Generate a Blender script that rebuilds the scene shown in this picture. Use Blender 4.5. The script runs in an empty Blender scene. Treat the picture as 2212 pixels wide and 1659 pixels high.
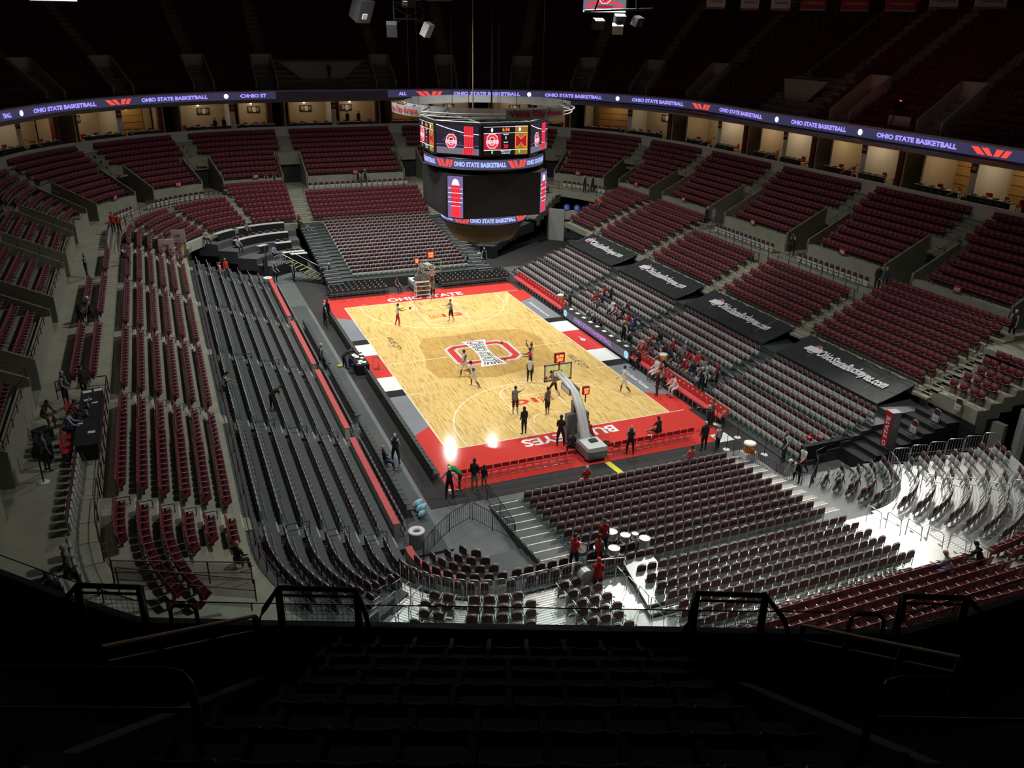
import bpy, bmesh, math, random
import numpy as np
from mathutils import Vector, Matrix
random.seed(7); rng = np.random.RandomState(7)
SC = bpy.context.scene
COL = SC.collection
R = math.radians; PI = math.pi
# ------------------------------------------------------------------ camera, world, light
cam = bpy.data.objects.new('camera', bpy.data.cameras.new('camera'))
COL.objects.link(cam)
cam.location = (-21.0925, -56.3979, 23.0085)
cam.rotation_euler = (1.16871790, -0.01547974, -0.38844941)
cam.data.sensor_width = 36; cam.data.lens = 1821.28 / 2212 * 36
cam.data.clip_start = 0.1; cam.data.clip_end = 400
SC.camera = cam
w = bpy.data.worlds.new('world'); SC.world = w; w.use_nodes = True
w.node_tree.nodes['Background'].inputs[0].default_value = (.5, .55, .6, 1)
w.node_tree.nodes['Background'].inputs[1].default_value = 0.003
SC.view_settings.view_transform = 'Standard'; SC.view_settings.look = 'None'
SC.view_settings.exposure = 0.0; SC.view_settings.gamma = 1.0
try: SC.view_settings.use_curve_mapping = False
except Exception: pass
CAMP = Vector(cam.location)

def area(loc, tgt, size, power, spread=180, col=(1, 1, 1), sy=None):
    l = bpy.data.lights.new('arena_lamp', 'AREA'); l.energy = power; l.color = col
    l.shape = 'RECTANGLE'; l.size = size; l.size_y = sy or size; l.spread = R(spread)
    o = bpy.data.objects.new('arena_lamp', l); COL.objects.link(o); o.location = loc
    o.rotation_euler = (Vector(tgt) - Vector(loc)).to_track_quat('-Z', 'Y').to_euler()
    return o
def spot(loc, tgt, power, ang, blend=.6, col=(1, 1, 1), rad=.4):
    l = bpy.data.lights.new('arena_spot', 'SPOT'); l.energy = power; l.color = col
    l.spot_size = R(ang); l.spot_blend = blend; l.shadow_soft_size = rad
    o = bpy.data.objects.new('arena_spot', l); COL.objects.link(o); o.location = loc
    o.rotation_euler = (Vector(tgt) - Vector(loc)).to_track_quat('-Z', 'Y').to_euler()
    return o
WARM = (1, .97, .9)
# sports lights on the catwalks over the floor, shining down
for x in (-17, 17):
    for y in (-22, -7, 7, 22):
        spot((x, y, 29), (x * .1, y * .62, 0), 4700, 62, .8, WARM, .5)
for x in (-13, 0, 13):
    for y, pw in ((-30, 350), (30, 6800)):
        spot((x, y, 29), (x * .5, y * .62, 0), pw, 70, .8, WARM, .5)
# wide floodlights that spill on the lower bowl
for x, y in ((-9, -26), (9, -26), (-9, 0), (9, 0), (-9, 26), (9, 26)):
    area((x, y, 27.5), (x, y, 0), 1.6, 2050 if y >= 0 else 1100, 128, (.97, 1, .96))
area((0, 0, 35.4), (0, 0, 0), 50, 420, 180, (.95, 1, 1), 74)   # added ambient fill in place of light bounced off the roof, no real fixture
# far-end catwalk fixtures whose reflections streak across floor paint and metal decking
area((9.3, 37, 28), (-5, -12, 0), .7, 42, 34, WARM)
area((14.6, 35.6, 28), (-5, -12, 0), .6, 36, 34, WARM, 1.0)
area((17, -5, 28), (-1, -33, 2), 2.2, 750, 36, WARM)
area((29, -2, 28), (6, -33, 2), 2.6, 800, 36, WARM)
area((38, -4, 27), (13, -31, 2), 2.6, 260, 34, WARM)

# ------------------------------------------------------------------ materials
M = {}
def mat(name, rgb, rough=.6, metal=0., noise=0., scale=3., emit=0., bump=0., spec=.5, coat=0.):
    if name in M: return M[name]
    m = bpy.data.materials.new(name); m.use_nodes = True; M[name] = m
    nt = m.node_tree; b = nt.nodes['Principled BSDF']
    b.inputs['Base Color'].default_value = (*rgb, 1); b.inputs['Roughness'].default_value = rough
    b.inputs['Metallic'].default_value = metal; b.inputs['Specular IOR Level'].default_value = spec
    if coat: b.inputs['Coat Weight'].default_value = coat; b.inputs['Coat Roughness'].default_value = .08; b.inputs['Specular IOR Level'].default_value = .12; b.inputs['Roughness'].default_value = .7
    if emit:
        b.inputs['Emission Color'].default_value = (*rgb, 1); b.inputs['Emission Strength'].default_value = emit
        b.inputs['Base Color'].default_value = (*[c * .1 for c in rgb], 1)
    if noise or bump:
        tc = nt.nodes.new('ShaderNodeTexCoord'); n = nt.nodes.new('ShaderNodeTexNoise')
        n.inputs['Scale'].default_value = scale; n.inputs['Detail'].default_value = 5
        nt.links.new(tc.outputs['Object'], n.inputs['Vector'])
        if noise:
            mx = nt.nodes.new('ShaderNodeMix'); mx.data_type = 'RGBA'
            mx.inputs[6].default_value = (*[c * (1 - noise) for c in rgb], 1)
            mx.inputs[7].default_value = (*[min(1, c * (1 + noise)) for c in rgb], 1)
            nt.links.new(n.outputs['Fac'], mx.inputs[0]); nt.links.new(mx.outputs[2], b.inputs['Base Color'])
        if bump:
            bp = nt.nodes.new('ShaderNodeBump'); bp.inputs['Strength'].default_value = bump
            nt.links.new(n.outputs['Fac'], bp.inputs['Height']); nt.links.new(bp.outputs['Normal'], b.inputs['Normal'])
    return m
def emis(name, rgb, s=1.): return mat(name, rgb, emit=s)

def wood_mat(name, a, b_, dark, coat=.35):
    m = bpy.data.materials.new(name); m.use_nodes = True; M[name] = m
    nt = m.node_tree; N = nt.nodes; L = nt.links; bs = N['Principled BSDF']
    geo = N.new('ShaderNodeNewGeometry'); mp = N.new('ShaderNodeMapping')
    mp.inputs['Rotation'].default_value = (0, 0, R(90))
    L.new(geo.outputs['Position'], mp.inputs['Vector'])
    br = N.new('ShaderNodeTexBrick'); br.offset = .37; br.offset_frequency = 3
    br.inputs['Scale'].default_value = 1.0; br.inputs['Brick Width'].default_value = .8
    br.inputs['Row Height'].default_value = .065; br.inputs['Mortar Size'].default_value = .0015
    br.inputs['Color1'].default_value = (0, 0, 0, 1); br.inputs['Color2'].default_value = (1, 1, 1, 1)
    br.inputs['Mortar'].default_value = (.35, .35, .35, 1)
    L.new(mp.outputs['Vector'], br.inputs['Vector'])
    rp = N.new('ShaderNodeValToRGB'); e = rp.color_ramp.elements
    e[0].position = 0; e[0].color = (*dark, 1); e[1].position = 1; e[1].color = (*a, 1)
    x = e.new(.12); x.color = (*b_, 1); x = e.new(.5); x.color = (*[(p + q) / 2 for p, q in zip(a, b_)], 1)
    L.new(br.outputs['Color'], rp.inputs['Fac'])
    no = N.new('ShaderNodeTexNoise'); no.inputs['Scale'].default_value = 1.0; no.inputs['Detail'].default_value = 6
    mp2 = N.new('ShaderNodeMapping'); mp2.inputs['Scale'].default_value = (14, 1.2, 1)
    L.new(geo.outputs['Position'], mp2.inputs['Vector']); L.new(mp2.outputs['Vector'], no.inputs['Vector'])
    mx = N.new('ShaderNodeMix'); mx.data_type = 'RGBA'; mx.blend_type = 'MULTIPLY'
    r2 = N.new('ShaderNodeValToRGB'); r2.color_ramp.elements[0].position = .32; r2.color_ramp.elements[0].color = (.74, .66, .52, 1)
    r2.color_ramp.elements[1].position = .5; r2.color_ramp.elements[1].color = (1, 1, 1, 1)
    L.new(no.outputs['Fac'], r2.inputs['Fac'])
    mx.inputs[0].default_value = 1; L.new(rp.outputs['Color'], mx.inputs[6]); L.new(r2.outputs['Color'], mx.inputs[7])
    L.new(mx.outputs[2], bs.inputs['Base Color'])
    bs.inputs['Roughness'].default_value = .7; bs.inputs['Specular IOR Level'].default_value = .15
    bs.inputs['Coat Weight'].default_value = coat; bs.inputs['Coat Roughness'].default_value = .08
    return m

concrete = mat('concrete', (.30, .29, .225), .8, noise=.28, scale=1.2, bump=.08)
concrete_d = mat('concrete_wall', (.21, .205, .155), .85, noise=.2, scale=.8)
deck_grey = mat('deck_grey', (.052, .062, .062), .55, noise=.18, scale=.9)
carpet = mat('black_carpet', (.021, .019, .019), .8, noise=.2, scale=2)
maroon = mat('maroon_plastic', (.150, .026, .040), .5, noise=.12, scale=9, spec=.3)
maroon_d = mat('maroon_rail_paint', (.075, .014, .018), .4, noise=.1, scale=6)
maroon_pad = mat('maroon_vinyl', (.085, .014, .022), .6, noise=.15, scale=20)
frame_grey = mat('grey_steel', (.34, .36, .35), .42, .45, noise=.08, scale=12)
panel_grey = mat('grey_panel', (.29, .31, .295), .6, noise=.06, scale=12)
black_pl = mat('black_plastic', (.022, .023, .025), .45, noise=.1, scale=14)
black_cl = mat('black_cloth', (.009, .009, .010), .9, noise=.2, scale=8)
red_pl = mat('scarlet_vinyl', (.52, .018, .026), .38, noise=.08, scale=14)
white_p = mat('white_paint', (.80, .79, .76), .5, noise=.05, scale=8)
red_paint = mat('scarlet_floor_paint', (.66, .050, .040), .28, noise=.1, scale=.6, coat=.45)
grey_paint = mat('grey_floor_paint', (.235, .25, .275), .4, noise=.12, scale=.8, coat=.3)
white_paint = mat('white_floor_paint', (.86, .86, .85), .35, noise=.03, scale=2, coat=.3)
black_paint = mat('black_floor_paint', (.018, .018, .018), .35, noise=.1, scale=2, coat=.3)
line_paint = mat('court_line_paint', (.93, .90, .80), .4, noise=.02, scale=5)
darkmetal = mat('dark_metal', (.012, .012, .013), .42, .3, noise=.15, scale=10)
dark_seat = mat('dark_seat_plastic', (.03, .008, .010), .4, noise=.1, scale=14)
metal_deck = mat('aluminium_deck', (.58, .58, .56), .36, .6, noise=.08, scale=4)
suite_wall = mat('suite_cream_wall', (.62, .52, .38), .8, noise=.06, scale=2)
suite_wood = mat('suite_maple_panel', (.52, .30, .10), .5, noise=.18, scale=2)
glassm = bpy.data.materials.new('rail_glass'); glassm.use_nodes = True
_b = glassm.node_tree.nodes['Principled BSDF']; _b.inputs['Base Color'].default_value = (.75, .9, .88, 1)
_b.inputs['Transmission Weight'].default_value = 1; _b.inputs['Roughness'].default_value = .02; _b.inputs['IOR'].default_value = 1.02
wood = wood_mat('maple_floor', (.86, .62, .245), (.75, .50, .165), (.50, .31, .09))
wood_st = wood_mat('stained_maple_floor', (.66, .42, .13), (.56, .34, .095), (.40, .24, .07))

# ------------------------------------------------------------------ mesh helpers
class MB:
    def __init__(s): s.V = []; s.F = []; s.M = []; s.S = []
    def add(s, V, F, mi=0, sm=False):
        o = len(s.V); s.V += [tuple(v) for v in V]
        for f in F: s.F.append([i + o for i in f]); s.M.append(mi); s.S.append(sm)
        return s
    def box(s, c, d, rz=0, mi=0, rx=0):
        x, y, z = [q / 2 for q in d]; V = []
        ca, sa, cx, sx = math.cos(rz), math.sin(rz), math.cos(rx), math.sin(rx)
        for k in (-1, 1):
            for j in (-1, 1):
                for i in (-1, 1):
                    X, Y, Z = i * x, j * y, k * z
                    Y, Z = Y * cx - Z * sx, Y * sx + Z * cx
                    V.append((c[0] + X * ca - Y * sa, c[1] + X * sa + Y * ca, c[2] + Z))
        return s.add(V, [(0, 2, 3, 1), (4, 5, 7, 6), (0, 1, 5, 4), (2, 6, 7, 3), (0, 4, 6, 2), (1, 3, 7, 5)], mi)
    def tube(s, pts, r, n=6, mi=0, closed=False, sm=True):
        P = [Vector(p) for p in pts]; K = len(P); V = []
        for i, p in enumerate(P):
            if closed: t = P[(i + 1) % K] - P[i - 1]
            else: t = P[min(i + 1, K - 1)] - P[max(i - 1, 0)]
            if t.length < 1e-6: t = Vector((0, 0, 1))
            t.normalize(); u = t.cross(Vector((0, 0, 1)) if abs(t.z) < .9 else Vector((1, 0, 0))).normalized(); v = t.cross(u)
            rr = r[i] if isinstance(r, (list, tuple)) else r
            for k in range(n):
                a = 2 * PI * (k + .5) / n; V.append(p + u * rr * math.cos(a) + v * rr * math.sin(a))
        F = []
        for i in range(K if closed else K - 1):
            for k in range(n):
                a = i * n + k; b = i * n + (k + 1) % n; c = ((i + 1) % K) * n
                F.append((a, b, c + (k + 1) % n, c + k))
        s.add(V, F, mi, sm)
        if not closed: s.add(V[:n], [tuple(range(n))[::-1]], mi); s.add(V[-n:], [tuple(range(n))], mi)
        return s
    def lathe(s, prof, n=20, c=(0, 0, 0), mi=0, sm=True, a0=0):
        V = []; F = []
        for r, z in prof:
            for k in range(n):
                a = 2 * PI * k / n + a0; V.append((c[0] + r * math.cos(a), c[1] + r * math.sin(a), c[2] + z))
        for i in range(len(prof) - 1):
            for k in range(n): F.append((i * n + k, i * n + (k + 1) % n, (i + 1) * n + (k + 1) % n, (i + 1) * n + k))
        return s.add(V, F, mi, sm)
    def disc(s, c, r, n=20, mi=0, up=True):
        V = [(c[0] + r * math.cos(2 * PI * k / n), c[1] + r * math.sin(2 * PI * k / n), c[2]) for k in range(n)]
        return s.add(V, [tuple(range(n)) if up else tuple(range(n))[::-1]], mi)
    def slab(s, poly, z0, z1, mi=0):
        n = len(poly)
        V = [(p[0], p[1], z0) for p in poly] + [(p[0], p[1], z1) for p in poly]
        F = [tuple(range(n))[::-1], tuple(range(n, 2 * n))] + [(i, (i + 1) % n, n + (i + 1) % n, n + i) for i in range(n)]
        return s.add(V, F, mi)
    def merge(s, o, f=lambda p: p):
        k = len(s.V); s.V += [tuple(f(v)) for v in o.V]
        for a, b, c in zip(o.F, o.M, o.S): s.F.append([i + k for i in a]); s.M.append(b); s.S.append(c)
        return s
    def mesh(s, name, mats):
        me = bpy.data.meshes.new(name); me.from_pydata(s.V, [], s.F)
        for m in (mats if isinstance(mats, (list, tuple)) else [mats]): me.materials.append(m)
        me.polygons.foreach_set('material_index', s.M); me.polygons.foreach_set('use_smooth', s.S); me.update()
        return me
    def build(s, name, mats, parent=None):
        o = bpy.data.objects.new(name, s.mesh(name, mats)); COL.objects.link(o)
        if parent: o.parent = parent
        return o
def tag(o, label=None, cat=None, group=None, kind=None):
    if label: o['label'] = label
    if cat: o['category'] = cat
    if group: o['group'] = group
    if kind: o['kind'] = kind
    return o
def struct(o): o['kind'] = 'structure'; return o
def empty(name, loc=(0, 0, 0), rz=0, label=None, cat=None, group=None):
    o = bpy.data.objects.new(name, None); o.empty_display_size = .2; COL.objects.link(o)
    o.location = loc; o.rotation_euler = (0, 0, rz); return tag(o, label, cat, group)
def copytree(o, loc=None, rz=None, label=None, group=None, parent=None):
    c = o.copy(); COL.objects.link(c)
    if parent: c.parent = parent
    if loc is not None: c.location = loc
    if rz is not None: c.rotation_euler = (0, 0, rz)
    if label: c['label'] = label
    if group: c['group'] = group
    for ch in CH.get(o.name, o.children): copytree(ch, parent=c)
    return c
CH = {}
def freeze(o): CH[o.name] = list(o.children); [freeze(c) for c in o.children]
def stuff(name, mb, T, mats, label, cat, kind='stuff', parent=None):
    """one joined object of many alike pieces at (x, y, z, yaw[, sx])"""
    T = np.array([(t[0], t[1], t[2], t[3]) for t in T], float); n = len(T)
    V = np.array(mb.V, float); nv = len(V)
    ca, sa = np.cos(T[:, 3])[:, None], np.sin(T[:, 3])[:, None]
    co = np.stack([V[None, :, 0] * ca - V[None, :, 1] * sa + T[:, :1], V[None, :, 0] * sa + V[None, :, 1] * ca + T[:, 1:2],
                   V[None, :, 2] + T[:, 2:3]], 2).reshape(-1, 3)
    lens = np.array([len(f) for f in mb.F]); loops = np.concatenate([np.array(f) for f in mb.F])
    L = (loops[None] + (np.arange(n) * nv)[:, None]).ravel()
    ls = np.tile(lens, n); st = np.concatenate([[0], np.cumsum(ls)[:-1]])
    me = bpy.data.meshes.new(name); me.vertices.add(len(co)); me.vertices.foreach_set('co', co.ravel())
    me.loops.add(len(L)); me.loops.foreach_set('vertex_index', L.astype(np.int32))
    me.polygons.add(len(ls)); me.polygons.foreach_set('loop_start', st.astype(np.int32))
    me.polygons.foreach_set('material_index', np.tile(np.array(mb.M), n).astype(np.int32))
    for m in mats: me.materials.append(m)
    me.update(calc_edges=True)
    o = bpy.data.objects.new(name, me); COL.objects.link(o)
    if parent: o.parent = parent
    return tag(o, label, cat, kind=kind)
ORD = ['first', 'second', 'third', 'fourth', 'fifth', 'sixth', 'seventh', 'eighth', 'ninth', 'tenth', 'eleventh', 'twelfth']
def nth(i):
    if i < 12: return ORD[i]
    i += 1; return '%d%s' % (i, 'th' if 10 <= i % 100 <= 20 else {1: 'st', 2: 'nd', 3: 'rd'}.get(i % 10, 'th'))

# ------------------------------------------------------------------ flat print (lettering, marks)
def text2d(body, size=1., x=0., y=0., bold=.0, shear=0., align='LEFT', sx=1.):
    c = bpy.data.curves.new('txt', 'FONT'); c.body = body; c.size = size; c.offset = bold * size; c.align_x = align
    c.resolution_u = 3; c.shear = shear
    o = bpy.data.objects.new('txt', c); me = bpy.data.meshes.new_from_object(o)
    V = [(v.co.x * sx + x, v.co.y + y) for v in me.vertices]; F = [list(p.vertices) for p in me.polygons]
    bpy.data.objects.remove(o); bpy.data.curves.remove(c); bpy.data.meshes.remove(me)
    return V, F
def fit_text(body, wid, hei, x=0., y=0., bold=.02, shear=0.):
    """text scaled to exactly wid x hei, centred on x, y"""
    V, F = text2d(body, 1, bold=bold, shear=shear)
    a = np.array(V); lo, hi = a.min(0), a.max(0); s = (wid / (hi[0] - lo[0]), hei / (hi[1] - lo[1])); m = (lo + hi) / 2
    return [((p[0] - m[0]) * s[0] + x, (p[1] - m[1]) * s[1] + y) for p in V], F
def poly2(pts): return list(pts), [list(range(len(pts)))]
def rect2(x0, y0, x1, y1): return poly2([(x0, y0), (x1, y0), (x1, y1), (x0, y1)])
def circ2(x, y, r, n=20, ry=None): return poly2([(x + r * math.cos(2 * PI * k / n), y + (ry or r) * math.sin(2 * PI * k / n)) for k in range(n)])
def oct2(w_, h_, cut): return [(w_, -h_ + cut), (w_, h_ - cut), (w_ - cut, h_), (-w_ + cut, h_), (-w_, h_ - cut), (-w_, -h_ + cut), (-w_ + cut, -h_), (w_ - cut, -h_)]
def ring2(outer, inner, x=0, y=0):
    n = len(outer); return [(p[0] + x, p[1] + y) for p in outer + inner], [[i, (i + 1) % n, n + (i + 1) % n, n + i] for i in range(n)]
def tr2(item, f): return [f(p) for p in item[0]], item[1]
def block_o(w_=1., h_=1.25, x=0, y=0, k=1.):
    """white-edged scarlet block letter O: list of (item, material name)"""
    o = lambda e, c: oct2(w_ * k + e * k, h_ * k + e * k, c * k)
    return [(ring2(o(.16, .62), o(-.60, .22), x, y), 'w'), (ring2(o(.10, .60), o(-.54, .24), x, y), 'k'),
            (ring2(o(.05, .58), o(-.50, .26), x, y), 'w'), (ring2(o(0, .56), o(-.45, .28), x, y), 'r')]
def decal(name, items, f, mats, parent=None, lift=.002):
    """items: (V, F), material index, layer; f(u, v, h) -> 3-D point"""
    mb = MB()
    for (V, F), mi, lay in items: mb.add([f(p[0], p[1], lift * (lay + 1)) for p in V], F, mi)
    return mb.build(name, mats, parent)
VEE = [poly2([(-1.0, .5), (-.62, .5), (-.2, -.5), (-.5, -.5)]), poly2([(-.42, .5), (-.08, .5), (.05, -.1), (-.12, -.5)]),
       poly2([(.1, -.5), (.4, -.5), (.62, .5), (.34, .5)]), poly2([(.5, -.5), (.72, -.5), (1.0, .5), (.74, .5)])]
VEE = [poly2([(-1, .5), (-.62, .5), (-.22, -.5), (-.60, -.5)]), poly2([(-.48, .5), (-.12, .5), (.16, -.5), (-.10, -.5)]),
       poly2([(.20, -.5), (.46, -.5), (.66, .5), (.30, .5)]), poly2([(.56, -.5), (.84, -.5), (1.04, .5), (.76, .5)])]

# ------------------------------------------------------------------ bowl coordinates: s runs round the arena, d is the distance out
def PS(s, d):
    while s < -25: s += 258
    while s > 233: s -= 258
    q = PI / 2
    if s <= 25: return (d, s), 0.
    if s <= 55: a = (s - 25) / 30 * q; return (9.5 + (d - 9.5) * math.cos(a), 25 + (d - 9.5) * math.sin(a)), a
    if s <= 74: return (9.5 - (s - 55), d + 15.5), q
    if s <= 104: a = q + (s - 74) / 30 * q; return (-9.5 + (d - 9.5) * math.cos(a), 25 + (d - 9.5) * math.sin(a)), a
    if s <= 154: return (-d, 129 - s), PI
    if s <= 184: a = PI + (s - 154) / 30 * q; return (-9.5 + (d - 9.5) * math.cos(a), -25 + (d - 9.5) * math.sin(a)), a
    if s <= 203: return (-9.5 + (s - 184), -(d + 15.5)), 3 * q
    a = 3 * q + (s - 203) / 30 * q; return (9.5 + (d - 9.5) * math.cos(a), -25 + (d - 9.5) * math.sin(a)), a
CORN = ((25, 55), (74, 104), (154, 184), (203, 233), (-55, -25))
def incorner(s): return any(a < s < b for a, b in CORN)
def mps(s, d): return (d - 9.5) * PI / 60 if incorner(s) else 1.
def yaw(s): return PS(s, 20)[1] - PI / 2      # local -Y looks at the court
def sseq(s0, s1, step=1.6, force=False):
    out = [s0]; ks = sorted({a for c in CORN for a in c if s0 < a < s1})
    for k in ks + [s1]:
        a = out[-1]; m = (a + k) / 2
        n = max(1, int(math.ceil((k - a) / step))) if incorner(m) or force else 1
        out += [a + (k - a) * (i + 1) / n for i in range(n)]
    return out
def endness(s):
    """0 along the sidelines, 1 along the baselines"""
    if -25 <= s <= 25 or 104 <= s <= 154: return 0.
    if 55 <= s <= 74 or 184 <= s <= 203: return 1.
    if s < -25: return min(1, (-25 - s) / 30)
    if s < 55: return (s - 25) / 30
    if s < 104: return 1 - (s - 74) / 30
    if s < 184: return (s - 154) / 30
    return 1 - (s - 203) / 30
_k = np.array([(-40, 36), (-25, 35.6), (0, 35), (19, 34.4), (29, 33.6), (40, 35), (50, 36.5), (57, 37.6), (71, 37.4), (80, 36.3), (88, 35.7), (106, 35.5), (154, 35), (233, 36)], float)
def dL(s): return float(np.interp(s, _k[:, 0], _k[:, 1]))
_r = np.array([(-40, 36.6), (-6, 36.8), (7, 36.6), (16, 36.4), (29, 37.6), (42, 38.2), (51, 37.6), (65, 38.2), (76, 37.4), (86, 35.8), (95, 34.8), (104, 35), (154, 35), (160, 34), (233, 35)], float)
def dR(s): return float(np.interp(s, _r[:, 0], _r[:, 1]))

def terrace(name, s0, s1, rows, m, z0=None, ends=True):
    """rows: (dfront, dback, z) as numbers or functions of s"""
    mb = MB(); S = sseq(s0, s1, 1.6, callable(rows[0][0])); g = lambda v, s: v(s) if callable(v) else v
    for i, (a, b, z) in enumerate(rows):
        pa = [PS(s, g(a, s))[0] for s in S]; pb = [PS(s, g(b, s))[0] for s in S]
        zz = [g(z, s) for s in S]
        zl = [g(rows[i - 1][2], s) for s in S] if i else [g(z0, s) if z0 is not None else v - .3 for s, v in zip(S, zz)]
        n = len(S)
        V = [(*pa[k], zl[k]) for k in range(n)] + [(*pa[k], zz[k]) for k in range(n)] + [(*pb[k], zz[k]) for k in range(n)]
        F = []
        for k in range(n - 1): F += [(k + 1, k, n + k, n + k + 1), (n + k + 1, n + k, 2 * n + k, 2 * n + k + 1)]
        mb.add(V, F)
        if ends:
            for k in (0, n - 1):
                mb.add([(*pa[k], min(zl[k], zz[k]) - .6), (*pb[k], zl[k] - .6), (*pb[k], zz[k]), (*pa[k], zz[k])], [(0, 1, 2, 3)])
    return struct(mb.build(name, m))
def curvewall(name, s0, s1, d0, d1, z0, z1, m, step=1.6, st=True, mats=None):
    """solid wall following the bowl between d0 and d1"""
    mb = MB(); S = sseq(s0, s1, step, callable(d0)); g = lambda v, s: v(s) if callable(v) else v; n = len(S)
    V = []
    for s in S:
        A = PS(s, g(d0, s))[0]; B = PS(s, g(d1, s))[0]; a, b = g(z0, s), g(z1, s)
        V += [(*A, a), (*A, b), (*B, b), (*B, a)]
    F = [(0, 1, 2, 3), tuple(4 * (n - 1) + k for k in (3, 2, 1, 0))]
    for k in range(n - 1):
        o = 4 * k
        for q in range(4): F.append((o + q, o + 4 + q, o + 4 + (q + 1) % 4, o + (q + 1) % 4))
    mb.add(V, F); o = mb.build(name, mats or m); return struct(o) if st else o
def rowseats(s0, s1, d, z, pitch=.52, skip=()):
    out = []; s = s0
    while True:
        st = pitch / mps(s + .01, d)
        if s + st > s1 + 1e-6: break
        m = s + st / 2; zz = z(m) if callable(z) else z
        if not any(a < m < b for a, b in skip):
            p, a = PS(m, d); out.append((p[0], p[1], zz, a - PI / 2, m))
        s += st
    return out
# ================================================================== THE FLOOR AND THE COURT
fl = MB(); fl.slab([(-40, -58), (40, -58), (40, 58), (-40, 58)], -.3, -.02)
struct(fl.build('floor', mat('scuffed_floor', (.115, .125, .125), .45, noise=.35, scale=1.5)))
rf = MB(); rf.slab([(-75, -95), (75, -95), (75, 95), (-75, 95)], 36, 36.4); struct(rf.build('ceiling', mat('roof_black', (.02, .02, .022), .9)))
cp = MB()
cp.slab([(-10.45, -20.3), (9.0, -20.3), (9.0, -18.9), (-8.95, -18.9), (-8.95, 24.5), (-10.45, 24.5)], -.019, -.004)
cp.slab([(9.0, -24), (10.5, -24), (10.5, 22.5), (9.0, 22.5)], -.019, -.004)
cp.slab([(-8.95, 17.3), (9.0, 17.3), (9.0, 24), (-8.95, 24)], -.019, -.004)
cp.slab([(9.0, 22.5), (22, 22.5), (22, 33), (14, 30), (9, 26)], -.019, -.004)
struct(cp.build('floor', carpet))
seam = MB()
for y in (-19.2, -19.9): seam.box((-1, y, -.003), (17, .025, .004))
for x in (-3, 3.5): seam.box((x, -19.7, -.003), (.02, 1.2, .004))
sm_ = seam.build('floor_seam', deck_grey); struct(sm_)
court = empty('basketball_court', (0, 0, 0), 0, 'pale maple basketball court with scarlet baseline aprons in the middle of the arena', 'court')
mb = MB(); mb.slab([(-7.62, -14.325), (7.62, -14.325), (7.62, 14.325), (-7.62, 14.325)], -.019, .0)
mb.build('playing_floor', wood, court)
# darker stained state outline at centre court
mb = MB(); st = [(-4.7, -3.6), (-3.2, -4.3), (-.8, -4.9), (1.6, -4.3), (4.9, -3.9), (5.1, -1), (5.5, 1.9), (4.6, 4.1), (2.0, 4.7), (-.6, 4.35), (-3.4, 4.55), (-4.2, 3.0), (-4.4, .5), (-5.0, -1.5)]
mb.add([(p[0], p[1], .0015) for p in st], [tuple(range(len(st)))]); mb.build('stained_outline', wood_st, court)
def ap(name, polys, m, z=.0):
    mb = MB()
    for p in polys: mb.slab(p, -.019, z)
    return mb.build(name, m, court)
for sgn, yo in ((1, 17.3), (-1, -18.9)):
    xs = lambda x: x * sgn
    ap('baseline_apron', [[(-8.95, sgn * 14.325), (9.0, sgn * 14.325), (9.0, yo), (-8.95, yo)][::int(sgn)]], red_paint)
for sx, xo in ((-1, -8.95), (1, 9.35)):
    q = lambda y0, y1, y0o=None, y1o=None: [(sx * 7.62, y0), (xo, y0 if y0o is None else y0o), (xo, y1 if y1o is None else y1o), (sx * 7.62, y1)][::(1 if sx < 0 else -1)][::-1]
    for t in (1, -1):
        ap('sideline_apron', [q(t * 10.85, t * 14.325, t * 11.95, t * 14.325)], red_paint)
        ap('grey_panel', [q(t * 5.8, t * 10.85, t * 5.8, t * 11.95)], grey_paint)
        ap('black_stripe', [q(t * 4.72, t * 5.8)], black_paint)
        ap('white_stripe', [q(t * 2.27, t * 4.72)], white_paint)
    ap('scarlet_panel', [q(-2.27, 2.27)], red_paint)
ap('white_floor_logo_square', [[(8.1, -19.15), (9.2, -19.15), (9.2, -18.1), (8.1, -18.1)]], white_paint, .003)
ln = MB(); LZ = .0035
def seg(x0, y0, x1, y1, w_=.055):
    a = math.atan2(y1 - y0, x1 - x0); l = math.hypot(x1 - x0, y1 - y0)
    nx, ny = -math.sin(a) * w_ / 2, math.cos(a) * w_ / 2; ex, ey = math.cos(a) * w_ / 2, math.sin(a) * w_ / 2
    ln.add([(x0 - ex + nx, y0 - ey + ny, LZ), (x0 - ex - nx, y0 - ey - ny, LZ), (x1 + ex - nx, y1 + ey - ny, LZ), (x1 + ex + nx, y1 + ey + ny, LZ)], [(0, 1, 2, 3)])
def arc(cx, cy, r, a0, a1, n=40, w_=.055):
    for k in range(n):
        p, q_ = R(a0 + (a1 - a0) * k / n), R(a0 + (a1 - a0) * (k + 1) / n)
        ln.add([(cx + (r - w_ / 2) * math.cos(p), cy + (r - w_ / 2) * math.sin(p), LZ), (cx + (r + w_ / 2) * math.cos(p), cy + (r + w_ / 2) * math.sin(p), LZ),
                (cx + (r + w_ / 2) * math.cos(q_), cy + (r + w_ / 2) * math.sin(q_), LZ), (cx + (r - w_ / 2) * math.cos(q_), cy + (r - w_ / 2) * math.sin(q_), LZ)], [(0, 1, 2, 3)])
for a, b, c, d in ((-7.62, -14.325, -7.62, 14.325), (7.62, -14.325, 7.62, 14.325), (-7.62, 14.325, 8.72, 14.45 - .125), (-7.62, -14.325, 8.67, -14.325)): seg(a, b, c, d, .06)
seg(-7.62, 0, -2.55, 0); seg(2.55, 0, 7.62, 0)
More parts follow.
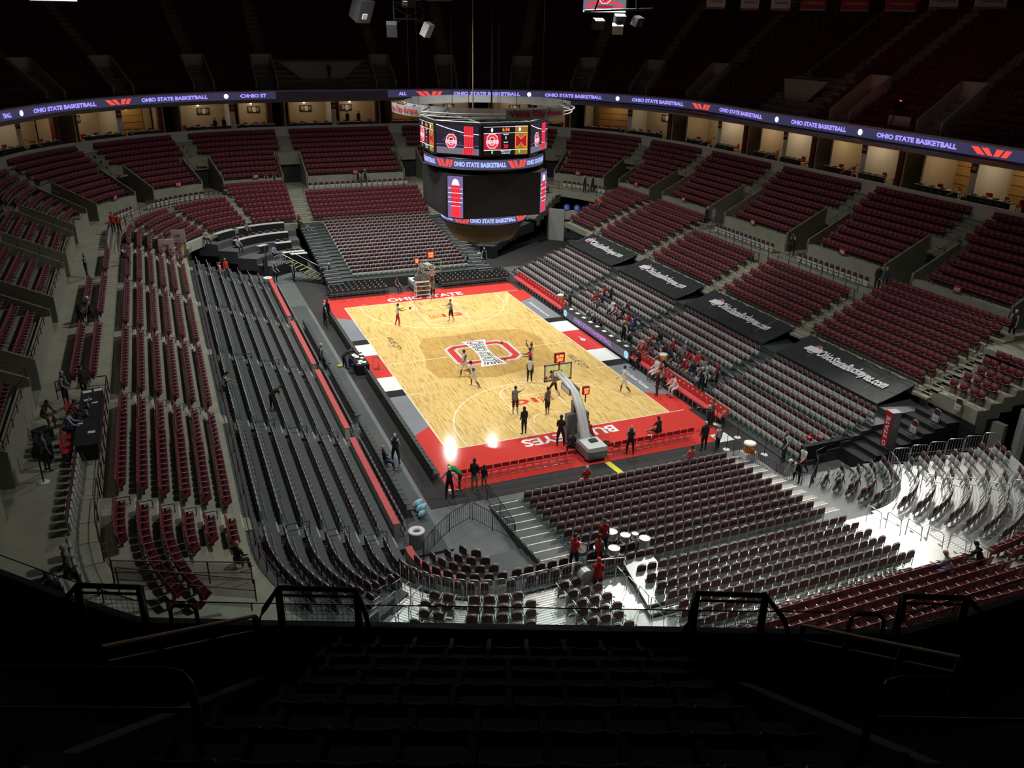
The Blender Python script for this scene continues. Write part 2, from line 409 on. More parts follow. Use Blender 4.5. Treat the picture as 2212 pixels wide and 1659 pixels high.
for t in (1, -1):
    B = t * 14.325; hy = B - t * 1.575; ft = B - t * 5.79
    seg(-1.83, B, -1.83, ft); seg(1.83, B, 1.83, ft); seg(-1.83, ft, 1.83, ft)
    arc(0, ft, 1.83, 0 if t < 0 else 180, 180 if t < 0 else 360, 24)
    arc(0, hy, 1.25, 0 if t < 0 else 180, 180 if t < 0 else 360, 18)
    for sx in (-1, 1):
        seg(sx * 6.32, B, sx * 6.32, hy)
        for k in range(4): seg(sx * 1.83, B - t * (2.13 + .9 * k), sx * 2.03, B - t * (2.13 + .9 * k), .06 if k else .3)
        seg(sx * 7.62, t * 5.79, sx * (7.62 - .9), t * 5.79)
    arc(0, hy, 6.32, 0 if t < 0 else 180, 180 if t < 0 else 360, 60)
ln.build('court_lines', line_paint, court)
up = lambda x0, y0, a=0: (lambda u, v, h: (x0 + u * math.cos(a) - v * math.sin(a), y0 + u * math.sin(a) + v * math.cos(a), .004 + h))
bw = [white_paint, black_paint, red_paint, mat('grey_logo_line', (.25, .32, .38), .5)]
decal('baseline_lettering', [(fit_text('OHIO STATE', 7.1, .95, bold=.03), 0, 0)], up(.02, 15.2), bw, court)
decal('baseline_lettering', [(fit_text('BUCKEYES', 6.3, .95, bold=.03), 0, 0)], up(.02, -15.15, PI), bw, court)
decal('sideline_lettering', [(fit_text('VALUE CITY', 3.1, .52, bold=.0, shear=.25), 1, 0), (fit_text('ARENA', .9, .14, .4, -.42, bold=0), 3, 0)], up(-5.85, 4.2, -PI / 2), bw, court)
decal('sideline_lettering', [(fit_text('VALUE CITY', 3.1, .52, bold=.0, shear=.25), 1, 0), (fit_text('ARENA', .9, .14, .4, -.42, bold=0), 3, 0)], up(6.0, -4.2, -PI / 2), bw, court)
for a, x0, y0 in ((0, 0, 9.5), (PI, .05, -9.5)):
    it = [(fit_text('1G', 1.75, .82, .65, 0, bold=.05), 2, 0)]
    for q_, mi in ((.0, 2), (.035, 0)):
        V, F = fit_text('B', .95 - q_, .82 - q_, -.85, 0, bold=.04 - q_ * .8); it.append(((V, F), 2 if not q_ else 0, 1 if not q_ else 2))
    it[2] = (fit_text('B', .80, .70, -.85, 0, bold=.0), 0, 2)
    o_ = decal('key_lettering', it, up(x0, y0, a), [white_paint, black_paint, red_paint], court)
    o_.data.materials[0] = wood
# centre mark: scarlet block O with slanted lettering across
it = []
for item, c in block_o(1.75, 2.15, 0, 0, 1.15): it.append((item, {'w': 0, 'k': 3, 'r': 2}[c], {'w': 0, 'k': 1, 'r': 3}[c]))
it[2] = (it[2][0], 0, 2)
script = [(-2.45, -.95), (-2.1, .62), (-.2, .95), (2.3, 1.05), (2.75, .72), (2.35, -.9), (2.55, -1.55), (1.85, -1.35), (.6, -1.2), (-1.5, -.9)]
script = [(-2.65, -.55), (-2.35, .55), (-1.0, .98), (1.0, 1.0), (2.35, .75), (2.75, .45), (2.55, -.4), (2.75, -1.15), (2.2, -.98), (1.6, -.9), (-1.4, -.78), (-2.3, -.98)]
flare = lambda p: (p[0], p[1] * (.74 + .075 * p[0] ** 2) - .05 * p[0])
it.append((tr2(poly2([(-2.7, -.75), (-2.7, .8), (-1.6, .78), (-.6, .76), (.6, .76), (1.6, .8), (2.75, .8), (2.75, -.8), (1.7, -.74), (.6, -.72), (-.6, -.72), (-1.7, -.74)]), flare), 0, 4))
it.append((tr2(fit_text('OHIO STATE', 5.1, 1.22, .0, .03, bold=.055, shear=.2), flare), 1, 5))
it.append((tr2(fit_text('OHIO STATE', 4.97, 1.06, .0, .03, bold=-.012, shear=.2), flare), 0, 6))
decal('centre_mark', it, up(0, .0, -PI / 2), bw, court, lift=.0015)
decal('sponsor_print', [(circ2(0, 0, .3, 18, .2), 0, 0), (rect2(-.75, -.04, -.4, .04), 0, 0), (circ2(-.6, 0, .1, 8), 0, 0), (fit_text('K', .2, .2, 0, 0), 2, 1)], up(8.5, 0, -PI / 2), bw, court)
decal('sponsor_print', [(fit_text('OhioStateBuckeyes.com', 4.3, .34, bold=.02, shear=.2), 0, 0)], up(8.35, 8.4, -PI / 2), bw, court)
decal('sponsor_print', [(fit_text('OhioStateTickets', 3.6, .34, bold=.02, shear=.2), 0, 0)], up(8.35, -8.6, -PI / 2), bw, court)
nums = []
for k in range(10): nums.append((fit_text(str(k + 1), .2 if k < 9 else .42, .28, 2.05 + k * .62, 0, bold=.0), 0, 0)); nums.append((rect2(2.34 + k * .62, -.16, 2.36 + k * .62, .16), 0, 0))
decal('seat_numbers', nums, up(0, -17.35), [maroon_d], court)
nums = [(fit_text(t, .3, .2, -7.3 + k * .8, 0), 0, 0) for k, t in enumerate(['18', '16', '14', '12', '10', '8', '6'])]
decal('seat_numbers', nums, up(0, 16.35, 0), [maroon_d], court)
tick = MB()
for k in range(8): tick.box((-7.4 + k * .78, -17.1, .003), (.32, .03, .002))
tick.build('tick_marks', white_paint, court)
yt = MB(); yt.slab([(.35, -18.95), (.72, -18.95), (.86, -20.5), (.5, -20.5)], -.003, .002)
tag(yt.build('cable_cover', mat('yellow_tape', (.75, .68, .03), .5, noise=.1)), 'yellow tape strip on the black floor behind the near basket', 'tape')

# ================================================================== SEATING TERRACES
zfix = lambda k: 3.15 + .345 * k
FIX = [(19.75 + .8 * k, 20.55 + .8 * k + (.45 if k == 5 else 0), zfix(k)) for k in range(6)]
FIX9 = FIX + [(25 - .4 * (k == 0) + .82 * k, 25.82 + .82 * k + (.5 if k == 2 else 0), 5.22 + .26 * k) for k in range(3)]
WALLS = [(-22.7, -12.2, 1), (-12.2, -.6, 0), (-.6, 10.5, 0), (10.5, 25, 1)]
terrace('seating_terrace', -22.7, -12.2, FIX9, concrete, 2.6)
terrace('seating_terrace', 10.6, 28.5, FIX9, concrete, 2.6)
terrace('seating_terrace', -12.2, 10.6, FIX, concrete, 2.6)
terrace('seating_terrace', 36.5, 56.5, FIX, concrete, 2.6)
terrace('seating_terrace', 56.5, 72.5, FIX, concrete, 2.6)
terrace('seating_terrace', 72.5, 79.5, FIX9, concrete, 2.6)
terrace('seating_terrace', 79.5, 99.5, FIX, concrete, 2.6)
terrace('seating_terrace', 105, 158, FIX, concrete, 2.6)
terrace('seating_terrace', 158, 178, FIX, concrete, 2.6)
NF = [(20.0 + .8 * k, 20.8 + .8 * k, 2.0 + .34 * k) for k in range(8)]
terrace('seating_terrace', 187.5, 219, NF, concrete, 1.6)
# cross aisle at concourse level
curvewall('cross_aisle', -12.2, 10.6, 25, 28.3, 4.6, 5.35, concrete)
curvewall('cross_aisle', 28.5, 72.5, 25, 28.3, 4.6, 5.35, concrete)
curvewall('cross_aisle', 79.5, 178, 25, 28.3, 4.6, 5.35, concrete)
curvewall('cross_aisle', -34, -22.7, 24.2, 28.3, 4.6, 5.35, concrete)
# retractable platforms along the sidelines
RIGHT = [(10.3, 11.0, .06), (11.0, 11.7, .28), (11.7, 12.4, .51), (12.4, 13.4, .75), (13.4, 14.1, 1.1), (14.1, 14.8, 1.33), (14.8, 15.5, 1.56), (15.5, 17.1, 1.79), (17.1, 19.8, 2.25)]
terrace('retractable_platform', -23.4, 20.6, RIGHT, deck_grey, 0)
LEFT = [(13.1 + .87 * j, 13.97 + .87 * j, .5 + .34 * j) for j in range(7)] + [(19.19, 19.8, 2.95)]
terrace('retractable_platform', 105.3, 166, LEFT, deck_grey, 0)
lowp = MB(); lowp.slab([(-12.75, -24.2), (-10.75, -24.2), (-10.75, 15.8), (-12.75, 15.8)], -.01, .12); struct(lowp.build('side_platform', deck_grey))
edge = MB(); edge.slab([(-10.76, -24.2), (-10.5, -24.2), (-10.5, 14.8), (-10.76, 14.8)], -.01, .1); struct(edge.build('trim_1', mat('deck_edge', (.13, .15, .15), .5)))
ENDR = [(4.05 + .87 * j, 4.92 + .87 * j, .9 + .13 * j) for j in range(18)] + [(19.66, 19.8, 3.15)]
terrace('retractable_platform', 56.6, 72.4, ENDR, deck_grey, 0)
NEARR = [(5.85 + .78 * j, 6.63 + .78 * j + (.15 if j == 10 else 0), .2 + .085 * j) for j in range(11)]
terrace('retractable_platform', 185.9, 201.8, NEARR, deck_grey, 0)
CRN = [(10.05 + .78 * j, 10.83 + .78 * j + (.35 if j == 4 else 0), .25 + .12 * j) for j in range(5)]
terrace('corner_platform', -57, -27, CRN, deck_grey, 0)
terrace('corner_platform', 157.5, 185.9, CRN, deck_grey, 0)
MET = [(14.3 + .8 * j, 15.1 + .8 * j, 1.0 + .12 * j) for j in range(8)]
terrace('aluminium_platform', -55, -30.5, MET, metal_deck, 0)
terrace('aluminium_platform', 162, 187.4, MET, metal_deck, 0)
NMET = [(14.6 + .8 * j, 15.4 + .8 * j + .4 * (j == 6), 1.05 + .12 * j) for j in range(7)]
terrace('aluminium_platform', 187.4, 203, NMET, metal_deck, 0)
# grooves of the aluminium planks
def grooves(s0, s1, d0, d1, zf, n):
    mb = MB()
    for k in range(n):
        d = d0 + (d1 - d0) * k / n; S = sseq(s0, s1, 3)
        for a, b in zip(S[:-1], S[1:]):
            p, q_ = PS(a, d)[0], PS(b, d)[0]; p2, q2 = PS(a, d + .025)[0], PS(b, d + .025)[0]; z = zf(d) + .004
            mb.add([(*p, z), (*q_, z), (*q2, z), (*p2, z)], [(0, 1, 2, 3)])
    return struct(mb.build('plank_groove', mat('groove_dark', (.22, .22, .23), .6)))
zm = lambda d: 1.0 + .12 * min(7, int((d - 14.3) / .8))
grooves(-55, -30.5, 14.35, 20.6, zm, 44); grooves(162, 187.4, 14.35, 20.6, zm, 44)
# corner blocks beside the press seats and the far right corner
terrace('press_platform', 73, 93, [(12.2, 14.1, 1.0), (14.1, 16.1, 1.6), (16.1, 18.1, 2.2), (18.1, 20.2, 2.8)], mat('platform_carpet', (.10, .105, .105), .8, noise=.1), 0)
terrace('corner_platform', 37.5, 55, [(11.2, 12.1, 1.3), (12.1, 13.0, 1.5), (13.0, 13.9, 1.7), (13.9, 16, 1.9), (16, 20.2, 2.4)], deck_grey, 0)
curvewall('curtain_skirt', 36, 55, 11.05, 11.15, 0, 1.3, black_cl); curvewall('curtain_skirt', 73, 93, 12.05, 12.15, 0, 1.0, black_cl)
curvewall('curtain_skirt', 93, 99, 13, 13.1, 0, 2.0, black_cl, st=True)
# concourse walls and upper section of the lower bowl
VOM = [-22.3, -11.5, -.4, 11.3, 22.5, 31.0, 40.5, 49, 57.0, 71.2, 80.5, 89, 98, 107.5, 117.9, 129.3, 140.6, 151.4]
def urow(i): return (lambda s: 28.7 + (dL(s) - 28.7) * i / 9, lambda s: 28.7 + (dL(s) - 28.7) * (i + 1) / 9, 6.35 + .47 * i)
VW = 1.25
def hw(s, wd): return wd / mps(s, 30)
ends_ = [-33] + VOM + [159]
for a, b in zip(ends_[:-1], ends_[1:]):
    a2 = a + (hw(a, VW + .12) if a in VOM else 0); b2 = b - (hw(b, VW + .12) if b in VOM else 0)
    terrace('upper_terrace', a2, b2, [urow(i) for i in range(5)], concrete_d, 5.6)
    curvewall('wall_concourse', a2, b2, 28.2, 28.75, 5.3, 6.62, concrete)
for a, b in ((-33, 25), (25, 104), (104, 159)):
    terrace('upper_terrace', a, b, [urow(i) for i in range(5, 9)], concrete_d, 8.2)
    curvewall('trim_ledge', a, b, lambda s: dL(s), lambda s: dL(s) + .3, 10.0, 11.25, mat('ledge_concrete', (.40, .39, .37), .7, noise=.1))
for v in VOM:
    # vomitory: side walls, back wall with a doorway sheet painted dark for the shade inside
    mb = MB(); dk = MB(); h = hw(v, VW)
    for sg in (-1, 1):
        s = v + sg * h; A = PS(s, 28.2)[0]; B = PS(s, 32.2)[0]; s2 = v + sg * (h + hw(v, .18)); A2 = PS(s2, 28.2)[0]; B2 = PS(s2, 32.2)[0]
        mb.add([(*A, 5.3), (*B, 5.3), (*B, 9.0), (*A, 7.0), (*A2, 5.3), (*B2, 5.3), (*B2, 9.0), (*A2, 7.0)], [(0, 1, 2, 3), (7, 6, 5, 4), (3, 2, 6, 7), (0, 3, 7, 4)])
    A = PS(v - h, 32.1)[0]; B = PS(v + h, 32.1)[0]
    mb.add([(*A, 7.5), (*B, 7.5), (*B, 8.9), (*A, 8.9)], [(0, 1, 2, 3)])
    struct(mb.build('wall_vomitory', concrete_d))
    A = PS(v - h, 32.4)[0]; B = PS(v + h, 32.4)[0]
    dk.add([(*A, 5.3), (*B, 5.3), (*B, 7.6), (*A, 7.6)], [(0, 1, 2, 3)])
    struct(dk.build('door_%d' % (VOM.index(v) + 1), mat('opening_shade_paint', (.02, .018, .018), .9)))
    A = PS(v - h, 28.2)[0]; B = PS(v + h, 28.2)[0]; C_ = PS(v + h, 32.4)[0]; D_ = PS(v - h, 32.4)[0]
    f_ = MB(); f_.add([(*A, 5.36), (*B, 5.36), (*C_, 5.36), (*D_, 5.36)], [(0, 1, 2, 3)]); struct(f_.build('vomitory_floor', concrete_d))
# aisle steps: a half step on every row, with a pale nosing
nosing = mat('step_nosing', (.50, .50, .42), .6)
def steps(s, rows, wd, m, half=True, nose=None):
    mb = MB(); g = lambda v: v(s) if callable(v) else v; zp = None
    for i, (a, b, z) in enumerate(rows):
        a, b, z = g(a), g(b), g(z); rise = (z - zp) if zp is not None else .3; zp = z
        (x, y), an = PS(s, (a + b) / 2 - (b - a) * .5 - .17)
        mb.box((x, y, z - rise * .75), (wd, .36, rise * .5), an - PI / 2, 0)
        if nose:
            (x, y), an = PS(s, a + .03); mb.box((x, y, z + .004), (wd, .07, .012), an - PI / 2, 1)
    return struct(mb.build('aisle_steps', [m, nose or m]))
AR = [-22.9, -11.65, -.55, 10.45, 20.9]; AL = [108.4, 119.15, 130.1, 141.1, 152.3]
for s in AR: steps(s, FIX, 1.15, concrete, nose=nosing); s == AR[0] or steps(s - 1.3, RIGHT[:8], 1.2, deck_grey, nose=mat('grey_nosing', (.32, .33, .32), .6))
for s in AL: steps(s, FIX, 1.1, concrete, nose=nosing); steps(s, LEFT[:7], .9, deck_grey, nose=mat('grey_nosing', (.32, .33, .32), .6))
for s in (57.0, 71.8): steps(s, FIX, 1.2, concrete, nose=nosing); steps(s, ENDR[:17], 1.5, deck_grey, nose=mat('far_nosing', (.42, .43, .42), .6))
for s in (37.5, 47, 80.5, 90): steps(s, FIX, 1.1, concrete, nose=nosing)
steps(186.7, NEARR, 1.5, deck_grey, nose=mat('bright_nosing', (.62, .64, .48), .6)); steps(200.9, NEARR, 1.3, mat('step_grey', (.24, .24, .23), .6), nose=mat('bright_nosing', (.62, .64, .48), .6))
S_LA = [-22.3, -11.6, -2.0, 8.8, 19, 29.5, 40, 48.5, 56.9, 71, 80, 88.2, 96.5, 107.5, 118.5, 129.8, 140.6, 151.4]
for s in S_LA: steps(s, [urow(i) for i in range(4 if min(abs(s - v) for v in VOM) < 3 else 0, 9)], 1.2, concrete_d, nose=mat('dim_nosing', (.3, .3, .26), .7))

# ================================================================== SUITES BEHIND THE LEDGE
S_SU = [-14, -1.8, 8.8, 19, 29.5, 40, 48.5, 56.9, 71, 80, 88.2, 96.5, 100]
off = lambda k: (lambda s: dL(s) + k)
curvewall('suite_floor', -14, 100, off(.3), off(8), 10.3, 10.55, concrete_d)
curvewall('ceiling_suites', -14, 104, lambda s: min(dL(s), dR(s)) + .6, off(8.2), 14.0, 14.25, mat('suite_ceiling', (.3, .27, .22), .8))
curvewall('wall_suites_back', -14, 100, off(6.6), off(6.9), 10.3, 14.1, suite_wall)
SIGNS = {}
def slabwall(s, d0, d1, z0, z1, wd, m, name='wall_partition'):
    mb = MB(); A, an = PS(s, (d0 + d1) / 2); mb.box((A[0], A[1], (z0 + z1) / 2), (wd, d1 - d0, z1 - z0), an - PI / 2)
    return struct(mb.build(name, m))
sign_no = iter(['205', '204', '203', '202', '201', '232', '231', '230', '229', '228', '227', '226', '225'])
oak = mat('oak_rail', (.42, .26, .09), .45, noise=.12)
desk_top = mat('desk_laminate', (.55, .50, .42), .5)
lounge = MB(); lounge.box((0, 0, .42), (.5, .48, .1)); lounge.box((0, .22, .66), (.5, .08, .42), rx=.15)
for sx in (-1, 1):
    lounge.box((sx * .25, 0, .56), (.05, .45, .05))
    for sy in (-1, 1): lounge.box((sx * .22, sy * .2, .2), (.04, .04, .4), mi=1)
LG = []; STL = []; sheet_q = []
ui = 0
for a, b in zip(S_SU[:-1], S_SU[1:]):
    d = dL((a + b) / 2); L_ = (b - a) * mps((a + b) / 2, d + 2); g = lambda t: a + (b - a) * t / L_
    dd = lambda s, k: dL(s) + k
    e = 1.0
    for t in (e, L_ - e): slabwall(g(t), dd(g(t), 3.2), dd(g(t), 6.7), 10.5, 14.05, .18, suite_wall)
    dk = MB(); p_ = PS(a, dd(a, 6.4))[0]; A = PS(a - hw(a, .9), dd(a, 6.2))[0]; B = PS(a + hw(a, .9), dd(a, 6.2))[0]
    dk.add([(*A, 10.5), (*B, 10.5), (*B, 13.9), (*A, 13.9)], [(0, 1, 2, 3)]); struct(dk.build('door_%d' % (30 + ui), mat('opening_shade_paint', (.02, .018, .018), .9)))  # shade of the aisle opening painted as a dark sheet
    slabwall(g(e + .35), dd(g(e + .35), 3.0), dd(g(e + .35), 3.6), 10.5, 14.05, .5, mat('suite_maroon_door', (.13, .02, .02), .5))
    sm = (a + b) / 2
    slabwall(sm, dd(sm, 2.9), dd(sm, 6.6), 10.5, 14.05, .62, white_p, 'column')
    (x, y), an = PS(sm, dd(sm, 2.82)); sg = empty('suite_sign', (x, y, 13.3), an - PI / 2, 'maroon suite number sign on the pale column behind the %s ledge' % nth(ui), 'sign')
    no = next(sign_no); mbs = MB(); mbs.box((0, 0, 0), (.55, .06, .75)); mbs.build('sign_board', maroon_pad, sg)
    decal('sign_number', [(fit_text(no, .4, .26), 0, 0)], lambda u, v, h: (u, -.035 - h, v), [white_p], sg)
    sg['label'] = 'maroon suite sign numbered %s, %s from the right, under the ribbon board' % (no, nth(ui))
    # wood panelled side walls and grooves
    for t0, t1, wl in ((e + .7, L_ / 2 - .5, ui % 3 == 0), (L_ / 2 + .5, L_ - e - .2, ui % 2 == 0)):
        if wl or ui < 5:
            mb = MB(); s_ = g(t0 if wl else t1 - 1.6); 
            A, an = PS((g(t0) + g(t1)) / 2, dd(sm, 6.5)); mb.box((A[0], A[1], 12.2), (t1 - t0 - .3, .06, 3.3), an - PI / 2)
            for k in range(4): mb.box((A[0] - .05 * math.cos(an), A[1] - .05 * math.sin(an), 11.2 + .75 * k), (t1 - t0 - .3, .05, .04), an - PI / 2, 1)
            struct(mb.build('trim_wood_panel', [suite_wood, mat('panel_joint', (.12, .07, .02), .6)]))
        else:
            s_ = g(t1 - .3); slabwall(s_, dd(s_, 3.4), dd(s_, 6.5), 10.5, 13.9, .12, suite_wood, 'trim_wood_panel')
    # desks, rail, chairs
    for t0, t1 in ((e + .9, L_ / 2 - .4), (L_ / 2 + .4, L_ - e - .3)):
        c = (g(t0) + g(t1)) / 2
        for kk, (off_, z) in enumerate(((2.35, 11.35),)):
            (x, y), an = PS(c, dd(c, off_)); t = empty('suite_counter', (x, y, 10.55), an - PI / 2, 'pale topped suite counter with black front, %s bay from the right, %s half' % (nth(ui), 'right' if t0 < 2 else 'left'), 'counter', 'counters in the suites')
            mb = MB(); mb.box((0, 0, .82), (t1 - t0, .5, .05)); mb.build('counter_top', desk_top, t)
            mb = MB(); mb.box((0, -.2, .55), (t1 - t0, .05, .55)); mb.build('front_panel', black_pl, t)
            for q_ in range(5):
                mb = MB(); mb.box((-(t1 - t0) / 2 + (q_ + .5) * (t1 - t0) / 5, 0, .4), (.05, .4, .8)); mb.build('leg', black_pl, t)
        pm_ = g((t0 + t1) / 2 + rng.uniform(-.5, .5)); (x, y), an = PS(pm_, dd(pm_, 6.42)); fp = empty('framed_picture', (x, y, 12.75), an - PI / 2, 'dark framed picture on the %s wall of the %s suite bay from the right' % ('right' if t0 < 2 else 'left', nth(ui)), 'picture')
        mb = MB(); mb.box((0, 0, 0), (1.5, .05, .8)); mb.build('frame', black_pl, fp)
        decal('picture_print', [(circ2(-.4, .05, .22, 8, .3), 0, 0), (rect2(-.12, -.3, .3, .3), 1, 0), (circ2(.5, .02, .18, 8, .28), 0, 0)], lambda u, v, h: (u, -.03 - h, v), [frame_grey, white_p], fp)
        for q_ in range(4):
            s_ = g(t0 + (q_ + .5) * (t1 - t0) / 4); (x, y), an = PS(s_, dd(s_, 2.35)); sheet_q.append((x, y, 11.4, an - PI / 2, ui, q_, t0 < 2))
        n = int((t1 - t0) / .68)
        for q_ in range(n):
            s_ = g(t0 + (q_ + .5) * (t1 - t0) / n)
            (x, y), an = PS(s_, dd(s_, 1.15)); STL.append((x, y, 10.55, an - PI / 2 + rng.uniform(-.2, .2), ui))
            if q_ % 2 == 0: (x, y), an = PS(s_, dd(s_, 3.6 + rng.uniform(0, .6))); LG.append((x, y, 10.55, an - PI / 2 + rng.uniform(-.5, .5), ui))
    (x, y), an = PS(sm, dd(sm, .5)); mb = MB(); (x2, y2), _ = PS(sm, dd(sm, 2.4))
    mb.tube([(x, y, 11.35), (x2, y2, 11.95)], .06, 6); tag(mb.build('divider_rail', oak), 'sloping oak rail dividing the suite terraces, %s from the right edge' % nth(ui), 'rail')
    # sconce and its light
    for t_ in (L_ * .3, L_ * .72):
        s_ = g(t_); (x, y), an = PS(s_, dd(s_, 6.3)); mb = MB(); mb.lathe([(.02, -.1), (.12, -.05), (.14, .1), (.1, .15)], 10)
        o = mb.build('wall_sconce', emis('lamp_glow', (1, .85, .55), 2.2)); o.location = (x, y, 13.45); tag(o, 'glowing cream wall sconce, %s one in the %s suite bay from the right' % ('left' if t_ > L_ / 2 else 'right', nth(ui)), 'lamp', 'sconces on the suite walls')
        (x, y), an = PS(s_, dd(s_, 4.4)); l = bpy.data.lights.new('suite_lamp', 'POINT'); l.energy = 50 if ui < 4 else 38; l.color = (1, .78, .5); l.shadow_soft_size = .25
        o = bpy.data.objects.new('suite_lamp', l); COL.objects.link(o); o.location = (x, y, 13.5)
    ui += 1
mn = MB(); mn.box((0, 0, .03), (.42, .3, .05)); mn.box((.1, .05, .09), (.16, .12, .08), mi=1); mo = mn.build('serving_tray', [black_pl, white_p])
for k, t in enumerate(sheet_q):
    o = mo if k == 0 else mo.copy()
    if k: COL.objects.link(o)
    o.location = t[:3]; o.rotation_euler = (0, 0, t[3] + rng.uniform(-.3, .3)); tag(o, 'black tray, %s on the %s counter of the %s suite bay from the right' % (nth(t[5]), 'right' if t[6] else 'left', nth(t[4])), 'tray', 'trays on the suite counters')
lo = lounge.build('lounge_chair', [red_pl, black_pl])
for k, t in enumerate(LG):
    o = lo if k == 0 else lo.copy()
    if k: COL.objects.link(o)
    o.location = t[:3]; o.rotation_euler = (0, 0, t[3]); tag(o, 'red lounge chair, %s from the right, in the %s suite bay from the right' % (nth(k - min(j for j, u in enumerate(LG) if u[4] == t[4])), nth(t[4])), 'chair', 'red lounge chairs in suite bay %d' % (t[4] + 1))
stl = MB(); stl.box((0, 0, .3), (.44, .42, .08)); stl.box((0, .2, .52), (.44, .06, .42)); stl.box((0, 0, .14), (.36, .34, .28), mi=1)
so = stl.build('terrace_chair', [black_pl, frame_grey])
for k, t in enumerate(STL):
    o = so if k == 0 else so.copy()
    if k: COL.objects.link(o)
    o.location = t[:3]; o.rotation_euler = (0, 0, t[3]); tag(o, 'black terrace chair, %s from the right, in the %s suite bay from the right' % (nth(k - min(j for j, u in enumerate(STL) if u[4] == t[4])), nth(t[4])), 'chair', 'black terrace chairs in suite bay %d' % (t[4] + 1))

# ================================================================== RIBBON BOARD AND UPPER DECK
fascia = mat('deck_fascia', (.20, .20, .19), .7)
curvewall('trim_fascia', -25, 108, lambda s: dR(s) + .02, lambda s: dR(s) + .5, 14.0, 15.3, fascia)
curvewall('trim_fascia', -25, 108, lambda s: dR(s) - .08, lambda s: dR(s) + .35, 15.28, 15.42, mat('fascia_cap', (.42, .42, .42), .6))
rb = empty('ribbon_board', (0, 0, 0), 0, 'long purple-lit ribbon board running along the front of the upper deck', 'display')
curvewall('display_strip', -25, 108, lambda s: dR(s) - .06, lambda s: dR(s) + .02, 14.42, 15.26, emis('ribbon_ground', (.040, .036, .085), 1.), .6, st=False).parent = rb
rtxt = emis('ribbon_text', (.34, .28, .98), 1.25); rred = emis('ribbon_red', (1, .07, .045), 1.2); rwht = emis('ribbon_white', (.85, .9, 1), 1.3)
def rib(items, sc, mats, zc=14.84, name='ribbon_print'):
    def f(u, v, h):
        s = sc - u / mps(sc, dR(sc)); return (*PS(s, dR(s) - .10 - h)[0], zc + v)
    return decal(name, items, f, mats, rb, lift=.004)
for s0, s1 in ((93.8, 87.1), (83.2, 77.5), (51.0, 45.0), (43.0, 37.7), (35.0, 29.5), (25.2, 16.5), (12.3, 4.8), (1.4, -7.1)):
    sc = (s0 + s1) / 2; rib([(fit_text('OHIO STATE BASKETBALL', (s0 - s1) * mps(sc, dR(sc)) * .97, .42, bold=.05), 0, 0)], sc, [rtxt])
rib([(fit_text('TBALL', 1.4, .42, bold=.05), 0, 0)], 96.9, [rtxt]); rib([(fit_text('ALL', 1.0, .42, bold=.05), 0, 0)], 55.6, [rtxt]); rib([(fit_text('OHIO ST', 2.6, .42, bold=.05), 0, 0)], 73.7, [rtxt])
for sc, w_ in ((85.2, 1.6), (53.1, 1.7), (27.5, 1.6), (-10.0, 1.75)): rib([(tr2(v, lambda p: (p[0] * w_, p[1] * .52)), 0, 0) for v in VEE], sc, [rred])
for sc in (95.2, 76.1, 44.3, 36.3, 14.3, 3.2): rib([(circ2(0, 0, .27, 18), 0, 0), (circ2(0, 0, .15, 12), 1, 1), (circ2(0, 0, .1, 10), 0, 2)], sc, [rwht, emis('ribbon_pale', (.55, .7, 1), 1.2)])
# score segment of the ribbon, far centre
wid = 13.0; yel = emis('screen_yellow', (1, .75, .05), 1.2); grn = emis('screen_green', (.1, .9, .12), 1.1); blk = emis('screen_black', (.008, .006, .01), 1.)
orr = emis('led_orange', (1, .10, .02), 1.5)
def sc_seg(x): return x
it = [(rect2(-6.9, -.42, 6.9, .42), 0, 0), (rect2(-4.2, .1, .0 - .1, .36), 1, 1), (rect2(2.2, .22, 5.6, .34), 4, 1), (circ2(-3.9, 0, .36), 2, 2), (fit_text('OHIO STATE', 1.8, .26, -2.35, -.08, bold=.03), 2, 2),
      (fit_text('0', .2, .32, -.75, 0), 2, 2), (fit_text('6:36', .95, .38, .45, 0, bold=.03), 5, 2), (fit_text('1', .08, .3, 1.45, 0), 2, 2), (fit_text('30', .5, .34, 2.1, 0, bold=.03), 5, 2),
      (fit_text('M', .4, .5, 3.0, 0, bold=.05), 1, 3), (fit_text('MARYLAND', 1.5, .26, 4.2, -.1, bold=.03), 2, 2), (fit_text('0', .2, .3, 5.35, 0), 2, 2), (rect2(-5.1, -.3, -4.85, .3), 3, 1), (rect2(6.3, -.3, 6.5, .3), 3, 1),
      (fit_text('TOL', .4, .16, -5.6, .14), 2, 1), (fit_text('FOULS', .5, .16, -5.6, -.14), 2, 1)]
rib([((tr2(i_, lambda p: (p[0], p[1]))), m_, l_) for i_, m_, l_ in it], 64.4, [blk, rred, rwht, grn, yel, orr])

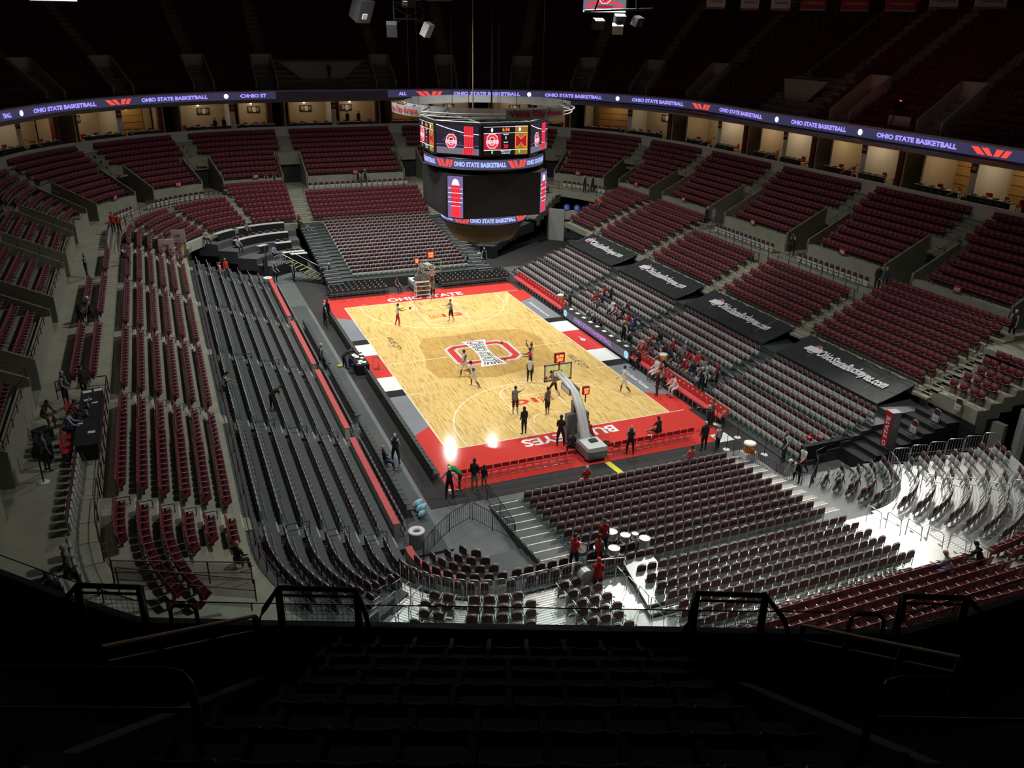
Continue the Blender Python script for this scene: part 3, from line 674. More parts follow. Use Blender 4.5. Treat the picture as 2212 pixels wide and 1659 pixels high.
def dk0(i): return lambda s: dR(s) + .5 + .82 * i
UPN = 26
UP = [(dk0(i), dk0(i + 1), 14.75 + .55 * i) for i in range(UPN)]
terrace('upper_deck_terrace', -25, 25, UP, concrete_d, 14.3); terrace('upper_deck_terrace', 25, 74, UP, concrete_d, 14.3); terrace('upper_deck_terrace', 74, 110, UP, concrete_d, 14.3)
S_UV = [89.8, 83.9, 77.5, 72, 57.2, 51.3, 45.3, 40.2, 35, 29.5, 7.6, -2.6, -13]
S_UA = [97] + S_UV + [19, 12.8]
for s in S_UA: steps(s, UP, 1.3, concrete_d, nose=mat('dim_nosing', (.3, .3, .26), .7))
vw = mat('vomitory_grey_wall', (.34, .34, .31), .8)
for k, v in enumerate(S_UV):
    h = 1.15 / mps(v, dR(v) + 4); mb = MB(); q0, q1 = dR(v) + 1.4, dR(v) + 5.6
    A, B = PS(v - h, q1)[0], PS(v + h, q1)[0]
    mb.add([(*A, 15.2), (*B, 15.2), (*B, 19.3), (*A, 19.3)], [(0, 1, 2, 3)])
    for sg in (-1, 1):
        a_, b_ = PS(v + sg * h, q0)[0], PS(v + sg * h, q1)[0]; a2, b2 = PS(v + sg * h * 1.18, q0)[0], PS(v + sg * h * 1.18, q1)[0]
        mb.add([(*a_, 15), (*b_, 15), (*b_, 19.3), (*a_, 16.3), (*a2, 15), (*b2, 15), (*b2, 19.3), (*a2, 16.3)], [(0, 1, 2, 3), (7, 6, 5, 4), (3, 2, 6, 7), (0, 3, 7, 4)])
    struct(mb.build('wall_vomitory', vw))
    mb = MB(); q1 -= .06; A, B = PS(v - h * .75, q1)[0], PS(v + h * .75, q1)[0]; lit = k in (3, 4, 5, 6)
    mb.add([(*A, 15.2), (*B, 15.2), (*B, 17.3), (*A, 17.3)], [(0, 1, 2, 3)])
    struct(mb.build('door_%d' % (60 + k), emis('doorway_glow_paint', (.20, .13, .06), .75) if lit else mat('doorway_shade_paint', (.06, .05, .04), .8)))  # doorway sheets: corridor light put in as emission, the others painted dim
    (x, y), an = PS(v, q1 - .1); ex = MB(); ex.box((0, 0, 0), (.5, .08, .22)); e_ = empty('exit_sign', (x, y, 17.6), an - PI / 2, 'small red EXIT sign over the %s upper deck doorway from the left' % nth(k), 'sign')
    ex.build('sign_box', emis('exit_red', (.55, .03, .02), .9), e_); decal('sign_lettering', [(fit_text('EXIT', .4, .14), 0, 0)], lambda u, v_, h_: (u, -.045 - h_, v_), [emis('exit_letter', (1, .4, .3), 1)], e_)
# two camera platforms cut into the upper deck: inverted trapezoid grey walls
for s0, s1, nm in ((59.6, 70.0, 'far'), (12.4, 19.4, 'right')):
    mb = MB(); q = dR((s0 + s1) / 2) + 3.6; w3 = (s1 - s0) * .30
    A, B, C_, D_ = PS(s0 + w3, q - .6)[0], PS(s1 - w3, q - .6)[0], PS(s1, q + .6)[0], PS(s0, q + .6)[0]
    mb.add([(*A, 15.9), (*B, 15.9), (*C_, 18.4), (*D_, 18.4)], [(0, 1, 2, 3)])
    struct(mb.build('wall_platform', vw))
    mb = MB()
    mb.tube([(*D_, 18.5), (*C_, 18.5)], .05); mb.tube([(*A, 16.0), (*D_, 18.5)], .05); mb.tube([(*B, 16.0), (*C_, 18.5)], .05)
    tag(mb.build('platform_rail', frame_grey if nm == 'far' else maroon_d), 'metal rail edging the grey trapezoid platform wall in the %s upper deck' % nm, 'rail')
# ================================================================== SEAT KINDS (all face local -Y, origin on the floor under the seat)
def k1_parts(lo=False):
    back = MB()
    if lo: back.box((0, .20, .66), (.50, .05, .46), rx=-.16)
    else:
        n = 6; V = []
        for z, dy in ((.40, .0), (.62, .03), (.82, .075), (.88, .09)):
            for th in (0, .045):
                for k in range(n + 1):
                    x = -.25 + .50 * k / n; cv = .022 * (1 - (x / .25) ** 2); zz = z - (.035 * abs(x / .25) ** 4 if z > .85 else 0)
                    V.append((x, .17 + dy + cv + th, zz))
        F = []; m = n + 1
        for r in range(3):
            for k in range(n):
                a = r * 2 * m + k; F.append((a, a + 1, a + 2 * m + 1, a + 2 * m)); b = a + m; F.append((b + 1, b, b + 2 * m, b + 2 * m + 1))
        a = 3 * 2 * m
        for k in range(n): F.append((a + k, a + k + 1, a + m + k + 1, a + m + k))
        for r in range(3): a = r * 2 * m; F.append((a, a + 2 * m, a + 3 * m, a + m)); F.append((a + n, a + m + n, a + 3 * m + n, a + 2 * m + n))
        back.add(V, F, 0, True)
    seat = MB(); seat.box((0, .04, .47), (.46, .30, .06), rx=-.62)
    if not lo: seat.box((0, -.09, .56), (.44, .04, .05), rx=-.62)
    arm = MB()
    arm.box((.255, .03, .60), (.03, .30, .03), mi=0)
    if not lo: arm.box((.25, .12, .32), (.03, .10, .56), mi=1); arm.box((.25, .17, .05), (.04, .22, .05), mi=1)
    else: arm.box((.25, .14, .35), (.03, .08, .5), mi=1)
    return back, seat, arm
def k2_parts(lo=False, arms=False):
    fr = MB(); n = 5
    top = [(-.22, .17, .02), (-.22, .19, .74)] + [(-.22 + .44 * t, .20, .74 + .13 * math.sin(PI * (.25 + .5 * t)) / .9) for t in (0.12, .5, .88)] + [(.22, .19, .74), (.22, .17, .02)]
    fr.tube(top, .018, 4 if lo else 6)
    if not lo:
        for sx in (-1, 1): fr.tube([(sx * .21, .0, .46), (sx * .21, -.16, .02)], .014, 5)
        fr.tube([(-.21, .17, .16), (.21, .17, .16)], .012, 5); fr.tube([(-.21, -.14, .1), (.21, -.14, .1)], .012, 5)
    else:
        for sx in (-1, 1): fr.box((sx * .21, -.08, .24), (.025, .03, .48), rx=-.3)
    if arms:
        for sx in (-1, 1):
            fr.box((sx * .245, .10, .64), (.04, .40, .035), mi=0); fr.lathe([(.03, 0), (.042, .05), (.03, .05)], 8, (sx * .245, .32, .62))
            fr.box((sx * .245, .15, .33), (.03, .05, .6))
    pad = MB()
    if lo: pad.box((0, .195, .66), (.40, .05, .30))
    else:
        P = [(-.20, .48), (.20, .48), (.205, .72), (.16, .80), (0, .835), (-.16, .80), (-.205, .72)]
        V = [(x, .165, z) for x, z in P] + [(x, .222, z) for x, z in P]; k = len(P)
        pad.add(V, [tuple(range(k)), tuple(range(2 * k - 1, k - 1, -1))] + [(i, k + i, k + (i + 1) % k, (i + 1) % k) for i in range(k)])
    st = MB(); st.box((0, .095, .335), (.45, .04, .40), rx=-.10)
    if not lo: st.box((0, .066, .35), (.05, .012, .05), mi=1)
    return fr, pad, st
def folding(seatmat_open=True):
    fr = MB()
    for sx in (-1, 1):
        fr.tube([(sx * .21, -.2, .01), (sx * .21, .17, .82)], .012, 5); fr.tube([(sx * .19, .2, .01), (sx * .19, -.14, .44)], .012, 5)
    fr.tube([(-.21, .17, .82), (.21, .17, .82)], .012, 5); fr.tube([(-.19, .16, .07), (.19, .16, .07)], .011, 5); fr.tube([(-.19, .1, .16), (.19, .1, .16)], .011, 5)
    st = MB(); st.box((0, -.02, .455), (.43, .42, .045)); bk = MB(); bk.box((0, .165, .72), (.42, .045, .26), rx=-.15)
    return fr, bk, st
def seatkind(name, parts, names, mats):
    """root mesh (first part) with the other parts as children"""
    r = parts[0].build(name, mats[0]); 
    for p, n, m in zip(parts[1:], names, mats[1:]): p.build(n, m, r)
    freeze(r); return r
def place(root, T, labels, group):
    for k, (t, lb) in enumerate(zip(T, labels)):
        o = root if k == 0 and not root.get('used') else copytree(root)
        o.location = t[:3]; o.rotation_euler = (0, 0, t[3]); o['label'] = lb; o['category'] = 'seat' if 'stadium' in lb or 'flip' in lb else 'chair'; o['group'] = group
        root['used'] = 1
    for o in [root]:
        pass
def campx(t, h=.6):
    v = cam.matrix_world.inverted() @ Vector((t[0], t[1], t[2] + h))
    if v.z > -1: return None
    x = 1106 + 1821.28 * v.x / -v.z; y = 829.5 - 1821.28 * v.y / -v.z
    return x, y, -v.z
bpy.context.view_layer.update()
ZONES1 = []; ZONES2 = []; ZONES7 = []      # (list of seats with their labels)
def zone(Z, name, s0, s1, rows, pitch=.52, skip=(), cap=None):
    for i, (d, z) in enumerate(rows):
        r = rowseats(s0, s1, d, z, pitch, skip)
        for k, t in enumerate(r): Z.append((t, name, i, k))
fixrows = [(20.17 + .8 * k, zfix(k)) for k in range(6)]; fix9 = fixrows + [(24.97 + .82 * k, 5.22 + .26 * k) for k in range(3)]
up9 = [((lambda i: (lambda s: 28.7 + (dL(s) - 28.7) * (i + .5) / 9))(i), 6.35 + .47 * i) for i in range(9)]
# -- maroon stadium seats, lower bowl
nmR = ['right bank nearest the tunnel', 'right bank above the second banner', 'right bank above the third banner', 'right bank above the farthest banner']
for (s0, s1), rows, nm in (((-22.2, -12.3), fix9, nmR[0]), ((-11.0, -1.15), fixrows, nmR[1]), ((.15, 9.9), fixrows, nmR[2]), ((11.1, 20.3), fix9, nmR[3])): zone(ZONES1, nm, s0, s1, rows)
zone(ZONES1, 'small bank right of the tarps', -26.8, -23.5, [(20.65 + .8 * k, zfix(k) + .12) for k in range(5)])
for (s0, s1), rows, nm in (((21.5, 28.5), fix9, 'right far corner bank'), ((38, 46.4), fixrows, 'far right corner bank'), ((47.6, 56.3), fixrows, 'far right bank'), ((57.8, 71.1), fixrows, 'far end bank behind the grey chairs'),
        ((72.6, 80), fix9, 'far left bank under the guards'), ((81, 89.5), fixrows, 'far left corner bank'), ((90.5, 99), fixrows, 'far left corner curve')): zone(ZONES1, nm, s0, s1, rows)
for k, (s0, s1) in enumerate(((99.8, 107.9), (108.95, 118.6), (119.7, 129.6), (130.6, 140.6), (141.6, 151.8), (152.9, 159.4))):
    if k < 5: zone(ZONES1, 'left bank, %s block from the far end' % nth(k), s0, s1, fixrows)
for k, (i, se) in enumerate(((0, 155.7), (1, 155.9), (2, 157.0), (3, 162.6), (4, 162.2), (5, 156.6))): zone(ZONES1, 'left bank at the bend, column %s' % ORD[k], 152.9, se, [fixrows[i]])
zone(ZONES1, 'left bank curve below the slanting rails', 165.2, 172, fixrows[2:5])
zone(ZONES1, 'near bank below the parapet', 187.6, 202.5, [(20.45 + .8 * k, 2.0 + .34 * k) for k in range(8)]); zone(ZONES1, 'near right bank', 203.6, 215, [(20.45 + .8 * k, 2.0 + .34 * k) for k in range(8)])
# cross-aisle top bank continuing behind the left walkway row
zone(ZONES1, 'left row along the concourse walkway', 111, 139.6, [(25.6, 5.35)], skip=((117.5, 119.5), (128.8, 130.5)))
zone(ZONES1, 'left second row along the concourse walkway', 119.8, 140, [(26.5, 5.35)], skip=((128.8, 130.5),))
# -- upper section of the lower bowl, split by vomitories
bounds = [-33] + VOM + [159]
for a, b in zip(bounds[:-1], bounds[1:]):
    for i in range(9):
        d, z = up9[i]; gap = hw(1, VW + .35) if i < 5 else hw(1, .75)
        m = (a + b) / 2; gp = lambda s: (VW + .35 if i < 5 else .75) / mps(s, 31)
        st = .52 / mps(m, d(m)); s = a + gp(a); e = b - gp(b); k = 0
        while s + st < e:
            p, an = PS(s + st / 2, d(s + st / 2)); ZONES1.append(((p[0], p[1], z, an - PI / 2, s), 'upper block between the vomitories', i, k)); s += st; k += 1
# -- grey framed padded chairs
for (s0, s1), nm in (((-23.0, -13.5), 'nearest section'), ((-12.1, -2.6), 'second section'), ((-1.2, 8.5), 'third section'), ((9.8, 19.4), 'farthest section')):
    zone(ZONES2, 'right side stand, %s' % nm, s0, s1, [((10.72, 11.42, 12.12, 12.82, 13.82, 14.52, 15.22, 15.92)[j], RIGHT[j][2]) for j in range(8)], .5)
for k, (s0, s1) in enumerate(((105.6, 107.9), (108.9, 118.7), (119.6, 129.6), (130.6, 140.6), (141.6, 151.8), (152.8, 164.5))):
    zone(ZONES2, 'left side stand, %s section from the far end' % nth(k), s0, s1, [(13.6 + .87 * j, .5 + .34 * j) for j in range(7)], .5)
for k, (s0, s1) in enumerate(((109, 118.7), (119.6, 129.6), (130.6, 140.4), (142, 151.6))): zone(ZONES2, 'row in front of the red-topped wall, section %d' % (k + 1), s0, s1, [(12.3, .3)], .5)
zone(ZONES2, 'far end stand', 58.6, 70.4, [(4.5 + .87 * j, .9 + .13 * j) for j in range(17)], .5)
zone(ZONES2, 'near end stand', 187.5, 200.1, [(6.3 + .78 * j, .2 + .085 * j) for j in range(11)], .5, )
zone(ZONES2, 'near end metal deck', 189.0, 200.6, [(15.05 + .8 * j, 1.05 + .12 * j) for j in range(6)], .52)
zone(ZONES2, 'small curved stand by the near left gate', 158.5, 187.3, [(10.5 + .78 * j, .25 + .12 * j) for j in range(5)], .56, skip=((170, 171.2), (180.4, 181.2)))
zone(ZONES2, 'curved black stand in the near right corner', -52.5, -28.5, [(10.5 + .78 * j, .25 + .12 * j) for j in range(5)], .54)
zone(ZONES2, 'metal deck in the near right corner', -51, -41, [(14.85 + .8 * j, 1.0 + .12 * j) for j in range(7)], .54)
zone(ZONES2, 'metal deck in the near right corner, upper group', -39.5, -36.3, [(14.85 + .8 * j, 1.0 + .12 * j) for j in range(7)], .54)
zone(ZONES2, 'metal deck in the near right corner, barrier group', -34.5, -31, [(14.85 + .8 * j, 1.0 + .12 * j) for j in range(7)], .54)
zone(ZONES2, 'far right corner stand', 38.5, 54.3, [(11.6 + .9 * j, 1.3 + .2 * j) for j in range(4)], .54)
# -- padded armchairs on the metal deck below the parapet
zone(ZONES7, 'centre of the deck below us', 175.5, 184.8, [(14.85 + .8 * j, 1.0 + .12 * j) for j in range(6)], .57)
zone(ZONES7, 'deck left of the steel stair rails', 169.8, 174.0, [(14.85 + .8 * j, 1.0 + .12 * j) for j in range(6)], .57)
zone(ZONES7, 'leftmost part of the deck below us', 162.3, 165.8, [(14.85 + .8 * j, 1.0 + .12 * j) for j in range(6)], .57)
zone(ZONES7, 'deck by the grey ramp board', 185.4, 187.3, [(14.85 + .8 * j, 1.0 + .12 * j) for j in range(6)], .57)

def split(Z, n, hidden=None):
    vis = []; rest = []
    for q in Z:
        t = q[0]; c = campx(t)
        if c is None or not (-30 < c[0] < 2242 and -30 < c[1] < 1365): 
            if c is not None and -400 < c[0] < 2600 and c[1] < 1800: rest.append(q)
            continue
        vis.append((c[2], q))
    vis.sort(key=lambda a: a[0])
    return [q for _, q in vis[:n]], rest + [q for _, q in vis[n:]]
def lab(q, noun):
    s = '%s %s in %s row, %s' % (noun, nth(q[3]), nth(q[2]), q[1])
    return s
def finish(Z, n, root, lomb, lomats, noun, cat, group, kind_label):
    A, B = split(Z, n)
    place(root, [q[0] for q in A], [lab(q, noun) for q in A], group)
    if B: stuff('seat_rows', lomb, [q[0] for q in B], lomats, kind_label, cat)
b, s, a = k1_parts()
r1 = seatkind('stadium_seat', (b, s, a), ('seat', 'armrest'), (maroon, maroon, [mat('arm_cap', (.40, .34, .34), .4), maroon_d]))
lb_, ls_, la_ = k1_parts(True); LO1 = MB(); LO1.merge(lb_); LO1.merge(ls_)
k0 = len(LO1.F); LO1.merge(la_); LO1.M = [0] * k0 + [1 if m == 0 else 2 for m in LO1.M[k0:]]
finish(ZONES1, 300, r1, LO1, [maroon, M['arm_cap'], maroon_d], 'maroon flip seat', 'seat', 'maroon stadium seats of the lower bowl', 'remaining rows of maroon stadium seats round the lower bowl')
f, p_, s = k2_parts()
r2 = seatkind('padded_chair', (f, p_, s), ('back_pad', 'seat'), (frame_grey, maroon_pad, [panel_grey, black_pl]))
lf, lp, ls_ = k2_parts(True); LO2 = MB(); LO2.merge(lf); LO2.M = [0] * len(LO2.F)
for q_, mi in ((lp, 1), (ls_, 2)): k0 = len(LO2.F); LO2.merge(q_); LO2.M = LO2.M[:k0] + [mi] * (len(LO2.F) - k0)
finish(ZONES2, 300, r2, LO2, [frame_grey, maroon_pad, panel_grey], 'grey framed chair', 'chair', 'grey framed maroon padded chairs of the temporary stands', 'remaining rows of grey framed maroon padded chairs in the temporary stands')
f, p_, s = k2_parts(arms=True)
r7 = seatkind('padded_armchair', (f, p_, s), ('back_pad', 'seat'), (frame_grey, maroon_pad, [panel_grey, black_pl]))
finish(ZONES7, 300, r7, LO2, [frame_grey, maroon_pad, panel_grey], 'padded armchair', 'chair', 'padded armchairs on the metal deck below the parapet', 'remaining padded armchairs on the metal deck')
# dark upper deck seats: far, unlit, past counting
T = []
for a, b in zip(sorted(S_UA)[:-1], sorted(S_UA)[1:]):
    for i in range(UPN - 1):
        for (s0, s1) in ((a, b),):
            m = (a + b) / 2; d = dR(m) + .95 + .82 * i; gp = (1.35 if i < 7 else .75)
            if i < 7 and (61 < m < 69 or 14 < m < 18): continue
            s = s0 + gp / mps(s0 + .01, d); e = s1 - gp / mps(s1 - .01, d); st = .52 / mps(m, d)
            while s + st < e:
                dd_ = dR(s) + .95 + .82 * i; p, an = PS(s + st / 2, dd_); T.append((p[0], p[1], 14.75 + .55 * i, an - PI / 2)); s += st
LO3 = MB(); LO3.box((0, .20, .62), (.48, .05, .5), rx=-.16); LO3.box((0, .06, .45), (.45, .16, .36), rx=-.2)
stuff('seat_rows', LO3, T, [maroon], 'unlit maroon seat rows of the dark upper deck', 'seat')
# ------------------------------------------------------------------ black, scarlet and platform chairs
fb, bb, sb = folding(); bb3 = MB(); bb3.box((0, .165, .68), (.46, .05, .34), rx=-.15); sb3 = MB(); sb3.box((0, -.02, .455), (.49, .44, .06))
r3 = seatkind('folding_chair', (MB().merge(fb), bb3, sb3), ('backrest', 'seat'), (black_pl, mat('black_vinyl', (.04, .042, .044), .5), mat('black_vinyl', (.04, .042, .044), .5))); 
T = []; Lb = []
for k in range(60):
    y = 13.6 - k * .535
    if -1.6 < y < 1.5: continue
    if y < -17.9: break
    T.append((-9.35, y, -.004, -PI / 2 + PI)); Lb.append('black folding chair, %s from the far end, along the left edge of the court' % nth(k))
# chairs on the left face +x: local -Y must point to +x -> yaw = +90 deg
T = [(x, y, z, PI / 2) for x, y, z, _ in T]
for y0, n, nm in ((9.5, 18, 'upper'), (-.9, 16, 'middle'), (-10.6, 20, 'lower')):
    for k in range(n):
        T.append((-11.75, y0 - k * .53, .12, PI / 2)); Lb.append('black folding chair, %s of the %s group in the second row left of the walkway' % (nth(k), nm))
for j in range(4):
    for k in range(36):
        x = -8.1 + k * .5
        if -2.6 < x < 2.4: continue
        if x > 9 or (j == 3 and x < -7.2): continue
        T.append((x, 17.25 + .72 * j, -.004 + (0 if j < 3 else 0), 0)); Lb.append('black chair, %s from the left in the %s row behind the far baseline' % (nth(k), nth(j)))
far_ = [k for k, l_ in enumerate(Lb) if 'far baseline' in l_]; nf = len(Lb) - len(far_)
place(r3, T[:nf], Lb[:nf], 'black folding chairs around the court')
fb2, bb2, sb2 = folding(); bb2 = MB(); bb2.box((0, .165, .68), (.46, .05, .34), rx=-.15); sb2 = MB(); sb2.box((0, -.02, .455), (.47, .42, .06))
r3b = seatkind('black_padded_chair', (fb2, bb2, sb2), ('backrest', 'seat'), (black_pl, mat('black_vinyl', (.04, .04, .043), .5), M['black_vinyl']))
_q = [c for c in r3b.children if c.name.startswith('backrest')][0]
decal('round_mark', [(circ2(0, 0, .055, 10), 0, 0)], lambda u, v, h: (u, .165 - .05 - h + (v + .06) * .15, .74 + v), [white_p], _q); freeze(r3b)
place(r3b, T[nf:], Lb[nf:], 'black padded chairs behind the far baseline')
r4 = seatkind('bench_chair', (MB().merge(fb), MB().merge(bb), MB().merge(sb)), ('backrest', 'seat'), (mat('chrome_tube', (.6, .6, .62), .25, .8), red_pl, red_pl))
T = []; Lb = []
for k in range(14): T.append((-8.0 + k * .5, -18.15, 0, PI)); Lb.append('scarlet folding chair, %s from the left on the near baseline' % nth(k))
for k in range(12): T.append((1.05 + k * .5, -18.12, 0, PI)); Lb.append('scarlet folding chair, %s right of the near basket on the baseline' % nth(k))
place(r4, T, Lb, 'scarlet folding chairs on the near baseline')
# team bench chairs: padded scarlet with white round mark on the back
fr = MB()
for sx in (-1, 1):
    fr.tube([(sx * .25, -.22, .01), (sx * .25, -.22, .42), (sx * .25, .2, .46), (sx * .25, .3, .95)], .018, 5); fr.tube([(sx * .25, .2, .46), (sx * .25, .26, .01)], .018, 5)
bk = MB(); bk.box((0, .27, .78), (.52, .09, .46), rx=-.2); stt = MB(); stt.box((0, -.02, .47), (.52, .5, .1)); dot = MB(); dot.lathe([(0, 0), (.055, 0)], 12)
r5 = seatkind('bench_chair', (fr, bk, stt), ('backrest', 'seat'), (frame_grey, red_pl, mat('scarlet_cushion', (.62, .07, .08), .5, noise=.1)))
bkc = [c for c in r5.children if c.name.startswith('backrest')][0]
dot = decal('round_mark', [(circ2(0, 0, .055, 12), 0, 0)], lambda u, v, h: (u, .27 - .052 - h + (v + .08) * .2, .86 + v), [white_p], bkc); freeze(r5)
T = []; Lb = []
for k in range(22): T.append((9.75, -5.9 - k * .525, -.004, -PI / 2)); Lb.append('scarlet padded bench chair, %s from the scorer table on the near team bench' % nth(k))
for k in range(18): T.append((9.75, 16.9 - k * .6, -.004, -PI / 2)); Lb.append('scarlet padded bench chair, %s from the far end of the far team bench' % nth(k))
place(r5, T, Lb, 'scarlet padded team bench chairs')
f, p_, s = k2_parts()
r6 = seatkind('platform_chair', (f, p_, s), ('back_pad', 'seat'), (frame_grey, maroon_pad, [mat('pale_panel', (.5, .5, .48), .5), black_pl]))
T = []; Lb = []
for nm, s0, s1, d in (('nearer right side platform', -10.4, -1.8, 26.6), ('middle right side platform', .6, 9.4, 26.6), ('far right platform under sign 103', 30.2, 37.5, 26.4), ('far right platform near the scoreboard', 42, 47, 26.4),
        ('far end platform under sign 131', 58.3, 70.2, 26.6), ('far left platform under sign 128', 82.5, 91, 26.4), ('left corner platform', 93.2, 98.6, 26.4), ('left walkway platform', 101, 109.4, 25.7), ('left walkway near the broadcast table', 148.6, 155.5, 25.8), ('left walkway bend', 156.2, 160.5, 25.8), ('black steps before the tunnel', -25.9, -24.2, 18.3), ('lower black steps before the tunnel', -25.9, -24.2, 16.8), ('top black steps before the tunnel', -25.9, -24.2, 19.8)):
    for k, t in enumerate(rowseats(s0, s1, d, 5.35 if d > 22 else .8 + .24 * int((d - 13.4) / .75), .62)): T.append(t); Lb.append('pale chair, %s along the %s' % (nth(k), nm))
place(r6, T, Lb, 'pale portable chairs on the accessible platforms')
# ================================================================== RAILS, BARRIERS, TARPS
def P3(s, d, z): return (*PS(s, d)[0], z)
post_cache = {}
def rail(pts, h, m, label, rails=(1., .5), r=.028, pitch=1.8, name='guard_rail', mesh=None, cat='rail'):
    """rail following foot points pts; rails at fractions of the height; each post a part"""
    mb = MB()
    for f in rails: mb.tube([(x, y, z + h * f) for x, y, z in pts], r if f == 1 else r * .7, 5)
    o = mb.build(name, m); tag(o, label, cat)
    key = (m.name, round(h, 2))
    L_ = 0; A = Vector(pts[0]); spots = [A]
    for p, q in zip(pts[:-1], pts[1:]):
        p, q = Vector(p), Vector(q); n = max(1, round((q - p).length / pitch))
        for k in range(n): spots.append(p.lerp(q, (k + 1) / n))
    if key not in post_cache:
        pm = MB(); pm.tube([(0, 0, 0), (0, 0, h)], r, 5); post_cache[key] = pm.mesh('post', m)
    for k, p in enumerate(spots):
        c = bpy.data.objects.new('post', post_cache[key]); COL.objects.link(c); c.location = p; c.parent = o
    if mesh:
        ms = MB()
        for p, q in zip(pts[:-1], pts[1:]): ms.add([(*p[:2], p[2] + .12), (*q[:2], q[2] + .12), (*q[:2], q[2] + h - .06), (*p[:2], p[2] + h - .06)], [(0, 1, 2, 3)])
        ms.build('mesh_panel', mesh, o)
    return o
meshm = bpy.data.materials.new('wire_mesh'); meshm.use_nodes = True
_nt = meshm.node_tree; _bs = _nt.nodes['Principled BSDF']; _bs.inputs['Base Color'].default_value = (.05, .012, .014, 1)
_bs.inputs['Alpha'].default_value = .45
def along(s0, s1, d, z, step=2.5): return [P3(s, d, z) for s in sseq(s0, s1, step)]
rail(along(-11.1, -.8, 25.05, 5.35), .95, maroon_d, 'maroon rail in front of the nearer right platform of pale chairs', (1, .55, .2), pitch=1.25)
rail(along(.3, 10.0, 25.05, 5.35), .95, maroon_d, 'maroon rail in front of the farther right platform of pale chairs', (1, .55, .2), pitch=1.25)
rail(along(30, 46, 25.05, 5.35), .95, maroon_d, 'maroon rail before the platform in the far right corner', (1, .55, .2))
rail(along(57.9, 70.9, 25.05, 5.35), .95, maroon_d, 'maroon rail before the pale chairs at the far end', (1, .55, .2), pitch=1.3)
rail(along(81.5, 92, 25.05, 5.35), 1.0, darkmetal, 'black rail before the pale chairs in the far left corner', (1, .7, .4, .15), pitch=.5)
rail(along(92.6, 99, 25.05, 5.35), .95, maroon_d, 'maroon rail at the left corner platform', (1, .55, .2))
rail(along(99.5, 110.2, 25.0, 5.35), .95, maroon_d, 'maroon rail along the far part of the left walkway', (1, .5), pitch=1.4)
rail(along(141.0, 151.9, 24.95, 5.35), .95, maroon_d, 'maroon rail beside the broadcast table', (1, .5), pitch=1.4)
rail(along(152.2, 159.5, 25.0, 5.35), .95, maroon_d, 'maroon rail at the bend of the left walkway', (1, .5), pitch=1.4)
rail([P3(141.0, 24.95, 5.35), P3(141.0, 27.3, 5.35)], .95, maroon_d, 'maroon rail across the walkway behind the broadcast table', (1, .5))
rail([P3(159.6, 25.0, 5.35), P3(159.9, 20.4, 3.4)], .95, maroon_d, 'slanting maroon rail at the foot of the left bank', (1, .5), mesh=meshm)
rail([P3(160.2, 25.0, 5.35), P3(163, 21.2, 4.0)], .95, maroon_d, 'second slanting maroon rail at the left bend', (1, .5), mesh=meshm)
rail(along(105, 160, 19.45, 2.95), .75, maroon_d, 'long maroon rail between the left concrete bank and the grey stand', (1, .5), pitch=2.2)
rail(along(-22.3, 20.5, 19.8, 3.15), .45, maroon_d, 'low maroon rail at the foot of the right concrete bank', (1,), pitch=2.2)
rail(along(57.9, 71, 19.75, 3.15), .4, maroon_d, 'low maroon rail at the foot of the far end bank', (1,), pitch=2.2)
# rails along each vomitory wall and along the front of each upper block
bnd = [-33] + VOM + [159]
for k, (a, b) in enumerate(zip(bnd[:-1], bnd[1:])):
    h = VW + .1; a2, b2 = a + h / mps(a + .1, 29) + .02, b - h / mps(b - .1, 29) - .02
    rail(along(a2, b2, 28.4, 6.62), .5, maroon_d, 'maroon rail along the front wall of the %s upper block counted from the right edge' % nth(k), (1, .45), r=.022, pitch=1.6)
SG = [(-16.8, '107'), (-5.8, '106'), (5.6, '105'), (17, '104'), (26.5, '103'), (36, '102'), (44.5, '101'), (64.2, '131'), (75.6, '129'), (84.6, '128'), (93.4, '127'), (102, '126')]
for kk_, (s, t) in enumerate(SG):
    (x, y), an = PS(s, 28.12); e_ = empty('section_sign', (x, y, 6.95), an - PI / 2, 'small maroon section sign numbered %s, %s from the right, on the wall rail' % (t, nth(kk_)), 'sign')
    mb = MB(); mb.box((0, 0, 0), (.62, .04, .5)); mb.build('sign_board', mat('sign_maroon', (.28, .02, .025), .5), e_)
    decal('sign_number', [(fit_text(t, .46, .27, bold=.02), 0, 0)], lambda u, v, h_: (u, -.024 - h_, v), [white_p], e_)
for k, v in enumerate(VOM):
    for sg in (-1, 1):
        s = v + sg * hw(v, VW + .1); pa, pb = P3(s, 28.3, 7.0), P3(s, 32.1, 9.0)
        rail([pa, pb], .5, maroon_d, 'sloping rail on the %s wall of the %s vomitory from the right edge' % ('far' if sg > 0 else 'near', nth(k)), (1, .45), r=.02, pitch=1.3)
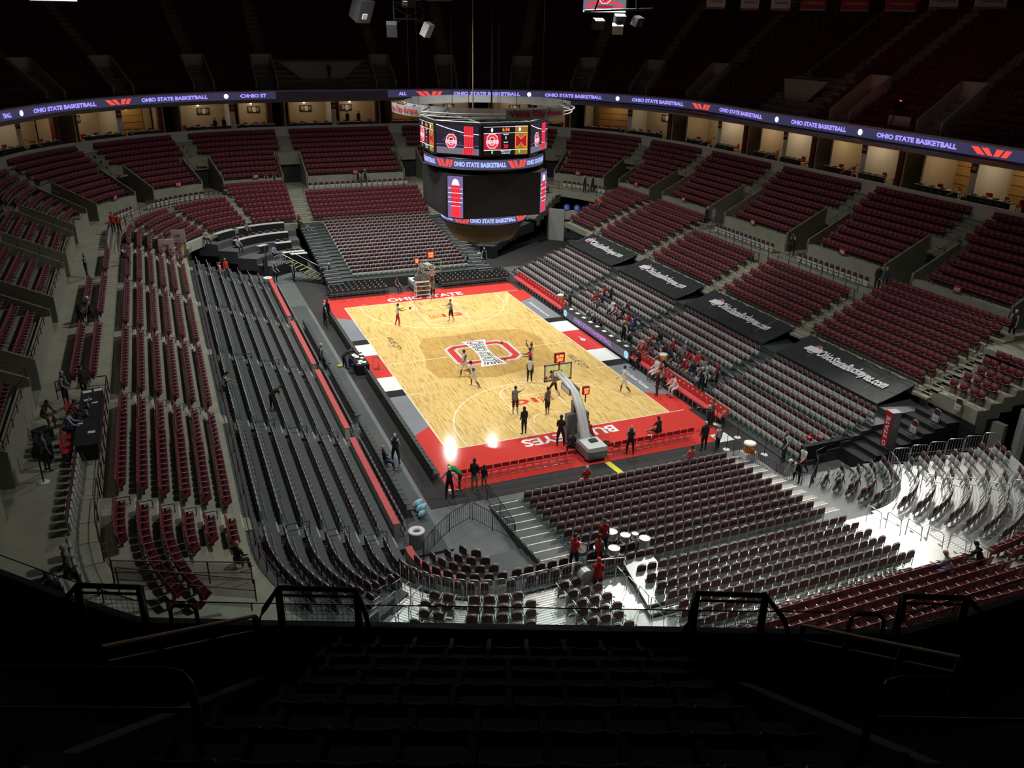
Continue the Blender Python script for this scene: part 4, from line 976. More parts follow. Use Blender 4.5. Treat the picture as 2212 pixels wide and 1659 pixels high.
# handrails on the stairs between fixed banks
for k, s in enumerate(AR[:4]):
    rail([P3(s + .45, 20.6, 3.2), P3(s + .45, 22.6, 4.0)], .75, concrete_d if 0 else maroon_d, 'short handrail in the %s stair of the right bank, lower part' % nth(k), (1, .6), r=.02, pitch=1.)
    rail([P3(s + .45, 23.3, 4.3), P3(s + .45, 24.7, 4.85)], .75, maroon_d, 'short handrail in the %s stair of the right bank, upper part' % nth(k), (1, .6), r=.02, pitch=1.)
for k, s in enumerate(AL):
    for j in range(5): rail([P3(s, 20.75 + .8 * j, zfix(j)), P3(s, 21.3 + .8 * j, zfix(j))], .75, darkmetal, 'dark stair rail, %s step, %s stair of the left bank' % (nth(j), nth(k)), (1, .55), r=.018, pitch=.6)
    for j in range(0, 6, 2): rail([P3(s, 13.5 + .87 * j, .5 + .34 * j), P3(s, 14.5 + .87 * j, .5 + .34 * j)], .7, darkmetal, 'black stair rail, %s step, %s stair of the left grey stand' % (nth(j), nth(k)), (1, .55), r=.02, pitch=1)
# crowd barriers: frame tube with upright bars
bar_cache = {}
def barrier(p, q, h, m, label, n=None, group=None):
    p, q = Vector(p), Vector(q); L_ = (q - p).length; key = (round(L_, 1), round(h, 2), m.name)
    a = math.atan2(q.y - p.y, q.x - p.x); dz = q.z - p.z
    if key not in bar_cache:
        mb = MB(); mb.tube([(0, 0, 0), (0, 0, h - .1), (.1, 0, h), (L_ - .1, 0, h), (L_, 0, h - .1), (L_, 0, 0)], .022, 5); mb.tube([(0, 0, .12), (L_, 0, .12)], .016, 4)
        b_ = MB(); n_ = int(L_ / .14); b_.tube([(0, 0, .12), (0, 0, h)], .009, 4); bar_cache[key] = (mb.mesh('crowd_barrier', m), b_.mesh('bar', m), n_)
    me, bm_, n_ = bar_cache[key]
    o = bpy.data.objects.new('crowd_barrier', me); COL.objects.link(o); o.location = p; o.rotation_euler = (0, -math.atan2(dz, L_), a); tag(o, label, 'barrier', group)
    for k in range(1, n_):
        c = bpy.data.objects.new('bar', bm_); COL.objects.link(c); c.parent = o; c.location = (L_ * k / n_, 0, 0)
    return o
steel = mat('galvanised_steel', (.55, .56, .56), .32, .7, noise=.05)
S = sseq(161.5, 186.9, 2.45, True)
for k, (a, b) in enumerate(zip(S[:-1], S[1:])): barrier(P3(a, 14.15, .95), P3(b, 14.15, .95), 1.0, steel, 'galvanised barrier, %s from the left, edging the aluminium deck' % nth(k), group='galvanised barriers before the armchairs')
barrier(P3(187.1, 14.2, .95), P3(188.9, 14.6, .95), 1.0, steel, 'galvanised barrier beside the drummers at the end of the metal deck')
S = sseq(-51.5, -30.3, 2.4)
for k, (a, b) in enumerate(zip(S[:-1], S[1:])): barrier(P3(a, 14.2, .9), P3(b, 14.2, .9), .95, steel, 'galvanised barrier, %s along the near right metal deck edge' % nth(k), group='barriers of the near right corner')
for k in range(6): barrier(P3(-30.4, 14.4 + 1.02 * k, 1.0 + .15 * k), P3(-30.4, 15.35 + 1.02 * k, 1.0 + .15 * k), 1.0, steel, 'rounded steel barrier, %s from the left, before the tunnel curtain' % nth(k), group='barriers before the tunnel curtain')
for k in range(5):
    (x, y), an = PS(-40.2 - (k % 2) * .6, 15.2 + 1.0 * k); mb = MB(); z = 1.0 + .12 * int((.9 + 1.0 * k) / .8)
    u = Vector((math.cos(an), math.sin(an), 0)); b0 = Vector((x, y, z)); mb.tube([b0, b0 + Vector((0, 0, .8)), b0 + u * .12 + Vector((0, 0, .9)), b0 + u * .85 + Vector((0, 0, .9)), b0 + u * .95 + Vector((0, 0, .8)), b0 + u * .95 + Vector((0, 0, .1))], .024, 6)
    mb.tube([b0 + Vector((0, 0, .5)), b0 + u * .95 + Vector((0, 0, .5))], .018, 5); tag(mb.build('stair_rail', steel), 'looped steel stair rail, %s going up the near right metal deck' % nth(k), 'rail')
for k in range(6):
    (x, y), an = PS(202.0 + .25 * k, 15.0 + .95 * k); z = 1.05 + .13 * k; mb = MB()
    u = Vector((math.cos(an), math.sin(an), 0)); b0 = Vector((x, y, z)); mb.tube([b0, b0 + Vector((0, 0, .85)), b0 + u * .1 + Vector((0, 0, .92)), b0 + u * .8 + Vector((0, 0, .92)), b0 + u * .9, ], .024, 6)
    mb.tube([b0 + Vector((0, 0, .5)), b0 + u * .85 + Vector((0, 0, .5))], .018, 5); tag(mb.build('stair_rail', steel), 'looped steel stair rail, %s from the court, on the bright metal stair at right' % nth(k), 'rail')
for k, s in enumerate((166.6, 168.6, 188.2)):
    for j in range(4):
        (x, y), an = PS(s, 14.9 + .95 * j); z = 1.0 + .14 * j; mb = MB()
        u = Vector((math.cos(an), math.sin(an), 0)); b0 = Vector((x, y, z)); mb.tube([b0, b0 + Vector((0, 0, .85)), b0 + u * .1 + Vector((0, 0, .92)), b0 + u * .75 + Vector((0, 0, .92)), b0 + u * .8 + Vector((0, 0, .05))], .022, 6)
        tag(mb.build('stair_rail', steel), 'looped steel rail, %s step, %s line of rails on the deck below us' % (nth(j), nth(k)), 'rail')
def blackfence(pts, label):
    for k, (p, q) in enumerate(zip(pts[:-1], pts[1:])): barrier(p, q, 1.05, darkmetal, 'black picket barrier, %s panel, %s' % (nth(k), label), group='black picket barriers ' + label)
blackfence([(-7.45, -20.5, 0), (-7.45, -22.4, 0), (-7.5, -24.4, 0)], 'by the near stand stairs')
blackfence([(-12.1, -24.5, 0), (-11.3, -23.6, 0), (-10.2, -22.6, 0), (-8.9, -21.9, 0)], 'before the small curved stand, left')
blackfence([(-8.8, -22.0, 0), (-8.2, -23.3, 0), (-7.55, -24.5, 0)], 'before the small curved stand, right')
blackfence([(7.8, -20.9, 0), (8.0, -22.5, 0), (8.3, -24.1, 0), (8.7, -25.6, 0)], 'right of the near stand')
blackfence([(9.2, -25.8, 0), (10.7, -24.6, 0), (11.3, -23.7, 0), (12.6, -23.3, 0), (14.2, -23.2, 0)], 'around the near right gate')
blackfence([P3(93.2, 13.2, 2.0), P3(90.6, 13.4, 1.4), P3(88, 13.4, 1.2)], 'by the press platform')
# tunnel curtains and the grey walls of the corner tunnels
curvewall('curtain_wall', -27.6, -23.4, 20.1, 20.18, 0, 2.4, black_cl); terrace('black_steps', -26.6, -23.45, [(13.4 + .75 * k, 14.15 + .75 * k + .2 * (k == 7), .8 + .24 * k) for k in range(8)], black_cl, 0); curvewall('curtain_wall', -23.3, -23.0, 10.8, 20.4, 0, lambda s: 1.2, black_cl)
mb = MB()
A, B = PS(-30.0, 21.6)[0], PS(-26.6, 21.6)[0]; C_, D_ = PS(-30, 29)[0], PS(-26.6, 29)[0]
mb.slab([(15.0, -26.6), (20.4, -27.6), (20.4, -27.5), (15.0, -26.5)], 0, 1.6); struct(mb.build('curtain_wall', black_cl))
gw = mat('tunnel_grey_wall', (.25, .25, .23), .7, noise=.08)
def wallseg(p, q, z0, z1, th, m, nm='wall_tunnel'):
    mb = MB(); p, q = Vector(p), Vector(q); a = math.atan2(q.y - p.y, q.x - p.x); c = (p + q) / 2; mb.box((c.x, c.y, (z0 + z1) / 2), ((q - p).length, th, z1 - z0), a); return struct(mb.build(nm, m))
wallseg((22.6, -27.6), (27.5, -31.5), 0, 3.3, .3, gw); wallseg((21.6, -27.2), (21.2, -23.4), 0, 2.5, .3, concrete); terrace('seating_terrace', -27.4, -22.9, [(20.2 + .8 * k, 21.0 + .8 * k, zfix(k) + .12) for k in range(6)], concrete, 2.4)
wallseg((22.2, -27.9), (22.7, -27.2), 0, 3.4, .3, mat('white_post', (.5, .5, .46), .6))
wallseg((22.4, -28.2), (27.5, -32.2), 3.3, 4.4, .4, mat('white_beam', (.62, .62, .60), .5), 'wall_beam')
for k in range(3):
    mb = MB(); e_ = empty('sponsor_disc', (22.9 + .75 * k, -28.3 - .6 * k, 3.95), R(-38) + PI, 'round blue sponsor disc, %s from the left, on the near right tunnel beam' % nth(k), 'sign')
    decal('disc', [(circ2(0, 0, .42, 20), 0, 0), (fit_text('K', .36, .42, bold=.02), 1, 1)], lambda u, v, h: (u, .22 + h + .02, v), [mat('disc_blue', (.02, .04, .22), .4), white_p], e_)
# far right tunnel portal
wallseg((20.3, 32.2), (20.9, 34.2), 0, 3.6, .5, mat('portal_white', (.42, .42, .38), .6)); wallseg((21.6, 30.9), (25.8, 27.6), 2.6, 3.6, .4, M['portal_white'], 'wall_beam'); wallseg((20.3, 32.2), (21.6, 31.0), 0, 3.6, .4, M['portal_white'])
wallseg((22.2, 33.6), (26.6, 29.8), 0, 3.0, .2, mat('tunnel_dark', (.05, .05, .045), .8))
for k in range(3):
    e_ = empty('sponsor_disc', (21.6 + .95 * k, 30.6 - .72 * k, 3.95), R(-38), 'round blue sponsor disc, %s from the left, above the far right tunnel' % nth(k), 'sign')
    decal('disc', [(circ2(0, 0, .38, 18), 0, 0), (fit_text('K', .3, .36, bold=.02), 1, 1)], lambda u, v, h: (u, -h, v), [mat('disc_bright_blue', (.06, .16, .7), .4), white_p], e_)  # far discs take a brighter blue than the near ones
(x, y) = (23.0, 29.3); e_ = empty('exit_sign', (x, y, 3.05), R(-38), 'red exit sign on the beam over the far right tunnel', 'sign'); mb = MB(); mb.box((0, 0, 0), (.5, .1, .25)); mb.build('sign_box', M['exit_red'], e_)
decal('sign_lettering', [(fit_text('EXIT', .4, .16), 0, 0)], lambda u, v, h: (u, -.055 - h, v), [M['exit_letter']], e_)
# far left corner: pale beam over the opening with two sponsor boards
wallseg((-20.8, 26.5), (-17.6, 31.0), 2.6, 3.5, .4, mat('beam_cream', (.46, .45, .38), .7), 'wall_beam'); wallseg((-21.2, 25.9), (-20.6, 26.8), 0, 3.4, .5, M['beam_cream'])
for k, (x, y) in enumerate(((-21.3, 24.0), (-20.2, 27.6))):
    e_ = empty('sponsor_board', (x, y, 3.9), R(-12), 'white and orange sponsor board, %s, over the far left corner opening' % ('left one' if k == 0 else 'right one'), 'sign')
    mb = MB(); mb.box((0, 0, 0), (1.25, .08, 2.1)); mb.build('board', white_p, e_)
    decal('board_print', [(rect2(-.6, -.95, .6, -.35), 0, 0), (rect2(-.6, -.3, .6, -.1), 1, 0), (fit_text('D&B', .6, .3, -.1, .5, bold=.03), 1, 1), (fit_text('DUNCAN', .9, .16, 0, .1), 2, 1)], lambda u, v, h: (u, -.045 - h, v), [mat('sponsor_orange', (.75, .42, .03), .5), mat('sponsor_red', (.55, .08, .02), .5), mat('sponsor_grey', (.3, .3, .3), .5)], e_)
# red-topped wall along the left, in sections, with the padded red cap
wallw = mat('wall_offwhite', (.48, .47, .42), .7, noise=.08); cap = mat('red_wall_pad', (.58, .07, .07), .55, noise=.1)
for k, (a, b) in enumerate(((106.8, 118.4), (119.7, 129.6), (130.7, 140.5), (141.8, 151.6), (153.6, 172))):
    e_ = empty('padded_wall', (0, 0, 0), 0, 'off-white wall with red padded top, %s section from the far end, left of court' % nth(k), 'wall')
    curvewall('wall_body', a, b, 12.7, 12.98, 0, .98, wallw, st=False).parent = e_; curvewall('red_cap', a, b, 12.68, 13.0, .98, 1.04, cap, st=False).parent = e_
# black tarps with the web address
tarp = bpy.data.materials.new('black_tarp'); tarp.use_nodes = True; M['black_tarp'] = tarp
nt = tarp.node_tree; b = nt.nodes['Principled BSDF']; b.inputs['Base Color'].default_value = (.024, .026, .029, 1); b.inputs['Roughness'].default_value = .6; b.inputs['Specular IOR Level'].default_value = .3
tc = nt.nodes.new('ShaderNodeTexCoord'); wv = nt.nodes.new('ShaderNodeTexNoise'); wv.inputs['Scale'].default_value = 1.3; wv.inputs['Detail'].default_value = 3; wv.inputs['Distortion'].default_value = 1.2
bp = nt.nodes.new('ShaderNodeBump'); bp.inputs['Strength'].default_value = .5; bp.inputs['Distance'].default_value = .12
nt.links.new(tc.outputs['Object'], wv.inputs['Vector']); nt.links.new(wv.outputs['Fac'], bp.inputs['Height']); nt.links.new(bp.outputs['Normal'], b.inputs['Normal'])
tw = mat('tarp_print_white', (.80, .80, .80), .6); tr_ = mat('tarp_print_red', (.55, .05, .05), .4)
for k, (y0, y1) in enumerate(((-22.1, -12.7), (-11.0, -1.1), (.3, 9.9), (11.4, 20.6))):
    nm = ORD[k]; e_ = empty('seat_tarp', (0, 0, 0), 0, 'black tarp printed with the web address, %s from the right, covering rows of the stand' % nm, 'tarp')
    mb = MB(); nx, ny = 14, 30; V = []; F = []
    def tz(x, y):
        t = (x - 17.0) / 3.05; base = 2.42 + .95 * t; sag = -.10 * math.sin(PI * t) * (1 + .5 * math.sin(y * 2.1 + k)); fr_ = max(0, (t - .6)) * .22 * math.sin(y * 5.3 + 2 * k + 3 * t) * math.sin(y * 1.7 + k)
        return base + sag + fr_
    for i in range(nx + 1):
        for j in range(ny + 1): x = 17.0 + 2.85 * i / nx; y = y0 + (y1 - y0) * j / ny; V.append((x, y, tz(x, y)))
    for i in range(nx):
        for j in range(ny): a = i * (ny + 1) + j; F.append((a, a + 1, a + ny + 2, a + ny + 1))
    mb.add(V, F, 0, True); s0 = 17.02; mb.add([(s0, y0, 2.42), (s0, y1, 2.42), (s0, y1, 1.9), (s0, y0, 1.9)], [(0, 1, 2, 3)])
    mb.build('sheet', tarp, e_)
    f = lambda u, v, h: (18.75 + v, (y0 + y1) / 2 - u, max(tz(18.75 + v, (y0 + y1) / 2 - u), 2.42 + .95 * ((18.75 + v - 17.0) / 3.05) - .12) + .02 + h)
    Wt = fit_text('OhioStateBuckeyes.com', 6.1, .95, .65, -.15, bold=.035, shear=.22)
    def sub(it):    # keep lettering clear of the sheet
        return it
    lg = [(tr2(i_, lambda p: (p[0] * .34 - 3.05, p[1] * .34 + .1)), {'w': 0, 'k': 0, 'r': 1}[c], n_) for n_, (i_, c) in enumerate(block_o(1.0, 1.25))]
    decal('tarp_lettering', [(sub(Wt), 0, 3)] + lg + [(poly2([(-3.75, -.25), (-3.6, .25), (-2.4, .28), (-2.3, -.05), (-2.55, -.2), (-3.6, -.3)]), 0, 4)], f, [tw, tr_], e_, lift=.012)
    for q_ in range(6):
        mb = MB(); y = y0 + .05 + (y1 - y0 - .1) * q_ / 5; mb.tube([(17.1, y, 1.95), (17.1, y, 2.36)], .02, 5); mb.tube([(17.05, y, 2.3), (20.0, y, 3.25)], .02, 5); mb.build('support_frame', frame_grey, e_)
mbx = None
# ================================================================== CENTRE-HUNG SCOREBOARD
sb_ = empty('scoreboard', (0, 0, 0), 0, 'large black multi-sided scoreboard hanging over the court with lit screens and ribbons', 'scoreboard')
blkm = mat('scoreboard_black', (.018, .018, .019), .5, noise=.1); offs = mat('screen_off', (.036, .036, .036), .7, spec=.2)
scr_bg = emis('screen_dark', (.018, .012, .03), 1.); s_red = emis('screen_red', (1, .035, .06), 1.0); s_wht = emis('screen_white', (.95, .92, 1), 1.15); s_gry = emis('screen_grey', (.17, .15, .20), 1.); s_pur = emis('screen_purple', (.19, .14, .34), 1)
s_org = emis('screen_orange', (1, .22, .03), 1.2); s_brn = emis('screen_brown', (.32, .17, .02), 1.); s_crm = emis('screen_crimson', (.42, .01, .03), 1.)
SM = [scr_bg, s_red, s_wht, s_gry, s_pur, s_org, s_brn, s_crm, grn, blk]
def osu_logo(x, y, k):
    out = []
    for n_, (i_, c) in enumerate(block_o(1, 1.25)): out.append((tr2(i_, lambda p: (p[0] * k + x, p[1] * k + y)), {'w': 2, 'k': 0, 'r': 1}[c], 3 + n_))
    out.append((fit_text('OHIO STATE', 2.6 * k, .75 * k, x, y - .12 * k, bold=.09), 2, 8)); out.append((fit_text('OHIO STATE', 2.5 * k, .62 * k, x, y - .12 * k, bold=-.0), 1, 9)); return out
def scr_score(w_, h_):
    it = [(rect2(-w_, -h_, w_, h_), 9, 0), (rect2(-w_, -h_ * .62, -w_ * .15, h_ * .52), 7, 1), (rect2(w_ * .42, -h_, w_, h_), 6, 1), (rect2(-w_, h_ * .5, w_, h_ * .53), 2, 2), (rect2(-w_, -h_ * .66, w_, -h_ * .62), 2, 2), (rect2(-w_, h_ * .93, w_, h_ * .96), 2, 2),
          (rect2(-w_ * .22, -h_ * .6, w_ * .42, h_ * .5), 9, 2), (fit_text('6:36', .52, .24, 0, h_ * .76, bold=.03), 5, 3), (circ2(-w_ * .63, h_ * .74, .08, 12, .13), 2, 3), (circ2(w_ * .63, h_ * .74, .08, 12, .13), 2, 3), (fit_text('PERIOD', .36, .08, 0, h_ * .42), 2, 3), (fit_text('1', .05, .2, 0, h_ * .2), 2, 3),
          (fit_text('SHOT', .3, .08, 0, -h_ * .12), 2, 3), (fit_text('30', .32, .26, 0, -h_ * .4, bold=.02), 1, 3), (fit_text('TIMEOUTS LEFT', .75, .08, 0, -h_ * .72), 2, 3), (fit_text('TEAM FOULS', .6, .08, 0, -h_ * .87), 2, 3),
          (fit_text('M', .86, .8, w_ * .70, -h_ * .06, bold=.06), 5, 3), (fit_text('M', .74, .68, w_ * .70, -h_ * .06, bold=.02), 7, 4), (circ2(-w_ * .62, -h_ * .78, .06, 8, .12), 8, 3), (circ2(w_ * .62, -h_ * .78, .06, 8, .12), 8, 3)]
    return it + osu_logo(-w_ * .62, -h_ * .02, .33)
def scr_logo(w_, h_, cx=-.45):
    it = [(rect2(-w_, -h_, w_, h_), 0, 0), (rect2(-w_, -h_, w_, -h_ * .55), 3, 1), (rect2(-w_, -h_ * .38, w_, -h_ * .34), 4, 2)]
    n = 16
    for a, b in zip(range(n), range(1, n + 1)):
        xa, xb = -w_ + 2 * w_ * a / n, -w_ + 2 * w_ * b / n; ya, yb = h_ * (.95 - .55 * math.sin(PI * .5 * a / n)), h_ * (.95 - .55 * math.sin(PI * .5 * b / n)); it.append((poly2([(xa, ya), (xb, yb), (xb, yb + .05), (xa, ya + .05)]), 2, 2))
    for k in range(9): x, y = rng.uniform(-w_ * .9, w_ * .2), rng.uniform(-h_ * .3, h_ * .5); it.append((rect2(x, y, x + .25, y + .025), 4, 2))
    x0 = w_ * .3; it.append((rect2(x0, -h_ * .98, x0 + .68, h_ * .96), 7, 3))
    for k in range(6): it.append((rect2(x0 + .03 + .11 * k, -h_ * .45, x0 + .10 + .11 * k, h_ * .94), 1, 4))
    for k in range(5): it.append((poly2([(x0 - .1 + .17 * k, -h_ * .98), (x0 + .03 + .17 * k, -h_ * .98), (x0 + .05 + .15 * k, -h_ * .55), (x0 - .02 + .15 * k, -h_ * .55)]), 1, 4))
    it.append((rect2(x0, -h_ * .5, x0 + .7, -h_ * .47), 2, 5)); it.append((rect2(x0 - .02, h_ * .3, x0 + .7, h_ * .33), 2, 5))
    return it + osu_logo(cx, -.12 * h_, .32)
ROct = 4.42; zt0, zt1 = 15.2, 17.1
mb = MB(); mb.lathe([(ROct - .16, zt0 - .05), (ROct - .12, zt1 - .02)], 8, a0=R(22.5), sm=False)
mb.lathe([(ROct - .16, zt0 - .02), (3.9, zt0 - .25), (2.0, zt0 - .25)], 8, a0=R(22.5), sm=False); mb.build('upper_housing', blkm, sb_)
for k in range(8):
    an = R(-90 + 45 * k); ap_ = ROct * math.cos(PI / 8); w_ = ROct * math.sin(PI / 8) - .16; c = Vector((math.cos(an), math.sin(an), 0)); u_ = Vector((-math.sin(an), math.cos(an), 0))
    fr = MB(); zc = (zt0 + zt1) / 2; hh = (zt1 - zt0) / 2; tilt = -.04
    fr.box((c.x * (ap_ - .06), c.y * (ap_ - .06), zc), (w_ * 2 + .3, .1, hh * 2 + .1), an + PI / 2); so_ = fr.build('upper_screen', blkm, sb_)
    def f(u, v, h, c=c, u_=u_): q = c * (ap_ + .0 + h) + u_ * u; return (q.x, q.y, zc + v)
    decal('screen_image', (scr_score if k % 2 == 0 else scr_logo)(w_, hh - .04), f, SM, so_, lift=.004)
def bandtext(name, r, zc, h_, a_list, txt, wdt):
    """lit ribbon round a cylinder"""
    mb = MB(); mb.lathe([(r, zc - h_ / 2), (r, zc + h_ / 2)], 48); o = mb.build(name, emis('band_ground', (.075, .07, .15), 1.), sb_)
    mb = MB(); mb.lathe([(r - .3, zc - h_ / 2 - .06), (r + .04, zc - h_ / 2 - .06), (r + .04, zc - h_ / 2), (r - .01, zc - h_ / 2)], 48); mb.lathe([(r - .01, zc + h_ / 2), (r + .04, zc + h_ / 2), (r + .04, zc + h_ / 2 + .06), (r - .3, zc + h_ / 2 + .06)], 48); mb.build('band_trim', mat('band_trim_black', (.02, .02, .02), .4), o)
    bt = emis('band_text', (.42, .52, 1), 1.15)
    for a, kind in a_list:
        f = lambda u, v, h, a=a: ((r + .01 + h) * math.cos(a + u / r), (r + .01 + h) * math.sin(a + u / r), zc + v)
        if kind == 'T': decal('band_lettering', [(fit_text(txt, wdt, h_ * .52, bold=.05), 0, 0)], f, [bt], o, lift=.004)
        else: decal('band_mark', [(tr2(v, lambda p: (p[0] * h_ * 1.15, p[1] * h_ * .75)), 0, 0) for v in VEE], f, [rred], o, lift=.004)
tl = []
r = 4.12; per = 2 * PI / 5
for k in range(5): tl += [(R(-114) + per * k, 'T'), (R(-114) + per * (k + .5), 'V')]
bandtext('upper_band', r, 14.62, .62, tl, 'OHIO STATE BASKETBALL', 3.55)
r = 3.05; per = 2 * PI / 4; tl = []
for k in range(4): tl += [(R(-96) + per * k, 'T'), (R(-96) + per * (k + .5), 'V')]
bandtext('lower_band', r, 10.72, .56, tl, 'OHIO STATE BASKETBALL', 3.4)
mb = MB(); mb.lathe([(3.9, 14.25), (3.5, 14.0), (3.3, 13.9)], 32); mb.build('neck', blkm, sb_)
a_, b2 = 2.72, 3.62; z0, z1 = 11.1, 13.95
octp = [(a_, -b2), (b2, -a_), (b2, a_), (a_, b2), (-a_, b2), (-b2, a_), (-b2, -a_), (-a_, -b2)]
mb = MB(); mb.slab(octp, z0, z1); mb.build('lower_housing', blkm, sb_)
for k in range(8):
    p, q = Vector((*octp[k], 0)), Vector((*octp[(k + 1) % 8], 0)); m_ = (p + q) / 2; u_ = (q - p).normalized(); n_ = Vector((u_.y, -u_.x, 0)); L_ = (q - p).length
    if n_.dot(m_) < 0: n_ = -n_
    def f(u, v, h): w3 = m_ + n_ * (.012 + h) + u_ * u; return (w3.x, w3.y, (z0 + z1) / 2 + v)
    if L_ > 3: decal('dark_panel', [(rect2(-L_ / 2 + .05, -1.36, L_ / 2 - .05, 1.36), 0, 0)], f, [offs], sb_)
    else:
        it = [(rect2(-.56, -1.36, .56, 1.36), 4, 0), (poly2([(-.35, -1.3), (.42, -1.3), (.34, -.55), (-.26, -.55)]), 1, 1), (rect2(-.3, -.55, .36, .75), 7, 1), (poly2([(-.28, .75), (.34, .75), (.2, 1.12), (.0, 1.2), (-.16, 1.1)]), 2, 1)]
        for j in range(5): it.append((rect2(-.27 + .13 * j, -.5, -.19 + .13 * j, .8), 1, 2))
        for j in range(4): it.append((rect2(-.54, -.35 + .3 * j, .54, -.31 + .3 * j), 2, 1 if j % 2 else 3))
        it.append((rect2(-.3, -.6, .38, -.56), 2, 3)); decal('portrait_screen', it, f, SM, sb_, lift=.004)
mb = MB(); mb.lathe([(3.0, 10.45), (2.95, 10.38), (2.55, 9.6), (2.15, 9.02), (1.9, 8.95), (0.2, 8.95)], 40); mb.build('lower_cone', mat('cone_bronze_black', (.014, .011, .009), .55, spec=.25), sb_)
for k in range(4):
    a = R(-80) + PI / 2 * k
    def f(u, v, h, a=a):
        t = (v + .2) / .8; r_ = 2.36 + .42 * v + .25 * abs(v) * 0; return ((r_ + .06 + h) * math.cos(a + u / 2.4), (r_ + .06 + h) * math.sin(a + u / 2.4), 9.62 + v * .95)
    decal('cone_lettering', [(fit_text('VALUE CITY ARENA', 2.5, .34, bold=.02, shear=.1), 0, 0)], f, [mat('cone_gold_letter', (.62, .52, .36), .5)], sb_)
mb = MB()
for k in range(8):
    a, b = R(22.5 + 45 * k), R(67.5 + 45 * k); mb.tube([(4.3 * math.cos(a), 4.3 * math.sin(a), 17.25), (4.3 * math.cos(b), 4.3 * math.sin(b), 17.25)], .06, 6)
for t in (-1.7, 1.7): mb.tube([(t, -4, 17.25), (t, 4, 17.25)], .05, 6); mb.tube([(-4, t, 17.25), (4, t, 17.25)], .05, 6)
mb.build('top_frame', frame_grey, sb_)
mb = MB()
for x, y in ((-1.7, -1.7), (1.7, 1.7), (-1.7, 1.7), (1.7, -1.7)): mb.tube([(x, y, 17.2), (x, y, 30)], .02, 4)
mb.build('hoist_cable', darkmetal, sb_)
cab = MB(); cab.tube([(-.35, 1.2, 17.2), (-.35, 1.2, 30)], .045, 6); tag(cab.build('hanging_cable', mat('tan_cable', (.35, .24, .12), .6)), 'tan cable running up from the scoreboard centre', 'cable')
cab = MB(); cab.tube([(.95, 1.0, 17.2), (.95, 1.0, 30)], .06, 6); tag(cab.build('hanging_cable', darkmetal), 'thick dark cable just right of the tan one above the scoreboard', 'cable')
# ring truss with the arena name
rg = empty('ring_truss', (0, 0, 0), 0, 'round silver truss ring above the scoreboard carrying red arena lettering', 'truss')
alu = mat('brushed_ring', (.48, .48, .48), .6, .1, noise=.25, scale=1.2)
mb = MB(); mb.lathe([(5.35, 17.75), (5.4, 18.25)], 48); mb.lathe([(5.42, 18.25), (5.37, 17.75)], 48); mb.build('inner_band', alu, rg)
mb = MB()
for z, r_ in ((17.95, 6.15), (17.72, 6.0)): mb.tube([(r_ * math.cos(2 * PI * k / 48), r_ * math.sin(2 * PI * k / 48), z) for k in range(48)], .045, 5, closed=True)
mb.build('outer_tube', alu, rg)
tb = MB(); tb.tube([(5.4, 0, 18.2), (6.15, 0, 17.95)], .035, 4); tb.tube([(5.4, 0, 17.8), (6.0, 0, 17.72)], .03, 4); tm = tb.mesh('truss_strut', darkmetal)
for k in range(24): c = bpy.data.objects.new('truss_strut', tm); COL.objects.link(c); c.parent = rg; c.rotation_euler = (0, 0, 2 * PI * k / 24)
for a in (R(-76), R(-172), R(14), R(104)):
    mb = MB(); n = 12
    for k in range(n):
        p, q = a - .38 + .76 * k / n, a - .38 + .76 * (k + 1) / n; r_ = 6.2
        mb.add([(r_ * math.cos(p), r_ * math.sin(p), 17.62), (r_ * math.cos(q), r_ * math.sin(q), 17.62), (r_ * math.cos(q), r_ * math.sin(q), 18.22), (r_ * math.cos(p), r_ * math.sin(p), 18.22)], [(0, 1, 2, 3)])
    p_ = mb.build('name_panel', mat('name_panel_silver', (.42, .42, .42), .5, .2), rg)
    f = lambda u, v, h, a=a: ((6.23 + h) * math.cos(a + u / 6.2), (6.23 + h) * math.sin(a + u / 6.2), 17.92 + v)
    decal('name_lettering', [(fit_text('Value City Arena', 4.3, .46, bold=.03), 0, 0)], f, [mat('arena_red_letter', (.52, .03, .035), .4)], p_)
mb = MB()
for k in range(6): a = R(60 * k + 20); mb.tube([(5.5 * math.cos(a), 5.5 * math.sin(a), 18.2), (5.5 * math.cos(a), 5.5 * math.sin(a), 30)], .014, 4)
mb.build('hanger_cable', darkmetal, rg)
